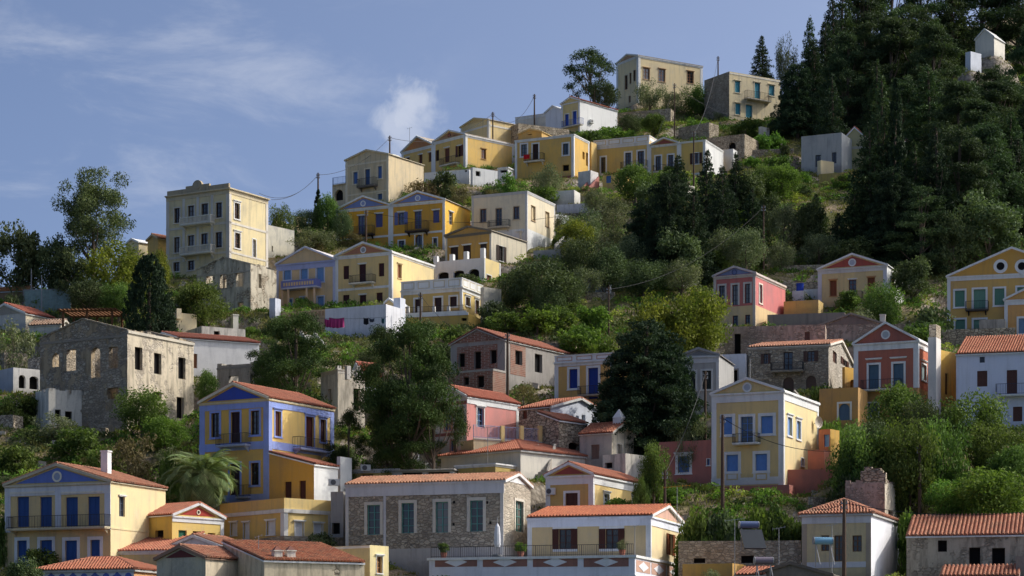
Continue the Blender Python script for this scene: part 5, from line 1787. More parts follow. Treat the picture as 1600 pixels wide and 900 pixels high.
for k in range(9):
    a = -h.W / 2 + h.W * (k + .5) / 9
    mb = MB()
    fr = h.fr['F']
    z = h.He - .55
    if k % 2:
        mb.face([fr(a - .45, z, .03), fr(a, z - .38, .03), fr(a + .45, z, .03), fr(a, z + .38, .03)])
    else:
        mb.disc(fr, a, z, .3, 0, .03, 12)
    mb.build('frieze_ornament', plaster(c(90, 110, 186), .2), h.root)
h.band('F', z=h.He - .1, h=.14, col=c(90, 110, 186)).done(wallR=plaster(c(232, 176, 124), .2))
h = H('ruined_house', 'weathered plaster house with a dark red gable and old orange tiles at the bottom edge', 'I', xl=918, xc=1205, yc=800, yb=1010, xr=1500, yr=800, th=32, wall=plaster(c(196, 186, 160), .9), Y=131 * K)
h.gable('F', 715, TILE_O, c(110, 56, 56), c(150, 120, 100)).done(wallR=stone(**ROCK, scale=2.4, patch=c(220, 204, 176), cover=.85))
h = H('stone_house', 'long weathered house with patchy orange tiles and two brick chimney pots', 'J', xl=-130, xc=135, yc=800, yb=960, xr=775, yr=850, th=60, wall=stone(**ROCK, scale=2.4, patch=c(210, 196, 168), cover=.75), Y=130 * K)
h.mono(h.He + 1.35 * K, h.He, (c(180, 100, 64), c(216, 148, 104), .75))
hT = h
fr = h.fr['R']
for x in (222, 306):
    a, z0, a1, z1 = h.rect('R', x - 26, 715, x + 26, 800, -.6)
    mb = MB()
    mb.fbox(fr, a, a1, z0 - .8, z1 - .35, -1.1, -.5)
    mb.fbox(fr, a - .08, a1 + .08, z1 - .35, z1 - .25, -1.18, -.42)
    am = (a + a1) / 2
    q = MB()
    q.hexa([fr(a, z1 - .25, -.5), fr(a1, z1 - .25, -.5), fr(a1, z1 - .25, -1.1), fr(a, z1 - .25, -1.1), fr(am - .05, z1 + .1, -.75), fr(am + .05, z1 + .1, -.75), fr(am + .05, z1 + .1, -.85), fr(am - .05, z1 + .1, -.85)])
    ch = mb.build('chimney', RUINW, h.root)
    q.build('chimney_cap', plaster(c(130, 84, 70), .4), ch)
h.done()
h = H('house', 'small cream house with a sunlit end wall below the big stone house', 'J', xl=340, xc=810, yc=702, yb=950, xr=930, yr=712, th=36, wall=plaster(c(206, 184, 130), .25), Y=136 * K)
h.w('F', [(632, 775, 690, 830)], 'g', c(110, 76, 60), tw=.06)
h.w('R', [(852, 776, 890, 882)], 'g', c(190, 140, 90), tw=.05, lint=.16).band('F', z=h.He - .15, h=.2, col=OFFW).done(wallR=plaster(c(232, 214, 156), .2))
h = H('retaining_wall', 'dark rubble wall under the white shuttered low yellow house', 'J', xl=70, xc=262, yc=642, yb=740, xr=640, yr=632, th=60, wall=GREYST, cat='wall').done()

# big stone house
h = H('stone_house', 'long stone house with teal framed windows and a brown tiled roof', 'J', xl=655, xc=1664, yc=300, yb=860, xr=1837, yr=330, th=19, wall=GREYST)
h.w('F', [(793, 446, 875, 636), (1012, 434, 1092, 626), (1230, 426, 1311, 622), (1449, 417, 1533, 615)], 'dg', GREENT, tw=.28, tcol=c(206, 198, 182))
h.w('R', [(1739, 422, 1790, 617)], 'dg', GREENT, tw=.24, tcol=c(214, 206, 188))
mb = MB()
mb.fbox(h.fr['F'], -h.W / 2, h.W / 2 + .06, h.He - .95, h.He, 0, .06)
mb.fbox(h.fr['F'], -h.W / 2 - .05, h.W / 2 + .1, h.He, h.He + .18, -.3, .18)
a, _ = h.loc('F', 905, 400)
mb.fbox(h.fr['F'], a - .12, a + .12, .5, h.He - .95, 0, .04)
mb.build('cornice', plaster(c(206, 204, 204), .25), h.root)
h.gable('R', 238, (c(166, 108, 78), c(198, 142, 108), .5), WHITE, WHITE, cw=.3, ).pil(.3, c(206, 200, 190), 'F', left=True)
# square drainage holes, their inner shade painted as dark plates on the wall
mb = MB()
for (x, y) in ((905, 570), (1348, 428), (1560, 430), (1345, 570), (1580, 560)):
    a, z = h.loc('F', x, y)
    mb.fbox(h.fr['F'], a - .1, a + .1, z - .12, z + .12, 0, .012)
mb.build('hole_shade_patch', paint(HOLE_SHADE, .9, 0), h.root)
h.done(wallR=stone(c(160, 148, 130), c(204, 192, 172), c(190, 180, 162), 2.2), base=plaster(c(176, 170, 162), .35), base_h=1.4)
hU = h
h = H('house', 'low flat yellow outbuilding with a white coping behind the stone house', 'J', xl=660, xc=1000, yc=215, yb=330, th=15, D=5, wall=plaster(c(206, 176, 100), .2), Y=hU.C.y + 16 * K)
h.w('F', [(755, 250, 830, 300)], 'o').cornice('F', .35, c(206, 206, 206), .15).done()
h = H('shed', 'open shed with a corrugated roof behind the stone house', 'J', xl=950, xc=1345, yc=225, yb=330, th=15, D=5, wall=plaster(c(200, 196, 186), .3), Y=hU.C.y + 15 * K)
h.w('F', [(1015, 238, 1145, 290), (1180, 234, 1320, 290)], 'o')
mb = MB()
n = 46
for k in range(n):
    a = -h.W / 2 - .2 + (h.W + .4) * k / n
    mb.fbox(h.fr['F'], a, a + h.W / n * .6, h.He + .05, h.He + .17, -h.D, .35)
mb.fbox(h.fr['F'], -h.W / 2 - .2, h.W / 2 + .2, h.He, h.He + .08, -h.D, .3)
mb.build('corrugated_roof', paint(c(170, 164, 156)), h.root)
h.done()
h = H('house', 'small yellow flat block with a white coping right of the corrugated shed', 'K', xl=215, xc=402, yc=702, yb=760, xr=510, yr=722, th=34, wall=plaster(c(206, 176, 90), .2), Y=hU.C.y + 14 * K)
h.cornice('FR', .3, WHITE, .2).done()

# mid yellow house and terrace house
h = H('house', 'yellow house with a brick red gable, white trim and an air conditioner', 'L', xl=735, xc=1015, yc=200, yb=450, xr=1327, yr=272, wall=plaster(c(210, 174, 100), .1), th=24)
h.w('F', [(852, 306, 925, 450)], 'd', c(80, 50, 42), tw=.22)
h.w('R', [(1080, 312, 1112, 380), (1248, 326, 1288, 378)], 'g', c(190, 200, 206), tw=.16, lint=.14)
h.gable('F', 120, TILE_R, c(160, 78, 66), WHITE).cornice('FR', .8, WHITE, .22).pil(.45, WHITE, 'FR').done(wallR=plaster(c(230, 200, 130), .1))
hV = h
h = H('terrace', 'white terrace wall with brown panels and white diamonds at the bottom', 'L', xl=40, xc=1265, yc=678, yb=960, xr=1555, yr=742, th=17, wall=plaster(c(222, 224, 232), .12), cat='terrace')
pnl, dia = plaster(c(150, 108, 96), .15), plaster(c(228, 228, 230), .1)
fr = h.fr['F']
for (x0, x1) in ((75, 326), (360, 624), (658, 924), (960, 1228)):
    a0, z0, a1, z1 = h.rect('F', x0, 690, x1, 745)
    mb = MB()
    mb.fbox(fr, a0, a1, z0, z1, 0, .02)
    p = mb.build('panel', pnl, h.root)
    am, zm = (a0 + a1) / 2, (z0 + z1) / 2
    dw, dh = (a1 - a0) * .27, (z1 - z0) * .5
    mb = MB()
    mb.hexa([fr(am - dw, zm, .02), fr(am, zm - dh, .02), fr(am + dw, zm, .02), fr(am, zm + dh, .02), fr(am - dw, zm, .05), fr(am, zm - dh, .05), fr(am + dw, zm, .05), fr(am, zm + dh, .05)])
    mb.build('diamond', dia, p)
frR = h.fr['R']
for (x0, x1, y0, y1) in ((1272, 1356, 700, 758), (1363, 1448, 714, 770), (1456, 1546, 728, 788)):
    a0, z0, a1, z1 = h.rect('R', x0, y0, x1, y1)
    zm = h.He - .85
    mb = MB()
    mb.fbox(frR, a0, a1, zm - .5, zm + .5, 0, .02)
    p = mb.build('panel', plaster(c(200, 160, 140), .15), h.root)
    am = (a0 + a1) / 2
    dw, dh = (a1 - a0) * .36, .42
    mb = MB()
    mb.hexa([frR(am - dw, zm, .02), frR(am, zm - dh, .02), frR(am + dw, zm, .02), frR(am, zm + dh, .02), frR(am - dw, zm, .05), frR(am, zm - dh, .05), frR(am + dw, zm, .05), frR(am, zm + dh, .05)])
    mb.build('diamond', dia, p)
h.band('FR', z=h.He - .06, h=.22, col=WHITE, proud=.16, name='coping').band('FR', z=h.He - 1.72, h=.14, col=WHITE, proud=.08)
zt = h.He + .05
q = MB()
L = h.W - .3
n = int(L / .17)
for k in range(n + 1):
    a = -h.W / 2 + .15 + L * k / n
    q.bar(fr(a, zt, -.1), fr(a, zt + .95, -.1), .014 if k % 8 else .03)
q.bar(fr(-h.W / 2 + .15, zt + .95, -.1), fr(h.W / 2 - .15, zt + .95, -.1), .03)
q.bar(fr(-h.W / 2 + .15, zt + .12, -.1), fr(h.W / 2 - .15, zt + .12, -.1), .022)
q.build('railing', paint(IRON, .4, .1), h.root)
hW = h
h.done()
h = H('house', 'cream terrace house with dark brown shutters and bright orange tiles', 'L', xl=626, xc=1357, yc=447, yb=700, onR=hW, xr=1553, wall=plaster(c(214, 188, 138), .08), dig=.3, foot=False)
h.w('F', [(812, 520, 886, 640), (1090, 518, 1166, 638)], 'so', c(74, 40, 30), tw=.0)
h.w('R', [(1464, 550, 1488, 676)], 'so', c(120, 64, 34), tw=.0)
for r in ((790, 518, 908, 640), (1068, 518, 1187, 638)):
    a0, z0, a1, z1 = h.rect('F', *r)
    mb = MB()
    t = .22
    mb.fbox(h.fr['F'], a0 - t, a0, z0 - t, z1 + t, 0, .06)
    mb.fbox(h.fr['F'], a1, a1 + t, z0 - t, z1 + t, 0, .06)
    mb.fbox(h.fr['F'], a0, a1, z1, z1 + t, 0, .058)
    mb.fbox(h.fr['F'], a0, a1, z0 - t, z0, 0, .058)
    mb.build('surround', plaster(WHITE, .1), h.root)
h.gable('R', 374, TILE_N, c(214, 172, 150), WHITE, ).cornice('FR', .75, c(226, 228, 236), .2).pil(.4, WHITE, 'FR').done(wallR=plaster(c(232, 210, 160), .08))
hX = h
h = H('outhouse', 'low ochre wall block right of the diamond panel terrace', 'Q', xl=232, xc=622, yc=800, yb=960, xr=730, yr=900, th=24, wall=plaster(c(206, 160, 78), .12), cat='house').done()
h = H('house', 'small house with a patch of red tiles and a solar tank at the bottom edge', 'Q', xl=640, xc=860, yc=905, yb=1000, th=16, D=6, wall=plaster(OFFW, .3), Y=132 * K)
h.gable('R', 828, TILE_R, None, OFFW).done()
h = H('house', 'low grey plaster gable at the bottom edge in front of the rubble wall', 'Q', xl=760, xc=1400, yc=900, yb=1010, th=16, D=6, wall=plaster(c(140, 128, 114), .7), Y=131 * K)
h.gable('F', 782, slab=c(120, 110, 100), rake=c(120, 108, 96)).done()
h = H('retaining_wall', 'long grey rubble wall below the ivy bank', 'Q', xl=200, xc=1160, yc=622, yb=850, th=6, D=2, wall=GREYST, cat='wall')
h.w('F', [(320, 760, 410, 800), (690, 740, 790, 800)], 'o').done()

# bottom right
h = H('house', 'cream house with brown shutters, an old tiled hip roof and a white side wall', 'R', xl=-192, xc=250, yc=500, yb=930, xr=436, yr=600, wall=plaster(c(206, 190, 146), .3), th=20)
h.w('F', [(130, 640, 190, 744), (-70, 640, -18, 740)], 'g', c(120, 84, 50), tw=.0)
h.w('F', [(14, 640, 70, 806)], 'dg', c(120, 84, 50))
h.band('F', y=825, h=.5, col=c(206, 208, 212)).cornice('F', .8, c(206, 206, 206), .15, capcol=c(180, 150, 110)).pil(.45, c(170, 156, 136), 'F')
h.hip(rh=1.0 * K, tile=(c(176, 104, 76), c(204, 142, 110), .5)).done(wallR=plaster(c(232, 232, 236), .08))
h = H('ruined_house', 'broken pinkish masonry block with a jagged top and one window', 'R', xl=85, xc=338, yc=300, yb=600, xr=434, yr=345, th=24, wall=RUINPK, ruin=True, cat='ruin')
h.w('R', [(360, 485, 392, 562)], 'o')
mb = MB()
rr = random.Random(3)
for k in range(26):
    a = rr.uniform(-.1, .95) * h.W / 2
    z = h.He + rr.uniform(0, 1) * 2.0 * (1 - abs(a / h.W * 2 - .25))
    mb.fbox(h.fr['F'], a - rr.uniform(.2, .5), a + rr.uniform(.2, .5), h.He - .1, max(z, h.He + .15), -rr.uniform(.3, .8), -rr.uniform(.0, .1))
mb.build('broken_top', RUBBLE, h.root, 'stuff')
h.done(wallR=stone(c(168, 156, 140), c(206, 196, 178), c(190, 180, 164), 2.4, .08, c(216, 204, 184), .7))
h = H('ruined_wall', 'low rubble fragment left of the broken pinkish masonry block', 'Q', xl=1215, xc=1250, yc=280, yb=370, xr=1345, yr=310, th=45, wall=RUBBLE, cat='ruin').done()
h = H('ruined_wall', 'low stone wall with a pale end behind the barrel tiled stone house', 'R', xl=590, xc=705, yc=500, yb=560, xr=960, yr=530, th=50, wall=RUING, cat='ruin').done()
h = H('stone_house', 'weathered stone house with thick barrel tiles and black openings at the right', 'R', xl=476, xc=1420, yc=632, yb=935, th=14, D=5, wall=stone(**GREYROCK, scale=2.2, patch=c(186, 174, 154), cover=.62))
h.w('F', [(676, 672, 735, 745), (1022, 720, 1106, 862)], 'o')
h.w('F', [(876, 717, 948, 862)], 'o')
h.w('F', [(724, 824, 750, 840)], 'o')
h.monoF(h.He, h.He + 1.5 * K, (c(182, 104, 78), c(210, 146, 114), .45), cw=.36).done()
hY = h
h = H('shed', 'small tiled lean-to roof in front of the weathered stone house', 'R', xl=690, xc=1195, yc=898, yb=1000, th=14, D=3, Y=hY.C.y - 4 * K, wall=RUING)
h.monoF(h.He, h.He + .7 * K, (c(182, 104, 78), c(210, 146, 114), .4), cw=.36).done()
h = H('shed', 'grey plastered lean-to at the right bottom corner', 'R', xl=1175, xc=1420, yc=770, yb=1000, th=14, D=3, Y=hY.C.y - 3 * K, wall=plaster(c(150, 140, 128), .6)).done()

# low dry stone terrace walls that step the open slopes, and a few outside stairs
for (x0, x1, yt, yb, lab) in ((1195, 1290, 440, 452, 'low dry stone terrace wall on the slope between the tall pole and the gabled yellow house'),
                              (1215, 1345, 412, 424, 'upper dry stone terrace wall on the slope behind the gabled yellow house'),
                              (880, 960, 456, 470, 'reddish dry stone terrace wall left of the yellow green trees'),
                              (1395, 1475, 505, 520, 'low terrace wall under the dark bush left of the large ochre house'),
                              (880, 1000, 330, 340, 'terrace wall among the olives below the terrace row'),
                              (60, 165, 668, 680, 'low stone wall in the weedy bank at the left'),
                              (1150, 1240, 232, 244, 'terrace wall on the slope under the turquoise shuttered house'),
                              (690, 760, 300, 312, 'stone wall under the white blocks left of the cream flat roofed house'),
                              (780, 900, 535, 548, 'terrace wall on the bank above the unfinished house'),
                              (1080, 1180, 700, 712, 'stone wall left of the terracotta wing')):
    H('terrace_wall', lab, 'W', xl=x0, xc=x1, yc=yt, yb=yb, th=8, D=.7, wall=RUBBLE, cat='wall').done()


def stairs(x, yb, n, w, rise, run, yaw, label, col):
    Y = Yp(yb)
    o = empty('stairway', at(x, yb, Y), math.radians(yaw), label, 'stairs')
    pm = plaster(col, .4)
    for k in range(n):
        mb = MB()
        mb.box(-w / 2, w / 2, k * run, (k + 1) * run + .02, -1.5, (k + 1) * rise)
        mb.build('step', pm, o)
    for sg in (-1, 1):
        mb = MB()
        a = sg * (w / 2 + .12)
        mb.hexa(((a - .1, -.1, -1.5), (a + .1, -.1, -1.5), (a + .1, n * run, -1.5), (a - .1, n * run, -1.5),
                 (a - .1, -.1, .6), (a + .1, -.1, .6), (a + .1, n * run, n * rise + .6), (a - .1, n * run, n * rise + .6)))
        mb.build('side_wall', pm, o)


stairs(876, 388, 14, 1.6, .3, .42, -35, 'white steps climbing beside the cream flat roofed house', c(200, 196, 188))
stairs(914, 300, 8, 1.0, .3, .42, -30, 'reddish steps beside the base band of the square yellow house', c(190, 120, 108))
stairs(1262, 655, 12, 1.5, .26, .4, 20, 'stone steps between the tall yellow house and the ochre wall', c(180, 170, 154))
stairs(842, 745, 12, 1.5, .26, .4, -10, 'stone steps between the cream hipped house and the yellow house with the air conditioner', c(186, 176, 160))
stairs(498, 548, 8, 1.6, .28, .4, 30, 'white steps at the foot of the white terrace wall', c(206, 202, 194))
# ------------------------------------------------------------------ terrain
CREST = [(-900, 520), (0, 468), (100, 450), (250, 428), (330, 415), (420, 362), (480, 350), (530, 330), (620, 285), (720, 262), (800, 232), (860, 205), (960, 172),
         (1100, 166), (1220, 150), (1300, 100), (1400, 60), (1600, 20), (2500, -100)]
CU = np.array([(p[0] - CX) / F for p in CREST])
CYc = np.array([Yp(p[1]) for p in CREST])
FT = np.array(FOOT)


def plane_z(Y):
    return ZC + K * (5.8 + 0.424 * (Y / K - 140.0))


def vnoise(x, y, seed=0):
    """cheap smooth 2-D noise, sum of sines"""
    r = np.random.RandomState(seed)
    out = np.zeros_like(x)
    amp = 1.0
    fr_ = 1.0
    for o in range(5):
        for k in range(3):
            a = r.uniform(0, 6.28)
            out += amp * np.sin(fr_ * (x * math.cos(a) + y * math.sin(a)) + r.uniform(0, 6.28))
        amp *= .55
        fr_ *= 1.9
    return out / 4.0


def terrain_z(X, Y):
    X = np.asarray(X, float)
    Y = np.asarray(Y, float)
    u = X / Y
    yc = np.interp(u, CU, CYc)
    z = np.where(Y < yc, plane_z(Y), plane_z(yc) - 0.32 * (Y - yc))
    z = np.where(z < .9, np.maximum(.9 - (165 - Y) * .6 * (Y < 165), -3), z)
    n = vnoise(X * .26, Y * .26, 1) * .75
    wm = np.zeros_like(z)
    ws = np.zeros_like(z)
    wz = np.zeros_like(z)
    for (cx, cy, th, W_, D_, zb) in FOOT:
        dx, dy = X - cx, Y - cy
        ct, st = math.cos(th), math.sin(th)
        lx = dx * ct - dy * st
        ly = dx * st + dy * ct
        ox, oy = np.maximum(np.abs(lx) - W_ / 2, 0), np.maximum(np.abs(ly) - D_ / 2, 0)
        d = np.hypot(ox, oy)
        t = np.clip((d - .25) / 4.4, 0, 1)
        w = 1 - t * t * (3 - 2 * t)
        w3 = w ** 3
        ws += w3
        wz += w3 * (zb - .05)
        wm = np.maximum(wm, w)
    zt = np.where(ws > 1e-6, wz / np.maximum(ws, 1e-6), z)
    return (z + n * (z > .8)) * (1 - wm) + zt * wm


def foot_dist(X, Y):
    m = np.full(np.shape(X), 1e9)
    for (cx, cy, th, W_, D_, zb) in FOOT:
        dx, dy = X - cx, Y - cy
        ct, st = math.cos(th), math.sin(th)
        ox = np.maximum(np.abs(dx * ct - dy * st) - W_ / 2, 0)
        oy = np.maximum(np.abs(dx * st + dy * ct) - D_ / 2, 0)
        m = np.minimum(m, np.hypot(ox, oy))
    return m


def build_terrain():
    us = np.concatenate([np.linspace(-.6, -.25, 24)[:-1], np.linspace(-.25, .25, 330), np.linspace(.25, .6, 24)[1:]])
    ys = np.concatenate([np.linspace(150, 182, 12)[:-1], np.arange(182, 478, .85), np.arange(478, 1000, 7)])
    U, Yg = np.meshgrid(us, ys)
    X = U * Yg
    Z = terrain_z(X, Yg)
    v = np.stack([X.ravel(), Yg.ravel(), Z.ravel()], 1)
    nu, ny = len(us), len(ys)
    i = np.arange(ny - 1)[:, None] * nu + np.arange(nu - 1)[None, :]
    q = np.stack([i, i + 1, i + 1 + nu, i + nu], -1).reshape(-1, 4)
    m, nt, b = newmat('hillside')
    geo = nt.nodes.new('ShaderNodeNewGeometry')
    pos = geo.outputs['Position']
    sep = nt.nodes.new('ShaderNodeSeparateXYZ')
    nt.links.new(geo.outputs['True Normal'], sep.inputs[0])
    big = noise(nt, pos, .12, 6, .6)
    med = noise(nt, pos, .8, 6, .65)
    fine = noise(nt, pos, 5, 5, .7)
    grass = mixc(nt, smooth(nt, med, .38, .66), c(72, 80, 44), c(124, 120, 72))
    grass = mixc(nt, smooth(nt, fine, .4, .7), grass, c(96, 92, 56))
    earth = mixc(nt, smooth(nt, fine, .35, .7), c(124, 106, 82), c(168, 152, 126))
    g = mixc(nt, smooth(nt, big, .46, .6), grass, earth)
    vor = nt.nodes.new('ShaderNodeTexVoronoi')
    vor.inputs['Scale'].default_value = 1.7
    nt.links.new(pos, vor.inputs['Vector'])
    rock = mixc(nt, vor.outputs['Distance'], c(176, 166, 150), c(104, 94, 82))
    steep = smooth(nt, sep.outputs[2], .74, .55)
    cc = mixc(nt, steep, g, rock)
    rk = smooth(nt, noise(nt, pos, .5, 4), .6, .68)
    cc = mixc(nt, math_node(nt, 'MULTIPLY', rk, .7), cc, rock)
    nt.links.new(cc, b.inputs['Base Color'])
    b.inputs['Roughness'].default_value = 1.0
    bump(nt, b, math_node(nt, 'ADD', fine, vor.outputs['Distance']), .25, .8)
    me = np_mesh('hillside', v, q, None, m)
    o = bpy.data.objects.new('hillside', me)
    COL.objects.link(o)
    o['kind'] = 'structure'
    # the sea in front of the village and round the island
    m, nt, b = newmat('sea')
    b.inputs['Base Color'].default_value = (.02, .07, .10, 1)
    b.inputs['Roughness'].default_value = .12
    pos = nt.nodes.new('ShaderNodeNewGeometry').outputs['Position']
    bump(nt, b, noise(nt, pos, .5, 6), .3, .5)
    mb = MB()
    mb.face(((-3500, -1500, 0), (3500, -1500, 0), (3500, 4500, 0), (-3500, 4500, 0)))
    mb.build('sea', m, None, 'structure')


build_terrain()

# ------------------------------------------------------------------ plants
NR = np.random.RandomState(11)


def unit(v):
    return v / np.maximum(np.linalg.norm(v, axis=-1, keepdims=True), 1e-9)


def leaves(P, size, aspect, bias=None, rnd=None, tint=None):
    """a small diamond-shaped leaf at every point of P; bias = direction along which leaves tend to lie"""
    n = len(P)
    a = unit(NR.normal(size=(n, 3)) + (0 if bias is None else bias))
    b = unit(np.cross(a, NR.normal(size=(n, 3))))
    s = (size * NR.uniform(.65, 1.35, n))[:, None]
    v = np.stack([P - a * s, P + b * s * aspect, P + a * s, P - b * s * aspect], 1).reshape(-1, 3)
    q = np.arange(n * 4).reshape(-1, 4)
    t = NR.uniform(0, 1, n) if tint is None else np.clip(tint + NR.uniform(-.25, .25, n), 0, 1)
    return v, q, t


def clump_points(centres, radii, n_each, flat=1.0, shell=.75):
    P, T = [], []
    for cc_, r in zip(centres, radii):
        n = int(n_each * (r / np.mean(radii)) ** 2)
        d = unit(NR.normal(size=(n, 3)))
        rr = r * (shell + (1 - shell) * NR.uniform(-1.6, 1.0, n))[:, None]
        p = d * rr * np.array([1, 1, flat])
        P.append(cc_ + p)
        T.append(np.full(n, NR.uniform(.15, .85)))
    return np.concatenate(P), np.concatenate(T)


BARK = None


def bark():
    global BARK
    if BARK is None:
        m, nt, b = newmat('bark')
        pos = nt.nodes.new('ShaderNodeNewGeometry').outputs['Position']
        n1 = noise(nt, stretched(nt, pos, (6, 6, 1.2)), 1, 5)
        nt.links.new(mixc(nt, n1, c(62, 50, 42), c(128, 112, 96)), b.inputs['Base Color'])
        BARK = m
    return BARK


def trunk_mesh(name, h, r, centres, lean=(0, 0), nl=7, z0=-1.2, frac=.75):
    mb = MB()
    top = Vector((lean[0], lean[1], h))
    pts, rad = [], []
    for k in range(6):
        t = k / 5
        pts.append(Vector((lean[0] * t ** 1.6 + .06 * h * math.sin(3 * t) * .3, lean[1] * t, z0 + (h - z0) * t)))
        rad.append(r * (1 - .72 * t))
    mb.tube(pts, rad, 7)
    cs = list(centres)
    NR.shuffle(cs)
    for cc_ in cs[:nl]:
        e = Vector(cc_)
        t = min(.9, max(.25, (e.z / max(h, .1)) * frac - .12))
        k = t * 5
        i = int(k)
        s_ = pts[i].lerp(pts[min(i + 1, 5)], k - i)
        mid = s_.lerp(e, .5) + Vector((0, 0, -.06 * h))
        rr = r * (1 - .72 * t) * .55
        mb.tube([s_, mid, e], [rr, rr * .7, rr * .25], 5)
    me_o = mb
    me = bpy.data.meshes.new(name)
    me.from_pydata(mb.v, [], mb.f)
    me.materials.append(bark())
    me.update()
    return me


def proto_broad(mat, R=3.2, Hh=6.0, crown0=.22, nclump=46, per=120, leaf=.15, flat=.85, aspect=.55, spread=1.0, gap=.55, ir=(.24, .42)):
    """rounded crown: leaf clumps spread through an uneven ellipsoid, height Hh, radius R"""
    zc = Hh * (crown0 + 1) / 2
    hz = Hh * (1 - crown0) / 2
    cen, rad = [], []
    lobes = unit(NR.normal(size=(7, 3)))
    while len(cen) < nclump:
        d = unit(NR.normal(size=3))
        k = 1 + .32 * max(0, float(np.max(lobes @ d)) - .6) * 2.2 - .12
        rr = k * NR.uniform(gap, .95)
        p = np.array([d[0] * R * rr * .85, d[1] * R * rr * .85, zc + d[2] * hz * rr * .88])
        cen.append(p)
        rad.append(R * NR.uniform(*ir) * spread)
    cen, rad = np.array(cen), np.array(rad)
    P, T = clump_points(cen, rad, per, flat)
    P[:, 2] = np.maximum(P[:, 2], .1)
    v, q, t = leaves(P, leaf, aspect, None, None, T)
    return np_mesh('crown', v, q, t, mat), trunk_mesh('trunk', zc * .95, R * .07 + .05, cen, nl=9)


def proto_cypress(mat, R=1.5, Hh=12, n=7000, leaf=.17, spread=1.0, taper=.8, base=.03):
    """columnar conifer built from upright sprays"""
    ns = max(260, n // 55)
    z = Hh * (base + (1 - base) * NR.uniform(0, 1, ns) ** 1.1)
    t = (z / Hh)
    prof = np.minimum(1, 3.2 * t + .35) * (1 - t) ** taper + .02
    an = NR.uniform(0, 6.283, ns)
    r = R * prof * NR.uniform(.6, 1.12, ns)
    cen = np.stack([np.cos(an) * r, np.sin(an) * r, z], 1)
    per = n // ns
    P, T, B = [], [], []
    for k in range(ns):
        L = NR.uniform(.5, 1.2) * (.35 + .65 * (1 - t[k])) * Hh / 12
        w = .28 * R * (.35 + .65 * (1 - t[k]))
        s = NR.uniform(0, 1, per)
        off = NR.normal(size=(per, 3)) * (w * (1 - s))[:, None] * np.array([.5, .5, .3])
        out = np.array([math.cos(an[k]), math.sin(an[k]), 0])
        P.append(cen[k] + out * (s * .25 * L)[:, None] + np.array([0, 0, 1]) * (s * L)[:, None] + off)
        T.append(np.full(per, NR.uniform(.2, .8)))
        B.append(np.tile(out * .5 + np.array([0, 0, 1.3]), (per, 1)))
    v, q, tt = leaves(np.concatenate(P), leaf, .35, np.concatenate(B), None, np.concatenate(T))
    return np_mesh('crown', v, q, tt, mat), trunk_mesh('trunk', Hh * .8, R * .13 + .05, cen, nl=0)


def proto_fir(mat, R=3.0, Hh=12, leaf=.17, tiers=24, per=95, droop=.12, base=.08, irregular=.35, taper=.85):
    """spreading conifer: whorls of drooping boughs with feathery ends and an uneven outline"""
    P, T, B, ends = [], [], [], []
    for i in range(tiers):
        f = i / tiers
        z = Hh * (base + (1 - base) * f)
        L0 = R * (1 - f) ** taper + .12
        nb = int(6 + 5 * (1 - f))
        for j in range(nb):
            an = 6.283 * (j + NR.uniform(0, .8)) / nb + i * 1.1
            L = L0 * NR.uniform(1 - irregular, 1 + irregular * .55)
            d = np.array([math.cos(an), math.sin(an), 0])
            n = max(8, int(per * (L / R) ** 1.1))
            s = NR.uniform(.12, 1, n) ** .75
            up = NR.uniform(.05, .4) * L
            zz = z + up * s - droop * L * s * s * 2.2 + NR.uniform(-.15, .15)
            side = np.cross(d, [0, 0, 1])
            w = .26 * L * (1 - s * .75) + .06
            pts = d * (L * s)[:, None] + side * (NR.normal(size=n) * w * .6)[:, None]
            pts[:, 2] = zz + NR.normal(size=n) * .14
            P.append(pts)
            T.append(np.full(n, NR.uniform(.1, .8)) + .15 * s)
            B.append(np.tile(d * 1.1 + np.array([0, 0, .35]), (n, 1)))
            ends.append(d * L * .7 + np.array([0, 0, z]))
    v, q, t = leaves(np.concatenate(P), leaf, .34, np.concatenate(B), None, np.concatenate(T))
    return np_mesh('crown', v, q, t, mat), trunk_mesh('trunk', Hh * .96, R * .06 + .08, ends, nl=14, frac=.95)


def proto_pine(mat, R=4.0, Hh=10, ncl=58, per=460, leaf=.12, crown0=.12, lean=(0, 0), open_=False):
    """Aleppo pine: flattish tufted masses on bare crooked limbs"""
    cen, rad = [], []
    for k in range(ncl):
        f = NR.uniform(0, 1)
        z = Hh * (crown0 + (1 - crown0) * f)
        rr = R * (1.0 if f < .5 else 1.0 - (f - .5) * 1.45) * NR.uniform(.15, 1) ** .6
        if open_:
            rr = R * (.35 + .65 * math.sin(math.pi * min(1, f * .8 + .2))) * NR.uniform(.2, 1) ** .5
        an = NR.uniform(0, 6.283)
        cen.append(np.array([math.cos(an) * rr + lean[0] * f, math.sin(an) * rr, z]))
        rad.append(R * NR.uniform(.2, .36))
    cen, rad = np.array(cen), np.array(rad)
    P, T = clump_points(cen, rad, per, .55, .7)
    v, q, t = leaves(P, leaf, .3, np.array([0, 0, .35]), None, T)
    return np_mesh('crown', v, q, t, mat), trunk_mesh('trunk', Hh * .9, R * .055 + .08, cen, lean, nl=16)


KINDS = {}


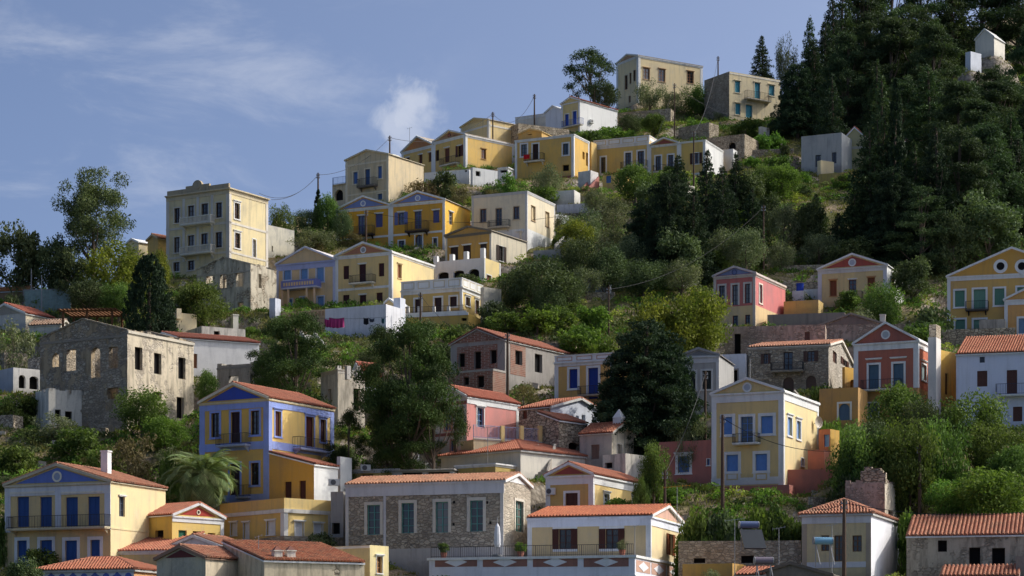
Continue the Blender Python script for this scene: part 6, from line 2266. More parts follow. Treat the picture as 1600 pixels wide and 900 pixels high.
def kinds():
    dk = leafmat(c(24, 36, 28), c(54, 68, 46), .15)
    dk2 = leafmat(c(32, 46, 32), c(70, 84, 52), .16)
    pn = leafmat(c(30, 42, 22), c(70, 84, 42), .15)
    br = leafmat(c(46, 62, 32), c(98, 114, 56), .28)
    bb = leafmat(c(56, 78, 34), c(108, 130, 60), .32)
    ol = leafmat(c(62, 72, 50), c(122, 126, 94), .22)
    od = leafmat(c(42, 54, 34), c(90, 100, 66), .2)
    yg = leafmat(c(64, 74, 30), c(124, 126, 52), .3)
    bw = leafmat(c(62, 58, 40), c(116, 104, 72), .2)
    eu = leafmat(c(46, 56, 36), c(100, 106, 68), .2)
    K = KINDS
    K['cypress'] = [(proto_cypress(dk, 1.6, 12, 9000), 3.2, 12) for _ in range(2)]
    K['thuja'] = [(proto_cypress(dk, 3.0, 9, 40000, .13, 1, .42, .0), 6.2, 9.2)]
    K['fir'] = [(proto_fir(dk2, 3.0, 12, taper=.7 + .2 * k), 6.2, 12.2) for k in range(3)]
    K['fir_dark'] = [(proto_fir(dk, 3.4, 12, per=110, taper=.75 + .15 * k), 7.0, 12.2) for k in range(2)]
    K['fir_broad'] = [(proto_fir(dk, 4.6, 10, per=330, tiers=24, taper=.38, droop=.14, leaf=.14), 9.4, 10.2)]
    K['pine'] = [(proto_pine(pn, 4.2, 10), 8.8, 10.3), (proto_pine(pn, 4.2, 10, crown0=.2), 8.8, 10.3)]
    K['pine_high'] = [(proto_pine(pn, 4.2, 10, 54, 420, crown0=.36), 8.8, 10.3)]
    K['pine_open'] = [(proto_pine(dk2, 3.6, 8, 44, 170, .15, .35, (-1.5, 0), True), 7.6, 8.3)]
    pw = leafmat(c(34, 48, 34), c(74, 88, 56), .18)
    K['pine_wood'] = [(proto_pine(pw, 3.8, 13, 100, 240, .17, .02), 8.0, 13.2) for _ in range(3)]
    K['green'] = [(proto_broad(br, per=200, leaf=.115), 6.8, 6.2) for _ in range(2)]
    K['bright'] = [(proto_broad(bb, 3.2, 5.5, .1, per=200, leaf=.115), 6.8, 5.8) for _ in range(2)]
    K['olive'] = [(proto_broad(ol, 2.8, 5.0, .15, 50, 120, .12, .9, .35), 6.0, 5.3) for _ in range(2)]
    K['olive_dark'] = [(proto_broad(od, 3.4, 6.0, .08, 60, 130, .13, .9, .42), 7.2, 6.3) for _ in range(2)]
    K['yellowgreen'] = [(proto_broad(yg, 3.6, 7.0, .1, 60, 110, .15), 7.6, 7.3) for _ in range(2)]
    K['eucalyptus'] = [(proto_broad(eu, 4.2, 11.0, .22, 88, 220, .12, .75, .35, .85, .42, (.17, .32)), 9.0, 11.3)]
    K['dark_broad'] = [(proto_broad(od, 3.2, 7, .05, 60, 110, .16), 6.8, 7.3)]
    K['bush'] = [(proto_broad(br, 1.6, 2.2, -.25, 26, 90, .12), 3.4, 2.4) for _ in range(2)]
    K['bush_bright'] = [(proto_broad(bb, 1.6, 2.2, -.25, 26, 90, .12), 3.4, 2.4) for _ in range(2)]
    K['bush_grey'] = [(proto_broad(ol, 1.6, 2.2, -.25, 26, 90, .1, .9, .35), 3.4, 2.4)]
    K['bush_brown'] = [(proto_broad(bw, 1.6, 2.2, -.25, 26, 110, .09, .9, .3), 3.4, 2.4)]
    K['bush_dark'] = [(proto_broad(od, 1.6, 2.2, -.25, 26, 100, .11), 3.4, 2.4)]


kinds()
NAME = {'cypress': 'cypress_tree', 'thuja': 'cypress_tree', 'fir': 'conifer_tree', 'fir_dark': 'conifer_tree', 'fir_broad': 'conifer_tree', 'pine': 'pine_tree', 'pine_open': 'pine_tree', 'pine_high': 'pine_tree',
        'pine_wood': 'pine_tree', 'green': 'broadleaf_tree', 'bright': 'broadleaf_tree', 'olive': 'olive_tree', 'olive_dark': 'olive_tree', 'yellowgreen': 'broadleaf_tree',
        'eucalyptus': 'eucalyptus_tree', 'dark_broad': 'broadleaf_tree', 'bush': 'bush', 'bush_bright': 'bush', 'bush_grey': 'bush', 'bush_brown': 'bush', 'bush_dark': 'bush'}
TR = random.Random(5)


def plant(kind, x, ytop, ybase, wpx, label, group=None, Y=None, dy=0.0):
    """plant standing where photo column x meets the hillside, its top at photo row ytop, wpx photo pixels wide"""
    Y = (Y or Yp(ybase)) + dy
    X = (x - CX) / F * Y
    z0 = float(terrain_z(np.array([X]), np.array([Y]))[0])
    ztop = ZC + (HY - ytop) / F * Y
    h = max(.8, ztop - z0)
    w = wpx / F * Y
    (cm, tm), pw, ph = TR.choice(KINDS[kind])
    nm = NAME[kind]
    r = empty(nm, (X, Y, z0), TR.uniform(0, 6.28) if kind != 'pine_open' else 0.0, label, 'bush' if nm == 'bush' else 'tree', group)
    r.scale = (w / pw, w / pw, h / ph)
    for n_, me in (('crown' if nm != 'bush' else 'foliage', cm), ('trunk' if nm != 'bush' else 'stem', tm)):
        o = bpy.data.objects.new(n_, me)
        o.parent = r
        COL.objects.link(o)
    return r


T_ = plant
# left
T_('eucalyptus', 146, 246, 470, 150, 'tall airy eucalyptus standing against the sky at the left')
T_('dark_broad', 28, 340, 468, 92, 'dark bushy tree at the far left edge below the sky')
T_('dark_broad', 80, 362, 470, 72, 'dark tree between the far left tree and the eucalyptus')
T_('dark_broad', 115, 385, 480, 80, 'dark tree at the foot of the eucalyptus')
T_('yellowgreen', 185, 375, 490, 125, 'olive green leafy tree in front of the eucalyptus trunk')
T_('olive_dark', 140, 430, 505, 90, 'dark rounded tree beside the grey house corner')
T_('green', 185, 440, 510, 70, 'leafy tree between the olive green tree and the tall cypress')
T_('thuja', 234, 398, 545, 92, 'broad very dark cypress behind the large ruin')
T_('yellowgreen', 250, 385, 470, 40, 'small yellowish tree in front of the ochre gable beside the mansion')
T_('green', 316, 435, 510, 95, 'green fig tree beside the gabled ruin below the mansion')
T_('bush', 282, 450, 505, 45, 'green bush between the tall cypress and the fig tree')
T_('bush_dark', 18, 450, 500, 40, 'dark conical shrub in front of the orange roof edge')
T_('bush_grey', 22, 490, 570, 80, 'feathery grey green shrub in front of the white gabled red roof')
T_('green', 440, 318, 385, 46, 'small green tree above the stained retaining wall of the mansion')
T_('cypress', 497, 296, 360, 22, 'small dark conifer at the foot of the pole left of the beige house')
T_('olive_dark', 478, 322, 372, 50, 'dark shrubs beside the pole left of the beige house')
T_('green', 512, 300, 372, 50, 'green tree touching the beige terrace block')
T_('olive', 492, 352, 400, 80, 'grey green olive above the pale blue house')
T_('olive_dark', 535, 320, 385, 40, 'dark tree against the left side of the mustard pair')
T_('bush_brown', 655, 272, 312, 70, 'brownish shrub above the right mustard gable')
T_('bush_dark', 692, 262, 310, 60, 'tangled dark bush under the white terrace blocks')
T_('bush_brown', 722, 286, 322, 52, 'brownish shrub left of the cream flat roofed house')
T_('bush_grey', 640, 300, 330, 60, 'grey shrub right of the beige house wall')
T_('bush_bright', 791, 263, 305, 38, 'bright green bush beside the small white cube')
T_('bush_dark', 770, 290, 315, 50, 'dark ivy bush under the mottled white block')
T_('olive', 856, 250, 312, 58, 'grey green olive before the red cloth house')
T_('bush', 845, 285, 318, 60, 'green bush below the olive of the red cloth house')
# ridge
T_('pine_open', 932, 78, 178, 92, 'leaning umbrella pine on the skyline beside the cream ridge house')
T_('olive_dark', 945, 120, 178, 50, 'dark tree at the foot of the leaning umbrella pine')
T_('olive', 1015, 122, 178, 58, 'grey olive in front of the cream ridge house')
T_('olive', 1050, 138, 180, 40, 'small pale olive before the middle windows of the cream ridge house')
T_('green', 1088, 132, 176, 58, 'round green tree between the two ridge houses')
T_('bush_bright', 958, 190, 222, 70, 'bright shrub on the slope below the white house with cobalt doors')
T_('bush', 925, 200, 232, 60, 'green shrub at the foot of the white house side wall')
T_('green', 1022, 176, 222, 50, 'dark green tree below the grey terrace wall on the ridge')
T_('olive_dark', 985, 172, 215, 45, 'dark shrub below the umbrella pine on the slope')
T_('bush_bright', 1085, 182, 205, 60, 'sunlit bush on top of the rubble heap')
T_('bush', 1165, 182, 215, 60, 'green bush under the turquoise shuttered house')
T_('bush_bright', 1200, 200, 235, 60, 'yellowish bush beside the pale broken stump')
T_('bush', 1215, 240, 290, 70, 'green bush below the broken wall stump')
T_('fir', 1190, 52, 160, 58, 'dark conifer on the skyline behind the turquoise shuttered house')
T_('olive', 1228, 48, 165, 42, 'pale feathery tree on the skyline right of the dark conifer')
T_('fir', 1265, 22, 165, 46, 'dark conifer at the skyline edge of the wood')
T_('fir_broad', 1246, 98, 218, 88, 'very dark broad conifer overlapping the turquoise shuttered house')
# wood at the upper right
WOOD = 'dark conifer in the dense wood covering the upper right slope'
WG = 'conifers of the upper right wood'
for (k, x, yt, yb, w) in (
        ('fir', 1318, -30, 150, 80), ('pine_wood', 1350, -30, 140, 110), ('pine_wood', 1395, -60, 130, 120), ('pine_wood', 1440, -50, 120, 120), ('fir', 1490, -70, 120, 110),
        ('pine_wood', 1535, -60, 110, 130), ('pine_wood', 1590, -60, 110, 130), ('fir_dark', 1290, 30, 170, 80), ('pine_wood', 1325, 55, 210, 90), ('fir_dark', 1300, 110, 250, 90),
        ('pine_wood', 1350, 40, 200, 90), ('pine_wood', 1395, 30, 210, 120), ('pine_wood', 1430, 10, 200, 130), ('pine_wood', 1460, 40, 220, 110), ('pine_wood', 1510, 128, 240, 100),
        ('pine_wood', 1575, 122, 250, 120), ('pine_wood', 1612, 40, 230, 90), ('pine_wood', 1410, 120, 260, 100), ('fir', 1450, 100, 270, 110), ('pine_wood', 1500, 130, 300, 130),
        ('pine_wood', 1555, 128, 260, 110), ('fir_dark', 1605, 140, 300, 110), ('fir', 1580, 170, 330, 100), ('pine_wood', 1530, 160, 330, 120), ('fir_dark', 1345, 120, 215, 70),
        ('fir_dark', 1270, 60, 190, 80), ('fir_dark', 1300, -10, 160, 80), ('fir', 1370, 90, 230, 80)):
    T_(k, x, yt, yb, w, WOOD, WG)
for (k, x, yt, yb, w) in (('fir', 1378, 108, 395, 110), ('cypress', 1400, 130, 400, 50), ('fir', 1358, 190, 400, 105), ('fir', 1428, 215, 405, 120), ('fir_dark', 1462, 185, 410, 110),
                          ('fir', 1335, 300, 405, 70), ('pine_wood', 1500, 200, 400, 130), ('pine_wood', 1545, 200, 390, 130), ('fir_dark', 1590, 210, 380, 110), ('pine_wood', 1440, 290, 425, 110),
                          ('fir_broad', 1395, 260, 415, 110), ('fir_dark', 1310, 330, 400, 60), ('fir', 1275, 300, 385, 80)):
    T_(k, x, yt, yb, w, 'tall ragged conifer in front of the half hidden houses of the wood', 'ragged conifers before the wood houses')
T_('pine_wood', 1552, 104, 205, 90, WOOD, WG)
T_('fir_dark', 1528, 108, 215, 70, WOOD, WG)
T_('bush_bright', 1420, 160, 215, 24, 'sunlit yellow green tuft glimpsed in the dark wood')
T_('bush_bright', 1288, 182, 215, 60, 'sunlit bush above the grey shaded house')
T_('bright', 1222, 250, 318, 78, 'vivid green round tree left of the grey shaded house')
T_('green', 1190, 256, 320, 60, 'green tree left of the vivid green round tree')
T_('dark_broad', 1165, 270, 345, 80, 'dark tree below the white end wall of the terrace row')
T_('fir_dark', 1150, 235, 350, 70, 'dark conifer right of the white end wall of the terrace row')
T_('fir_dark', 1105, 228, 395, 72, 'pointed dark conifer in front of the terrace row end house')
T_('fir_dark', 1128, 255, 410, 80, 'dark conifer in the middle group below the terrace row')
T_('fir_broad', 1045, 268, 440, 110, 'broad dark conifer in the middle group left of the pole')
T_('fir_dark', 1085, 290, 440, 90, 'shaggy dark conifer between the broad one and the pole')
T_('fir_broad', 1010, 310, 430, 90, 'low dark conifer at the left of the middle group')
T_('green', 992, 253, 325, 78, 'green tree before the yellow panelled parapet house')
T_('bush', 1045, 262, 312, 70, 'green vines before the middle house of the terrace row')
T_('olive', 958, 300, 372, 70, 'pale olive below the low yellow block')
T_('olive', 915, 318, 400, 70, 'grey olive beside the pole right of the cream flat house')
T_('yellowgreen', 900, 340, 410, 70, 'yellowish tree below the white side block')
T_('olive_dark', 905, 362, 455, 90, 'dark olive below the grey block wall')
T_('olive_dark', 948, 372, 460, 80, 'dark olive right of the small pale blue hut')
T_('olive_dark', 842, 396, 492, 130, 'large dark olive right of the white arcade')
T_('olive_dark', 800, 410, 480, 60, 'dark olive touching the arcade side wall')
T_('olive_dark', 888, 420, 490, 70, 'dark olive left of the small pale blue hut')
T_('olive_dark', 1005, 398, 470, 90, 'dark olive left of the white slanting wall pieces')
T_('olive', 1165, 345, 432, 80, 'grey olive left of the tall pole on the slope')
T_('olive', 1225, 305, 398, 62, 'grey olive right of the tall pole on the slope')
T_('dark_broad', 1262, 308, 395, 70, 'dark tree right of the grey olive by the pole')
T_('dark_broad', 1200, 300, 370, 60, 'dark tree behind the tall pole on the slope')
T_('bush', 1115, 385, 432, 60, 'green bush behind the pink house gable')
for i, (k, x, yt, yb, w) in enumerate((('olive', 915, 410, 470, 70), ('olive', 960, 345, 420, 70), ('olive', 985, 360, 440, 80), ('olive', 930, 290, 340, 50), ('dark_broad', 1060, 350, 450, 90),
                                    ('olive', 1130, 350, 430, 75), ('fir_dark', 1175, 290, 390, 70), ('olive', 1220, 372, 420, 60), ('olive', 1065, 400, 470, 80), ('olive', 1280, 356, 410, 70),
                                    ('dark_broad', 1330, 370, 420, 90), ('olive_dark', 860, 440, 500, 70), ('olive', 880, 330, 375, 40), ('fir_dark', 1060, 240, 330, 60), ('dark_broad', 1020, 280, 350, 70))):
    T_(k, x, yt, yb, w, 'rounded tree in the thick growth between the cream flat house and the pink house', 'trees of the thick central growth')
# middle
T_('yellowgreen', 1090, 440, 575, 110, 'large yellow green tree beside the pink house')
T_('yellowgreen', 1020, 455, 575, 100, 'yellow green tree left of the large yellow green tree')
T_('yellowgreen', 1055, 480, 580, 110, 'yellow green tree low between the two yellow green ones')
T_('fir_broad', 1012, 498, 690, 190, 'big black green fir covering the edge of the cobalt shuttered house')
T_('fir_broad', 975, 545, 690, 120, 'dark fir lobe on the left of the big black green fir')
T_('fir_broad', 1050, 535, 690, 120, 'dark fir lobe on the right of the big black green fir')
for (k, x, yt, yb, w, l) in (('bush', 790, 485, 520, 70, 'pale flowering bush above the unfinished house'), ('bush_bright', 840, 478, 525, 80, 'bright bush on the bank above the unfinished house roof'),
                             ('bush_bright', 905, 495, 548, 90, 'yellow green bush above the cobalt shuttered house'), ('bush_dark', 770, 465, 510, 60, 'dark bush at the end of the balustrade terrace'),
                             ('bush', 870, 470, 515, 70, 'green bush under the large dark olive'), ('bush_bright', 940, 520, 560, 60, 'bright bush left of the big black green fir'),
                             ('bush', 715, 510, 540, 60, 'bush in front of the yellow retaining terrace'), ('bush_bright', 930, 470, 520, 70, 'bright bush by the pole above the fir')):
    T_(k, x, yt, yb, w, l)
T_('pine', 462, 490, 670, 150, 'leaning pine with a dense crown behind the blue pilaster house')
T_('pine', 430, 498, 620, 80, 'left lobe pine above the grey see-through ruin')
T_('pine_high', 676, 545, 745, 100, 'right lobe pine of the big spreading pine before the pink house')
T_('pine', 612, 590, 745, 90, 'lower left pine under the big spreading pine')
T_('pine_high', 640, 497, 745, 165, 'big spreading pine in the middle in front of the pink house')
T_('pine', 600, 510, 640, 90, 'pine top left of the big spreading pine')
T_('pine', 545, 640, 740, 70, 'small pine between the blue pilaster house and the big pine')
T_('pine', 640, 640, 745, 110, 'lower half pine under the big spreading pine crown')
T_('green', 322, 575, 640, 42, 'leafy tree between the large ruin and the grey see-through ruin')
T_('bush_brown', 818, 590, 640, 50, 'brown bare shrub before the unfinished house')
T_('bush_grey', 1095, 640, 700, 60, 'grey green shrub left of the tall yellow house')
T_('olive', 1075, 660, 730, 50, 'grey olive above the terracotta flat wing')
T_('green', 1022, 690, 790, 60, 'green tree between the bell turret cottage and the terracotta wing')
T_('green', 1000, 740, 800, 40, 'green bush behind the yellow house with the air conditioner')
# left bank
T_('green', 222, 605, 690, 110, 'fig bush at the foot of the large ruin')
T_('bright', 258, 645, 705, 90, 'bright fig bush right of the brown bush by the blue pilaster house')
T_('bush_brown', 200, 664, 750, 108, 'round brown green bush behind the blue gable roof')
T_('bush', 120, 660, 720, 90, 'green bush on the weedy bank at the left')
T_('bush', 30, 610, 650, 80, 'bush below the small whitewashed building')
T_('bush_grey', 85, 640, 690, 80, 'grey shrub on the weedy bank')
T_('bush', 165, 690, 735, 60, 'bush beside the white chimney of the blue gable house')
T_('bush', 25, 690, 745, 70, 'shrub at the left edge above the blue gable house')
T_('bush_bright', 265, 690, 760, 40, 'bright shrub left of the palm')
T_('dark_broad', 38, 868, 960, 66, 'dark green shrub at the bottom left corner')
T_('bush', 8, 790, 860, 26, 'dark shrub at the left edge beside the blue doors')
# right
T_('green', 1400, 594, 720, 110, 'large leafy tree in front of the red house')
T_('olive_dark', 1440, 610, 740, 90, 'grey green tree before the white chimney stack')
T_('olive_dark', 1360, 640, 760, 110, 'grey green tree left of the large tree before the red house')
T_('green', 1390, 670, 790, 150, 'wide leafy tree under the large tree before the red house')
T_('green', 1340, 660, 790, 110, 'leafy tree left of the large tree before the red house')
T_('green', 1420, 650, 800, 110, 'leafy tree right of the white chimney stack foot')
T_('green', 1560, 660, 770, 120, 'leafy tree under the brown doors of the white house')
T_('green', 1525, 612, 740, 130, 'large green tree below the white house at the right edge')
T_('green', 1470, 650, 790, 100, 'green tree between the two large trees at the right')
T_('green', 1590, 690, 800, 100, 'green tree at the right edge below the white house')
T_('bright', 1545, 722, 830, 170, 'bright green tree behind the barrel tiled stone house')
T_('bright', 1480, 745, 820, 90, 'bright green bush left of the bright tree')
T_('bush_bright', 1425, 780, 840, 60, 'pale bush right of the broken masonry block')
T_('green', 1400, 720, 800, 60, 'dark creeper tree behind the broken masonry block')
T_('dark_broad', 1545, 295, 425, 130, 'rounded dark tree at the right edge above the ochre house')
T_('dark_broad', 1490, 330, 430, 80, 'rounded dark tree left of the right edge tree above the ochre house')
T_('dark_broad', 1425, 400, 470, 80, 'dark tree against the white side of the gabled yellow house')
T_('green', 1378, 440, 500, 80, 'green shrub tree before the gabled yellow house')
T_('bush_dark', 1460, 470, 530, 90, 'dark bush left of the large ochre house')
T_('bush_grey', 1345, 470, 510, 60, 'flowering bush under the balcony of the gabled yellow house')
T_('bush', 1440, 495, 545, 80, 'green bush above the sunlit yellow rear wing')
T_('bush', 1290, 590, 650, 60, 'bush between the grey stone house and the ochre wall')
T_('bush_bright', 1300, 640, 700, 50, 'bright shrub right of the orange block with the blue shutter')
T_('bush_dark', 1325, 730, 800, 80, 'dark creeper left of the broken masonry block')
for (x, yt, w, k) in ((1085, 782, 60, 'bush'), (1130, 786, 70, 'bush_dark'), (1175, 778, 70, 'bush_bright'), (1215, 772, 80, 'bush'), (1245, 790, 50, 'bush_bright'), (1110, 800, 60, 'bush'), (1155, 800, 60, 'bush'),
                      (1195, 798, 70, 'bush_dark'), (1235, 800, 60, 'bush'), (1075, 805, 50, 'bush_bright')):
    T_(k, x, yt, 862, w, 'ivy green bush on the bank above the long grey rubble wall', 'bushes of the ivy bank')


# palm
def palm():
    Y = Yp(800)
    X = (316 - CX) / F * Y
    z0 = float(terrain_z(np.array([X]), np.array([Y]))[0])
    ztop = ZC + (HY - 742) / F * Y
    r = empty('palm_tree', (X, Y, z0), 0, 'fan of grey green fronds, palm before the blue pilaster house', 'tree')
    h = (ztop - z0) / K
    r.scale = (K * 1.15, K * 1.15, K)
    mb = MB()
    for k in range(8):
        mb.bar((0, 0, -1 + (h + 1) * k / 8), (0, 0, -1 + (h + 1) * (k + 1) / 8), .42, 0, .5, 9, .36)
    mb.build('trunk', bark(), r)
    lm = leafmat(c(72, 88, 54), c(132, 144, 98), .28)
    protos = []
    for v_ in range(3):
        mb = MB()
        n = 26
        L = 2.9
        prev = None
        for k in range(n + 1):
            s = k / n
            p = Vector((L * s * (1 - .22 * s * s), 0, 1.1 * s - (1.2 + .5 * v_) * s * s * s))
            if prev is not None:
                mb.bar(prev, p, .035 * (1 - s) + .008, 0, .3, 4)
                if k > 4:
                    for sg in (-1, 1):
                        for _ in range(2):
                            ll = .85 * math.sin(math.pi * min(1, .18 + s * .8)) * TR.uniform(.8, 1.1)
                            d = (p - prev).normalized()
                            q = p + d * ll * .75 + Vector((0, sg * ll * .62, -ll * TR.uniform(.2, .5)))
                            w = d * .035
                            mb.face((p - w, p + w, q + w * .2, q - w * .2), 0, TR.uniform(.2, 1))
            prev = p
        protos.append(mb)
    mesh = [m.build('frond', lm, r, None, True) for m in protos]
    n = 60
    for k in range(n):
        o = mesh[k] if k < 3 else mesh[k % 3].copy()
        if k >= 3:
            COL.objects.link(o)
            o.parent = r
        f = k / n
        o.location = (0, 0, h)
        o.rotation_euler = (TR.uniform(-.2, .2), math.radians(62 - 115 * (f ** 1.0)) * -1 + .25, k * 2.399)
        s = TR.uniform(.85, 1.12)
        o.scale = (s, s, s)


palm()


# shrubs scattered over the open hillside, and the weeds no one could count
def scatter():
    rr = np.random.RandomState(21)
    n = 90000
    Y = 186 + rr.uniform(0, 1, n) ** .9 * 320
    u = rr.uniform(-.235, .235, n)
    X = u * Y
    yc = np.interp(u, CU, CYc)
    d = foot_dist(X, Y)
    ok = (Y < yc + 1) & (d > .5)
    X, Y, u, d = X[ok], Y[ok], u[ok], d[ok]
    Z = terrain_z(X, Y)
    big = d > 1.3
    idx = np.nonzero(big)[0]
    placed = 0
    kinds_ = ['bush', 'bush_bright', 'bush_grey', 'bush_brown', 'bush_dark', 'bush', 'bush_dark']
    for i in idx[:175]:
        (cm, tm), pw, ph = TR.choice(KINDS[TR.choice(kinds_)])
        r = empty('shrub', (X[i], Y[i], Z[i] - .1), TR.uniform(0, 6.28), 'low wild shrub growing on the open hillside between the houses', 'shrub', 'wild shrubs of the hillside')
        s = TR.uniform(.5, 1.2)
        r.scale = (s * TR.uniform(.9, 1.3), s * TR.uniform(.9, 1.3), s)
        o = bpy.data.objects.new('foliage', cm)
        o.parent = r
        COL.objects.link(o)
    # weeds: tufts of thin blades
    k = 7
    n = len(X)
    base = np.stack([X, Y, Z], 1)
    P = np.repeat(base, k, 0) + np.stack([rr.normal(size=n * k) * .3, rr.normal(size=n * k) * .3, np.zeros(n * k)], 1)
    patch = vnoise(X * .5, Y * .5, 9)
    hgt = (np.repeat(.28 + .22 * np.clip(patch, -1, 1.2), k) * rr.uniform(.5, 1.5, n * k))
    hgt = np.minimum(hgt, np.repeat(.2 + d * .35, k))
    a = np.stack([rr.normal(size=n * k) * .4, rr.normal(size=n * k) * .4, np.ones(n * k)], 1) * hgt[:, None]
    an = rr.uniform(0, 6.28, n * k)
    w = np.stack([np.cos(an), np.sin(an), np.zeros(n * k)], 1) * .08
    v = np.stack([P - w, P + w, P + a], 1).reshape(-1, 3)
    q = np.arange(n * k * 3).reshape(-1, 3)
    t = np.clip(np.repeat(.5 + .5 * vnoise(X * .22, Y * .22, 4), k) + rr.uniform(-.3, .3, n * k), 0, 1)
    me = np_mesh('weeds', v, q, t, leafmat(c(56, 70, 32), c(128, 122, 70), .3))
    o = bpy.data.objects.new('weeds', me)
    COL.objects.link(o)
    tag(o, 'green and straw coloured weeds covering the open slopes', 'weeds', None, 'stuff')


    # undergrowth: leafy mounds too many and too merged to count
    n = 26000
    Y = 186 + rr.uniform(0, 1, n) ** .9 * 320
    u = rr.uniform(-.235, .235, n)
    X = u * Y
    d = foot_dist(X, Y)
    dens = vnoise(X * .12, Y * .12, 31)
    ok = (Y < np.interp(u, CU, CYc) + 1) & (d > .9) & (dens > -.35)
    X, Y, d, dens = X[ok], Y[ok], d[ok], dens[ok]
    Z = terrain_z(X, Y)
    hue = vnoise(X * .3, Y * .3, 77) + .5 * vnoise(X * 1.7, Y * 1.7, 5)
    sets = (('undergrowth', hue < -.2, leafmat(c(46, 58, 34), c(96, 102, 62), .25), 'dark olive undergrowth of low scrub on the slopes'),
            ('undergrowth', (hue >= -.2) & (hue < .45), leafmat(c(50, 72, 32), c(106, 128, 56), .3), 'green leafy undergrowth on the slopes'),
            ('undergrowth', hue >= .45, leafmat(c(78, 92, 40), c(150, 156, 76), .3), 'yellow green flowering undergrowth on the slopes'))
    for nm, sel, mat, lab in sets:
        xs, ys, zs, ds = X[sel], Y[sel], Z[sel], d[sel]
        rad = np.minimum(rr.uniform(.35, 1.25, len(xs)), .25 + ds * .45)
        cnt = (46 * rad ** 1.5 + 10).astype(int)
        rep = np.repeat(np.arange(len(xs)), cnt)
        dirs = unit(rr.normal(size=(len(rep), 3)))
        dirs[:, 2] = np.abs(dirs[:, 2])
        P = np.stack([xs, ys, zs], 1)[rep] + dirs * (rad[rep] * rr.uniform(.55, 1.1, len(rep)))[:, None] * np.array([1, 1, .75])
        v, q, t = leaves(P, .17, .5, None, None, rr.uniform(.1, .9, len(xs))[rep])
        me = np_mesh(nm, v, q, t, mat)
        o = bpy.data.objects.new(nm, me)
        COL.objects.link(o)
        tag(o, lab, 'undergrowth', None, 'stuff')
        print('undergrowth quads', len(q))
    # loose stones
    n = 5000
    Y = 186 + rr.uniform(0, 1, n) ** .9 * 320
    u = rr.uniform(-.235, .235, n)
    X = u * Y
    ok = (Y < np.interp(u, CU, CYc)) & (foot_dist(X, Y) > .3) & (vnoise(X * .2, Y * .2, 8) > -.1)
    X, Y = X[ok], Y[ok]
    Z = terrain_z(X, Y)
    mb = MB()
    for x, y, z in zip(X, Y, Z):
        s = .1 + .5 * TR.random() ** 3
        j = lambda: s * TR.uniform(.55, 1.1)
        mb.hexa(((x - j(), y - j(), z - .1), (x + j(), y - j(), z - .1), (x + j(), y + j(), z - .1), (x - j(), y + j(), z - .1),
                 (x - j() * .7, y - j() * .7, z + j()), (x + j() * .7, y - j() * .7, z + j() * .8), (x + j() * .7, y + j() * .7, z + j()), (x - j() * .7, y + j() * .7, z + j() * .8)), 0, TR.random())
    o = mb.build('stones', plaster(c(178, 168, 150), .6), None, 'stuff')
    tag(o, 'pale loose stones lying on the slopes', 'stones')


scatter()
# ------------------------------------------------------------------ poles, wires, antennas and other small things
WOODP = paint(c(92, 76, 64), .9, .5)
STEEL = paint(c(150, 150, 150), .5, .2)
TOPS = {}


def pole(key, x, ytop, ybase, label, r=.12, mat=None, arm=True, Y=None, name='utility_pole'):
    Y = Y or Yp(ybase)
    X = (x - CX) / F * Y
    z0 = float(terrain_z(np.array([X]), np.array([Y]))[0])
    zt = ZC + (HY - ytop) / F * Y
    z0 = min(z0, zt - 2)
    o = empty(name, (X, Y, z0), 0, label, 'pole')
    mb = MB()
    h = zt - z0
    r *= 1.25
    mb.tube([(0, 0, -.8), (0, 0, h * .5), (0, 0, h)], [r * 1.15, r, r * .75], 8)
    mb.build('shaft', mat or WOODP, o)
    if arm:
        mb = MB()
        for dz in (.35, .75):
            mb.box(-.28, .28, -.06, .06, h - dz - .05, h - dz + .05)
            for dx in (-.22, .22):
                mb.bar((dx, 0, h - dz + .05), (dx, 0, h - dz + .22), .045, 0, .5, 6)
        mb.build('bracket', STEEL, o)
    TOPS[key] = Vector((X, Y, zt - .3))
    return o


pole('a', 497, 270, 345, 'wooden utility pole on the skyline left of the beige house')
pole('b', 609, 212, 300, 'utility pole rising behind the beige two storey house', Y=246 * K)
pole('c', 770, 175, 235, 'utility pole before the wide pale yellow gable')
pole('d', 835, 147, 200, 'utility pole on the skyline left of the cobalt doors')
pole('e', 1122, 88, 165, 'utility pole between the two ridge houses')
pole('f', 1054, 130, 215, 'metal pole on the slope below the cream ridge house', .09)
pole('g', 1084, 205, 300, 'dark pole in front of the terrace row end house', .11)
pole('h', 941, 322, 372, 'pole beside the olives right of the cream flat roofed house', .09)
pole('i', 1193, 320, 425, 'tall grey pole on the slope above the pink house', .1)
pole('j', 951, 448, 520, 'grey pole above the yellow green trees', .1)
pole('k', 572, 328, 400, 'wooden pole in front of the left mustard house', .11, Y=Yp(395))
pole('l', 657, 457, 520, 'dark pole before the railed balustrade terrace', .11)
pole('m', 793, 520, 625, 'tall wooden pole before the unfinished house', .13)
pole('n', 712, 648, 720, 'wooden pole in front of the pink house', .13)
pole('o', 1129, 648, 795, 'tall dark pole in front of the tall yellow house', .14)
pole('p', 1102, 580, 690, 'wooden pole before the grey classical house', .12)
pole('q', 1039, 735, 800, 'short wooden pole before the terracotta wing', .12)
pole('r', 1437, 695, 810, 'dark wooden pole in front of the right trees', .13)
pole('s', 1319, 780, 960, 'wooden pole before the cream house with the tiled hip roof', .14, Y=134 * K)
pole('t', 1172, 560, 640, 'thin pole by the balcony of the grey stone house', .05, STEEL, False)
pole('u', 49, 420, 480, 'thin steel mast at the glasshouse', .06, STEEL, False, name='mast')
pole('v', 65, 430, 485, 'thin steel mast left of the grey house corner', .06, STEEL, False, name='mast')
TOPS['z1'] = at(405, 302, 212 * K)
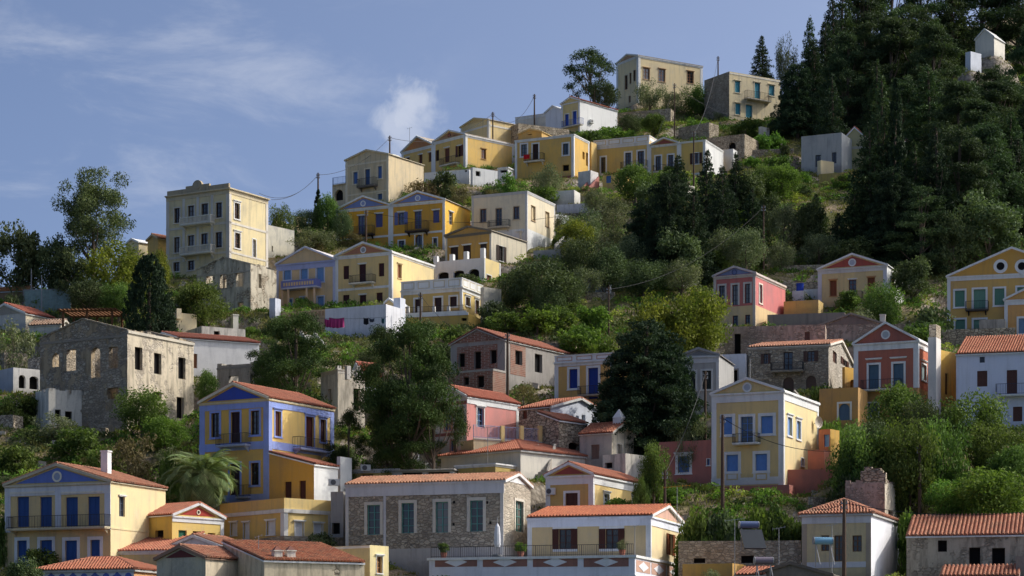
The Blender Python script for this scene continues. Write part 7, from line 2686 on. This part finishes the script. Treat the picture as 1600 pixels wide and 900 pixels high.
TOPS['z2'] = at(424, 312, 216 * K)
TOPS['z3'] = at(1600, 800, 133 * K)
TOPS['z4'] = at(1258, 790, 137 * K)
TOPS['z5'] = at(1340, 385, 230 * K)
TOPS['z6'] = at(1440, 360, 236 * K)
TOPS['z7'] = at(1300, 705, 147 * K)


def wire(a, b, sag, label, r=.028):
    A, B = TOPS[a], TOPS[b]
    mb = MB()
    r *= 1.2
    n = 18
    pts = []
    for k in range(n + 1):
        t = k / n
        p = A.lerp(B, t)
        p.z -= sag * K * 4 * t * (1 - t)
        pts.append(p)
    mb.tube(pts, [r] * (n + 1), 3)
    o = mb.build('power_cable', paint(c(40, 40, 42), .6, 0))
    tag(o, label, 'cable')


wire('z1', 'a', 1.2, 'upper overhead cable from the mansion roof to the skyline pole')
wire('z2', 'a', .7, 'lower overhead cable from the mansion roof to the skyline pole')
wire('a', 'b', 1.0, 'overhead cable from the skyline pole up to the beige house pole')
wire('b', 'c', 1.5, 'overhead cable above the yellow gabled pair', .03)
wire('c', 'd', 2.0, 'sagging overhead cable before the wide pale yellow gable', .03)
wire('e', 'g', 1.5, 'overhead cable down the slope from the ridge pole', .03)
wire('k', 'h', 1.2, 'overhead cable crossing the mustard and cream houses', .025)
wire('j', 'i', 1.5, 'overhead cable over the yellow green trees to the tall grey pole', .025)
wire('l', 'm', 1.5, 'overhead cable from the balustrade terrace to the unfinished house', .022)
wire('n', 'm', 1.0, 'overhead cable from the pink house pole to the tall wooden pole', .022)
wire('o', 'z7', .6, 'dark cable drooping across the tall yellow house', .028)
wire('p', 'q', .5, 'overhead cable from the classical house to the terracotta wing', .022)
wire('s', 'z3', .4, 'long dark cable crossing the white side wall and barrel tiled house', .026)
wire('s', 'z4', .3, 'dark cable from the hip roof house pole to the left', .026)
wire('z5', 'z6', .6, 'thin overhead cable before the right wood', .025)
TOPS['y1'] = at(1010, 255, 268 * K)
TOPS['y2'] = at(1170, 185, 290 * K)
wire('f', 'y2', .8, 'thin cable below the turquoise shuttered house', .025)
wire('f', 'y1', .5, 'thin cable from the metal pole to the terrace row', .025)


def antenna(x, ytop, ybase, Y, label, col=c(170, 170, 172), n=6, L=1.1):
    Y *= K
    L *= 1.3
    zt, zb_ = at(x, ytop, Y).z, at(x, ybase, Y).z
    X = at(x, ytop, Y).x
    o = empty('aerial', (X, Y, zb_), 0, label, 'aerial')
    h = zt - zb_
    mb = MB()
    mb.bar((0, 0, -.3), (0, 0, h), .03, 0, .5, 6)
    mb.build('mast', STEEL, o)
    mb = MB()
    mb.bar((-L * .6, 0, h - .1), (L * .6, 0, h + .1), .02)
    for k in range(n):
        a = -L * .55 + L * 1.1 * k / (n - 1)
        w = .38 - .03 * k
        z = h - .1 + .2 * (k / (n - 1))
        mb.bar((a, -w, z), (a, w, z), .012)
        mb.bar((a, 0, z - .12), (a, 0, z + .12), .012)
    mb.build('boom', paint(col, .5, .1), o)


antenna(1058, 760, 815, 143, 'yellow television aerial at the edge of the ivy bank', c(210, 150, 50), 8, 1.6)
antenna(1148, 812, 900, 132, 'steel aerial mast before the rubble wall left of the solar tank', n=4)
antenna(1217, 825, 900, 132, 'steel aerial mast before the rubble wall right of the solar tank', n=4, L=.7)
antenna(1300, 820, 900, 131, 'lattice aerial in front of the cream house with brown shutters', n=5, L=.6)
antenna(992, 822, 868, 137.5, 'thin aerial before the cream terrace house', n=4, L=.5)
antenna(762, 668, 735, 157, 'thin roof aerial on the long cream hipped house', n=5, L=.9)
antenna(516, 858, 880, 136, 'thin aerial on the small cream house roof', n=3, L=.3)
antenna(404, 838, 862, 133, 'thin aerial on the tiled roof at the bottom', n=3, L=.4)
antenna(640, 200, 222, 258, 'tiny aerial on the left roof of the yellow pair', n=3, L=.5)


def dish(x, y, Y, r, label, yaw=.5):
    p = at(x, y, Y)
    o = empty('satellite_dish', p, yaw, label, 'dish')
    mb = MB()
    n, m_ = 16, 4
    for i in range(m_):
        for k in range(n):
            q = []
            for (ii, kk) in ((i, k), (i + 1, k), (i + 1, k + 1), (i, k + 1)):
                rr = r * ii / m_
                a = 2 * math.pi * kk / n
                q.append((rr * math.cos(a), -.25 * r + .35 * r * (ii / m_) ** 2 * -1 + .25 * r, rr * math.sin(a)))
            mb.face(q)
    mb.build('reflector', paint(c(196, 188, 170), .5, .2), o)
    mb = MB()
    mb.bar((0, 0, 0), (-.1, .8 * r + .5, -.2), .04)
    mb.bar((0, -.3 * r, -r), (0, -.9 * r, -.1), .02)
    mb.box(-.06, .06, -1.0 * r, -.85 * r, -.15, .0)
    mb.build('arm', STEEL, o)


_, _, yy = hN.hit('R', 1274, 660)
dish(1277, 660, yy - .6, .62, 'satellite dish on the sunlit wall of the tall yellow house', .75)
dish(283, 478, Yp(505), .7, 'dark satellite dish by the cream roof block near the tall cypress', -.4)


def ac(face, hs, x, y, label, src=None):
    a, z, _ = hs.hit(face, x, y)
    la = hs.W / 2 - a if face == 'F' else -hs.D / 2 + a
    fr = hs.fr[face]
    o = empty('air_conditioner', hs.root.matrix_basis @ Vector(fr(la, z, 0)), hs.root.rotation_euler.z + (math.pi / 2 if face == 'R' else 0), label, 'air conditioner')
    mb = MB()
    mb.box(-.45, .45, -.42, -.08, -.32, .32)
    mb.build('case', paint(c(214, 214, 210), .5, .1), o)
    g = lambda a_, z_, o_: (a_, -.42 - o_, z_)
    mb = MB()
    mb.disc(g, -.12, 0, .25, 0, .02, 16)
    mb.disc(g, -.12, 0, .09, .02, .03, 10)
    mb.build('fan_grille', paint(c(90, 90, 92), .6, 0), o)
    mb = MB()
    for s_ in (-.3, .3):
        mb.box(s_ - .03, s_ + .03, -.42, 0, -.38, -.32)
    mb.build('bracket', STEEL, o)


ac('F', hV, 862, 768, 'air conditioner on the front of the yellow house with the brick red gable')
ac('R', hA, 923, 190, 'air conditioner on the white wall near the cobalt doors')


def on_roof_ac(x, y, Y, label):
    p = at(x, y, Y)
    o = empty('air_conditioner', p, .2, label, 'air conditioner')
    mb = MB()
    mb.box(-.5, .5, -.2, .2, 0, .62)
    mb.build('case', paint(c(206, 206, 200), .5, .2), o)
    mb = MB()
    mb.disc(lambda a_, z_, o_: (a_, -.2 - o_, z_), -.1, .31, .25, 0, .02, 14)
    mb.build('fan_grille', paint(c(96, 96, 98), .6, 0), o)


on_roof_ac(571, 736, hU.C.y + 16 * K, 'air conditioner on the flat yellow outbuilding roof')
on_roof_ac(672, 733, hU.C.y + 19 * K, 'air conditioner standing beside the white water tank')
on_roof_ac(522, 759, Yp(835) - 1.0, 'air conditioner beside the white stove pipe chimney')


def solar(x, y, Y, w, label, col, panel=True):
    p = at(x, y, Y * K)
    o = empty('solar_water_heater', p, .15, label, 'solar heater')
    o.scale = (K, K, K)
    mb = MB()
    mb.bar((-w / 2, 0, 0), (w / 2, 0, 0), .21, 0, .5, 16)
    mb.build('tank', paint(col, .25, .05), o)
    mb = MB()
    for s_ in (-1, 1):
        mb.bar((s_ * w / 2, 0, 0), (s_ * (w / 2 + .05), 0, 0), .22, 0, .5, 16)
    mb.build('tank_end', STEEL, o)
    mb = MB()
    for s_ in (-.4, .4):
        mb.bar((s_ * w, 0, -.2), (s_ * w, .1, -1.5), .035)
        mb.bar((s_ * w, -.9, -1.4), (s_ * w, 0, -.2), .03)
    mb.build('stand', STEEL, o)
    if panel:
        mb = MB()
        mb.hexa(((-w * .55, -1.3, -1.5), (w * .65, -1.3, -1.5), (w * .65, -.2, -.35), (-w * .55, -.2, -.35),
                 (-w * .55, -1.35, -1.44), (w * .65, -1.35, -1.44), (w * .65, -.25, -.29), (-w * .55, -.25, -.29)))
        mb.build('collector_panel', paint(c(58, 62, 66), .3, .1), o)


solar(1170, 820, 136, 1.1, 'blue solar water tank above a tilted collector before the ivy bank', c(96, 108, 140))
solar(1193, 876, 131, 1.0, 'blue and rust striped solar water tank at the bottom before the rubble wall', c(120, 110, 120), False)
solar(1286, 845, 131, 1.05, 'light blue solar water tank before the cream house with brown shutters', c(120, 165, 190), False)

# rust stripe under the striped tank, water tank by the pines, blue barrel
p = at(648, 717, 163 * K)
o = empty('water_tank', p, 0, 'white cylindrical water tank on a stone stand below the big pine', 'water tank')
o.scale = (K, K, K)
mb = MB()
mb.bar((0, 0, -.3), (0, 0, .42), .32, 0, .5, 18)
mb.build('tank', paint(c(224, 224, 224), .5, .1), o)
mb = MB()
mb.bar((0, 0, -1.4), (0, 0, -.3), .42, 0, .5, 10, .36)
mb.build('stand', RUBBLE, o)
p = at(1250, 450.5, hL.C.y + 3.6 * K)
o = empty('barrel', p, 0, 'blue barrel on the white plinth between the pink and yellow houses', 'barrel')
o.scale = (K, K, K)
mb = MB()
mb.bar((0, 0, -.5), (0, 0, .35), .33, 0, .5, 14)
mb.bar((0, 0, .35), (0, 0, .42), .36, 0, .5, 14)
mb.build('drum', paint(c(40, 70, 170), .4, .1), o)

# folded parasol on the terrace
tp = at(777, 868, hW.C.y + 1.2)
o = empty('parasol', (tp.x, tp.y + .3, hW.zb + hW.He), 0, 'folded white parasol standing on the diamond panel terrace', 'parasol')
o.scale = (K, K, K)
mb = MB()
mb.bar((0, 0, 0), (0, 0, 2.3), .03, 0, .5, 8)
mb.build('pole', STEEL, o)
mb = MB()
pts = [(0, 0, .55), (0, 0, .7), (0, 0, 1.3), (0, 0, 1.75), (0, 0, 1.95)]
mb.tube(pts, [.16, .2, .19, .14, .03], 9)
mb.build('canopy', plaster(c(226, 226, 228), .1), o)
mb = MB()
mb.bar((0, 0, 0), (0, 0, .1), .3, 0, .5, 14)
mb.build('base', paint(c(120, 120, 120)), o)

# washing on the line
Yw = Yp(569) - 3.2 * K


def cloth(x0, x1, y0, y1, col, label, name='sheet'):
    a, b = at(x0, y0, Yw), at(x1, y0, Yw)
    zb_ = at(x0, y1, Yw).z
    mb = MB()
    n = 14
    for k in range(n):
        for j in range(5):
            def pt(i, jj):
                t = i / n
                p = a.lerp(b, t)
                z = p.z + (zb_ - p.z) * jj / 5 - .12 * math.sin(t * math.pi)
                return (p.x, p.y + .08 * math.sin(i * 1.9) * jj / 3, z + .03 * math.sin(i * 1.3) * jj / 5)
            mb.face((pt(k, j), pt(k + 1, j), pt(k + 1, j + 1), pt(k, j + 1)))
    o = mb.build(name, paint(col, .9, .15))
    tag(o, label, 'laundry')


cloth(507, 523, 498, 510, c(150, 50, 100), 'small magenta cloth at the left of the washing line')
cloth(514, 538, 496, 511, c(158, 56, 108), 'large magenta sheet hanging on the white terrace wall')
cloth(568, 576, 496, 506, c(30, 32, 40), 'black garment on the washing line')
cloth(577, 585, 497, 502, c(50, 60, 76), 'dark blue garment on the washing line')
cloth(596, 601, 496, 504, c(52, 90, 100), 'small teal garment at the right of the washing line')
TOPS['w1'] = at(500, 497, Yw)
TOPS['w2'] = at(606, 495, Yw)
wire('w1', 'w2', .1, 'washing line before the white terrace wall', .015)
# red cloth on the yellow house balcony
a, z = hC.loc('F', 742, 283, .98)
mb = MB()
for k in range(8):
    x0, x1 = a - .55 + 1.1 * k / 8, a - .55 + 1.1 * (k + 1) / 8
    o0, o1 = .9 + .05 * math.sin(k * 1.7), .9 + .05 * math.sin((k + 1) * 1.7)
    mb.hexa([hC.fr['F'](x0, z - .35, o0 + .04), hC.fr['F'](x1, z - .35, o1 + .04), hC.fr['F'](x1, z - .35, o1 + .0), hC.fr['F'](x0, z - .35, o0 + .0),
             hC.fr['F'](x0, z + .35, o0 + .02), hC.fr['F'](x1, z + .35, o1 + .02), hC.fr['F'](x1, z + .35, o1 - .02), hC.fr['F'](x0, z + .35, o0 - .02)])
mb.v = [tuple(hC.root.matrix_basis @ Vector(v)) for v in mb.v]
o = mb.build('blanket', paint(c(190, 30, 36), .9, .2))
tag(o, 'red blanket hung over the balcony rail of the square yellow house', 'laundry')

# wooden pergola behind the large ruin
Yb = Yp(545)
o = empty('pergola', at(147, 500, Yb), -.1, 'brown wooden pergola roof behind the large ruin gable', 'pergola')
o.scale = (K, K, K)
for x in (-2.6, -.6, 1.5):
    for y in (0, 3):
        mb = MB()
        mb.box(x - .08, x + .08, y - .08, y + .08, -2.2, .7)
        mb.build('post', paint(c(110, 76, 52), .9, .4), o)
for k in range(15):
    x = -2.8 + 4.6 * k / 14
    mb = MB()
    mb.box(x - .09, x + .09, -.5, 3.6, .82, .9)
    mb.build('slat', paint(c(116, 78, 52), .9, .4), o)
mb = MB()
for y in (0, 3):
    mb.box(-2.9, 1.9, y - .06, y + .06, .7, .82)
mb.build('beam', paint(c(124, 86, 58), .9, .4), o)

# shade-net glasshouse at the left
Yb = Yp(482)
o = empty('netting_shelter', at(76, 470, Yb), -.15, 'pale green netting shelter on thin posts at the left', 'shelter')
o.scale = (K, K, K)
mb = MB()
for x in (-2.3, -.9, .6, 2.0):
    mb.bar((x, 0, -1.6), (x, 0, 1.0), .04)
    mb.bar((x, 2.2, -1.6), (x, 2.2, 1.2), .04)
    mb.bar((x, 0, 1.0), (x, 2.2, 1.2), .03)
mb.bar((-2.3, 0, 1.0), (2.0, 0, 1.0), .04)
mb.build('frame', STEEL, o)
mb = MB()
n = 18
for k in range(n):
    x0, x1 = -2.2 + 4.2 * k / n, -2.2 + 4.2 * (k + 1) / n
    f0, f1 = .07 * math.sin(k * 1.6), .07 * math.sin((k + 1) * 1.6)
    mb.hexa([(x0, f0 - .05, -1.2), (x1, f1 - .05, -1.2), (x1, f1 - .03, -1.2), (x0, f0 - .03, -1.2), (x0, -.05, .95), (x1, -.05, .95), (x1, -.03, .95), (x0, -.03, .95)])
mb.build('netting', paint(c(134, 156, 150), .9, .6), o)


# potted plants on terraces
def potted(hs, s_along, inset, label, k='bush'):
    (cm, tm), pw, ph = TR.choice(KINDS[k])
    loc = hs.root.matrix_basis @ Vector((-hs.W / 2 + s_along * hs.W, -hs.D / 2 + inset, hs.He + .04))
    o = empty('potted_plant', loc, TR.uniform(0, 6), label, 'plant')
    mb = MB()
    mb.bar((0, 0, 0), (0, 0, .5), .22, 0, .5, 10, .32)
    mb.build('pot', plaster(c(176, 104, 74), .3), o)
    f = bpy.data.objects.new('foliage', cm)
    f.parent = o
    f.location = (0, 0, .5)
    f.scale = (.34, .34, .42)
    COL.objects.link(f)


for i, (s_, l) in enumerate(((.06, 'potted plant at the left end of the diamond panel terrace'), (.44, 'potted plant in the middle of the diamond panel terrace'), (.93, 'potted plant at the right end of the diamond panel terrace'))):
    potted(hW, s_, .7, l, ('bush', 'bush_bright', 'bush_grey')[i])
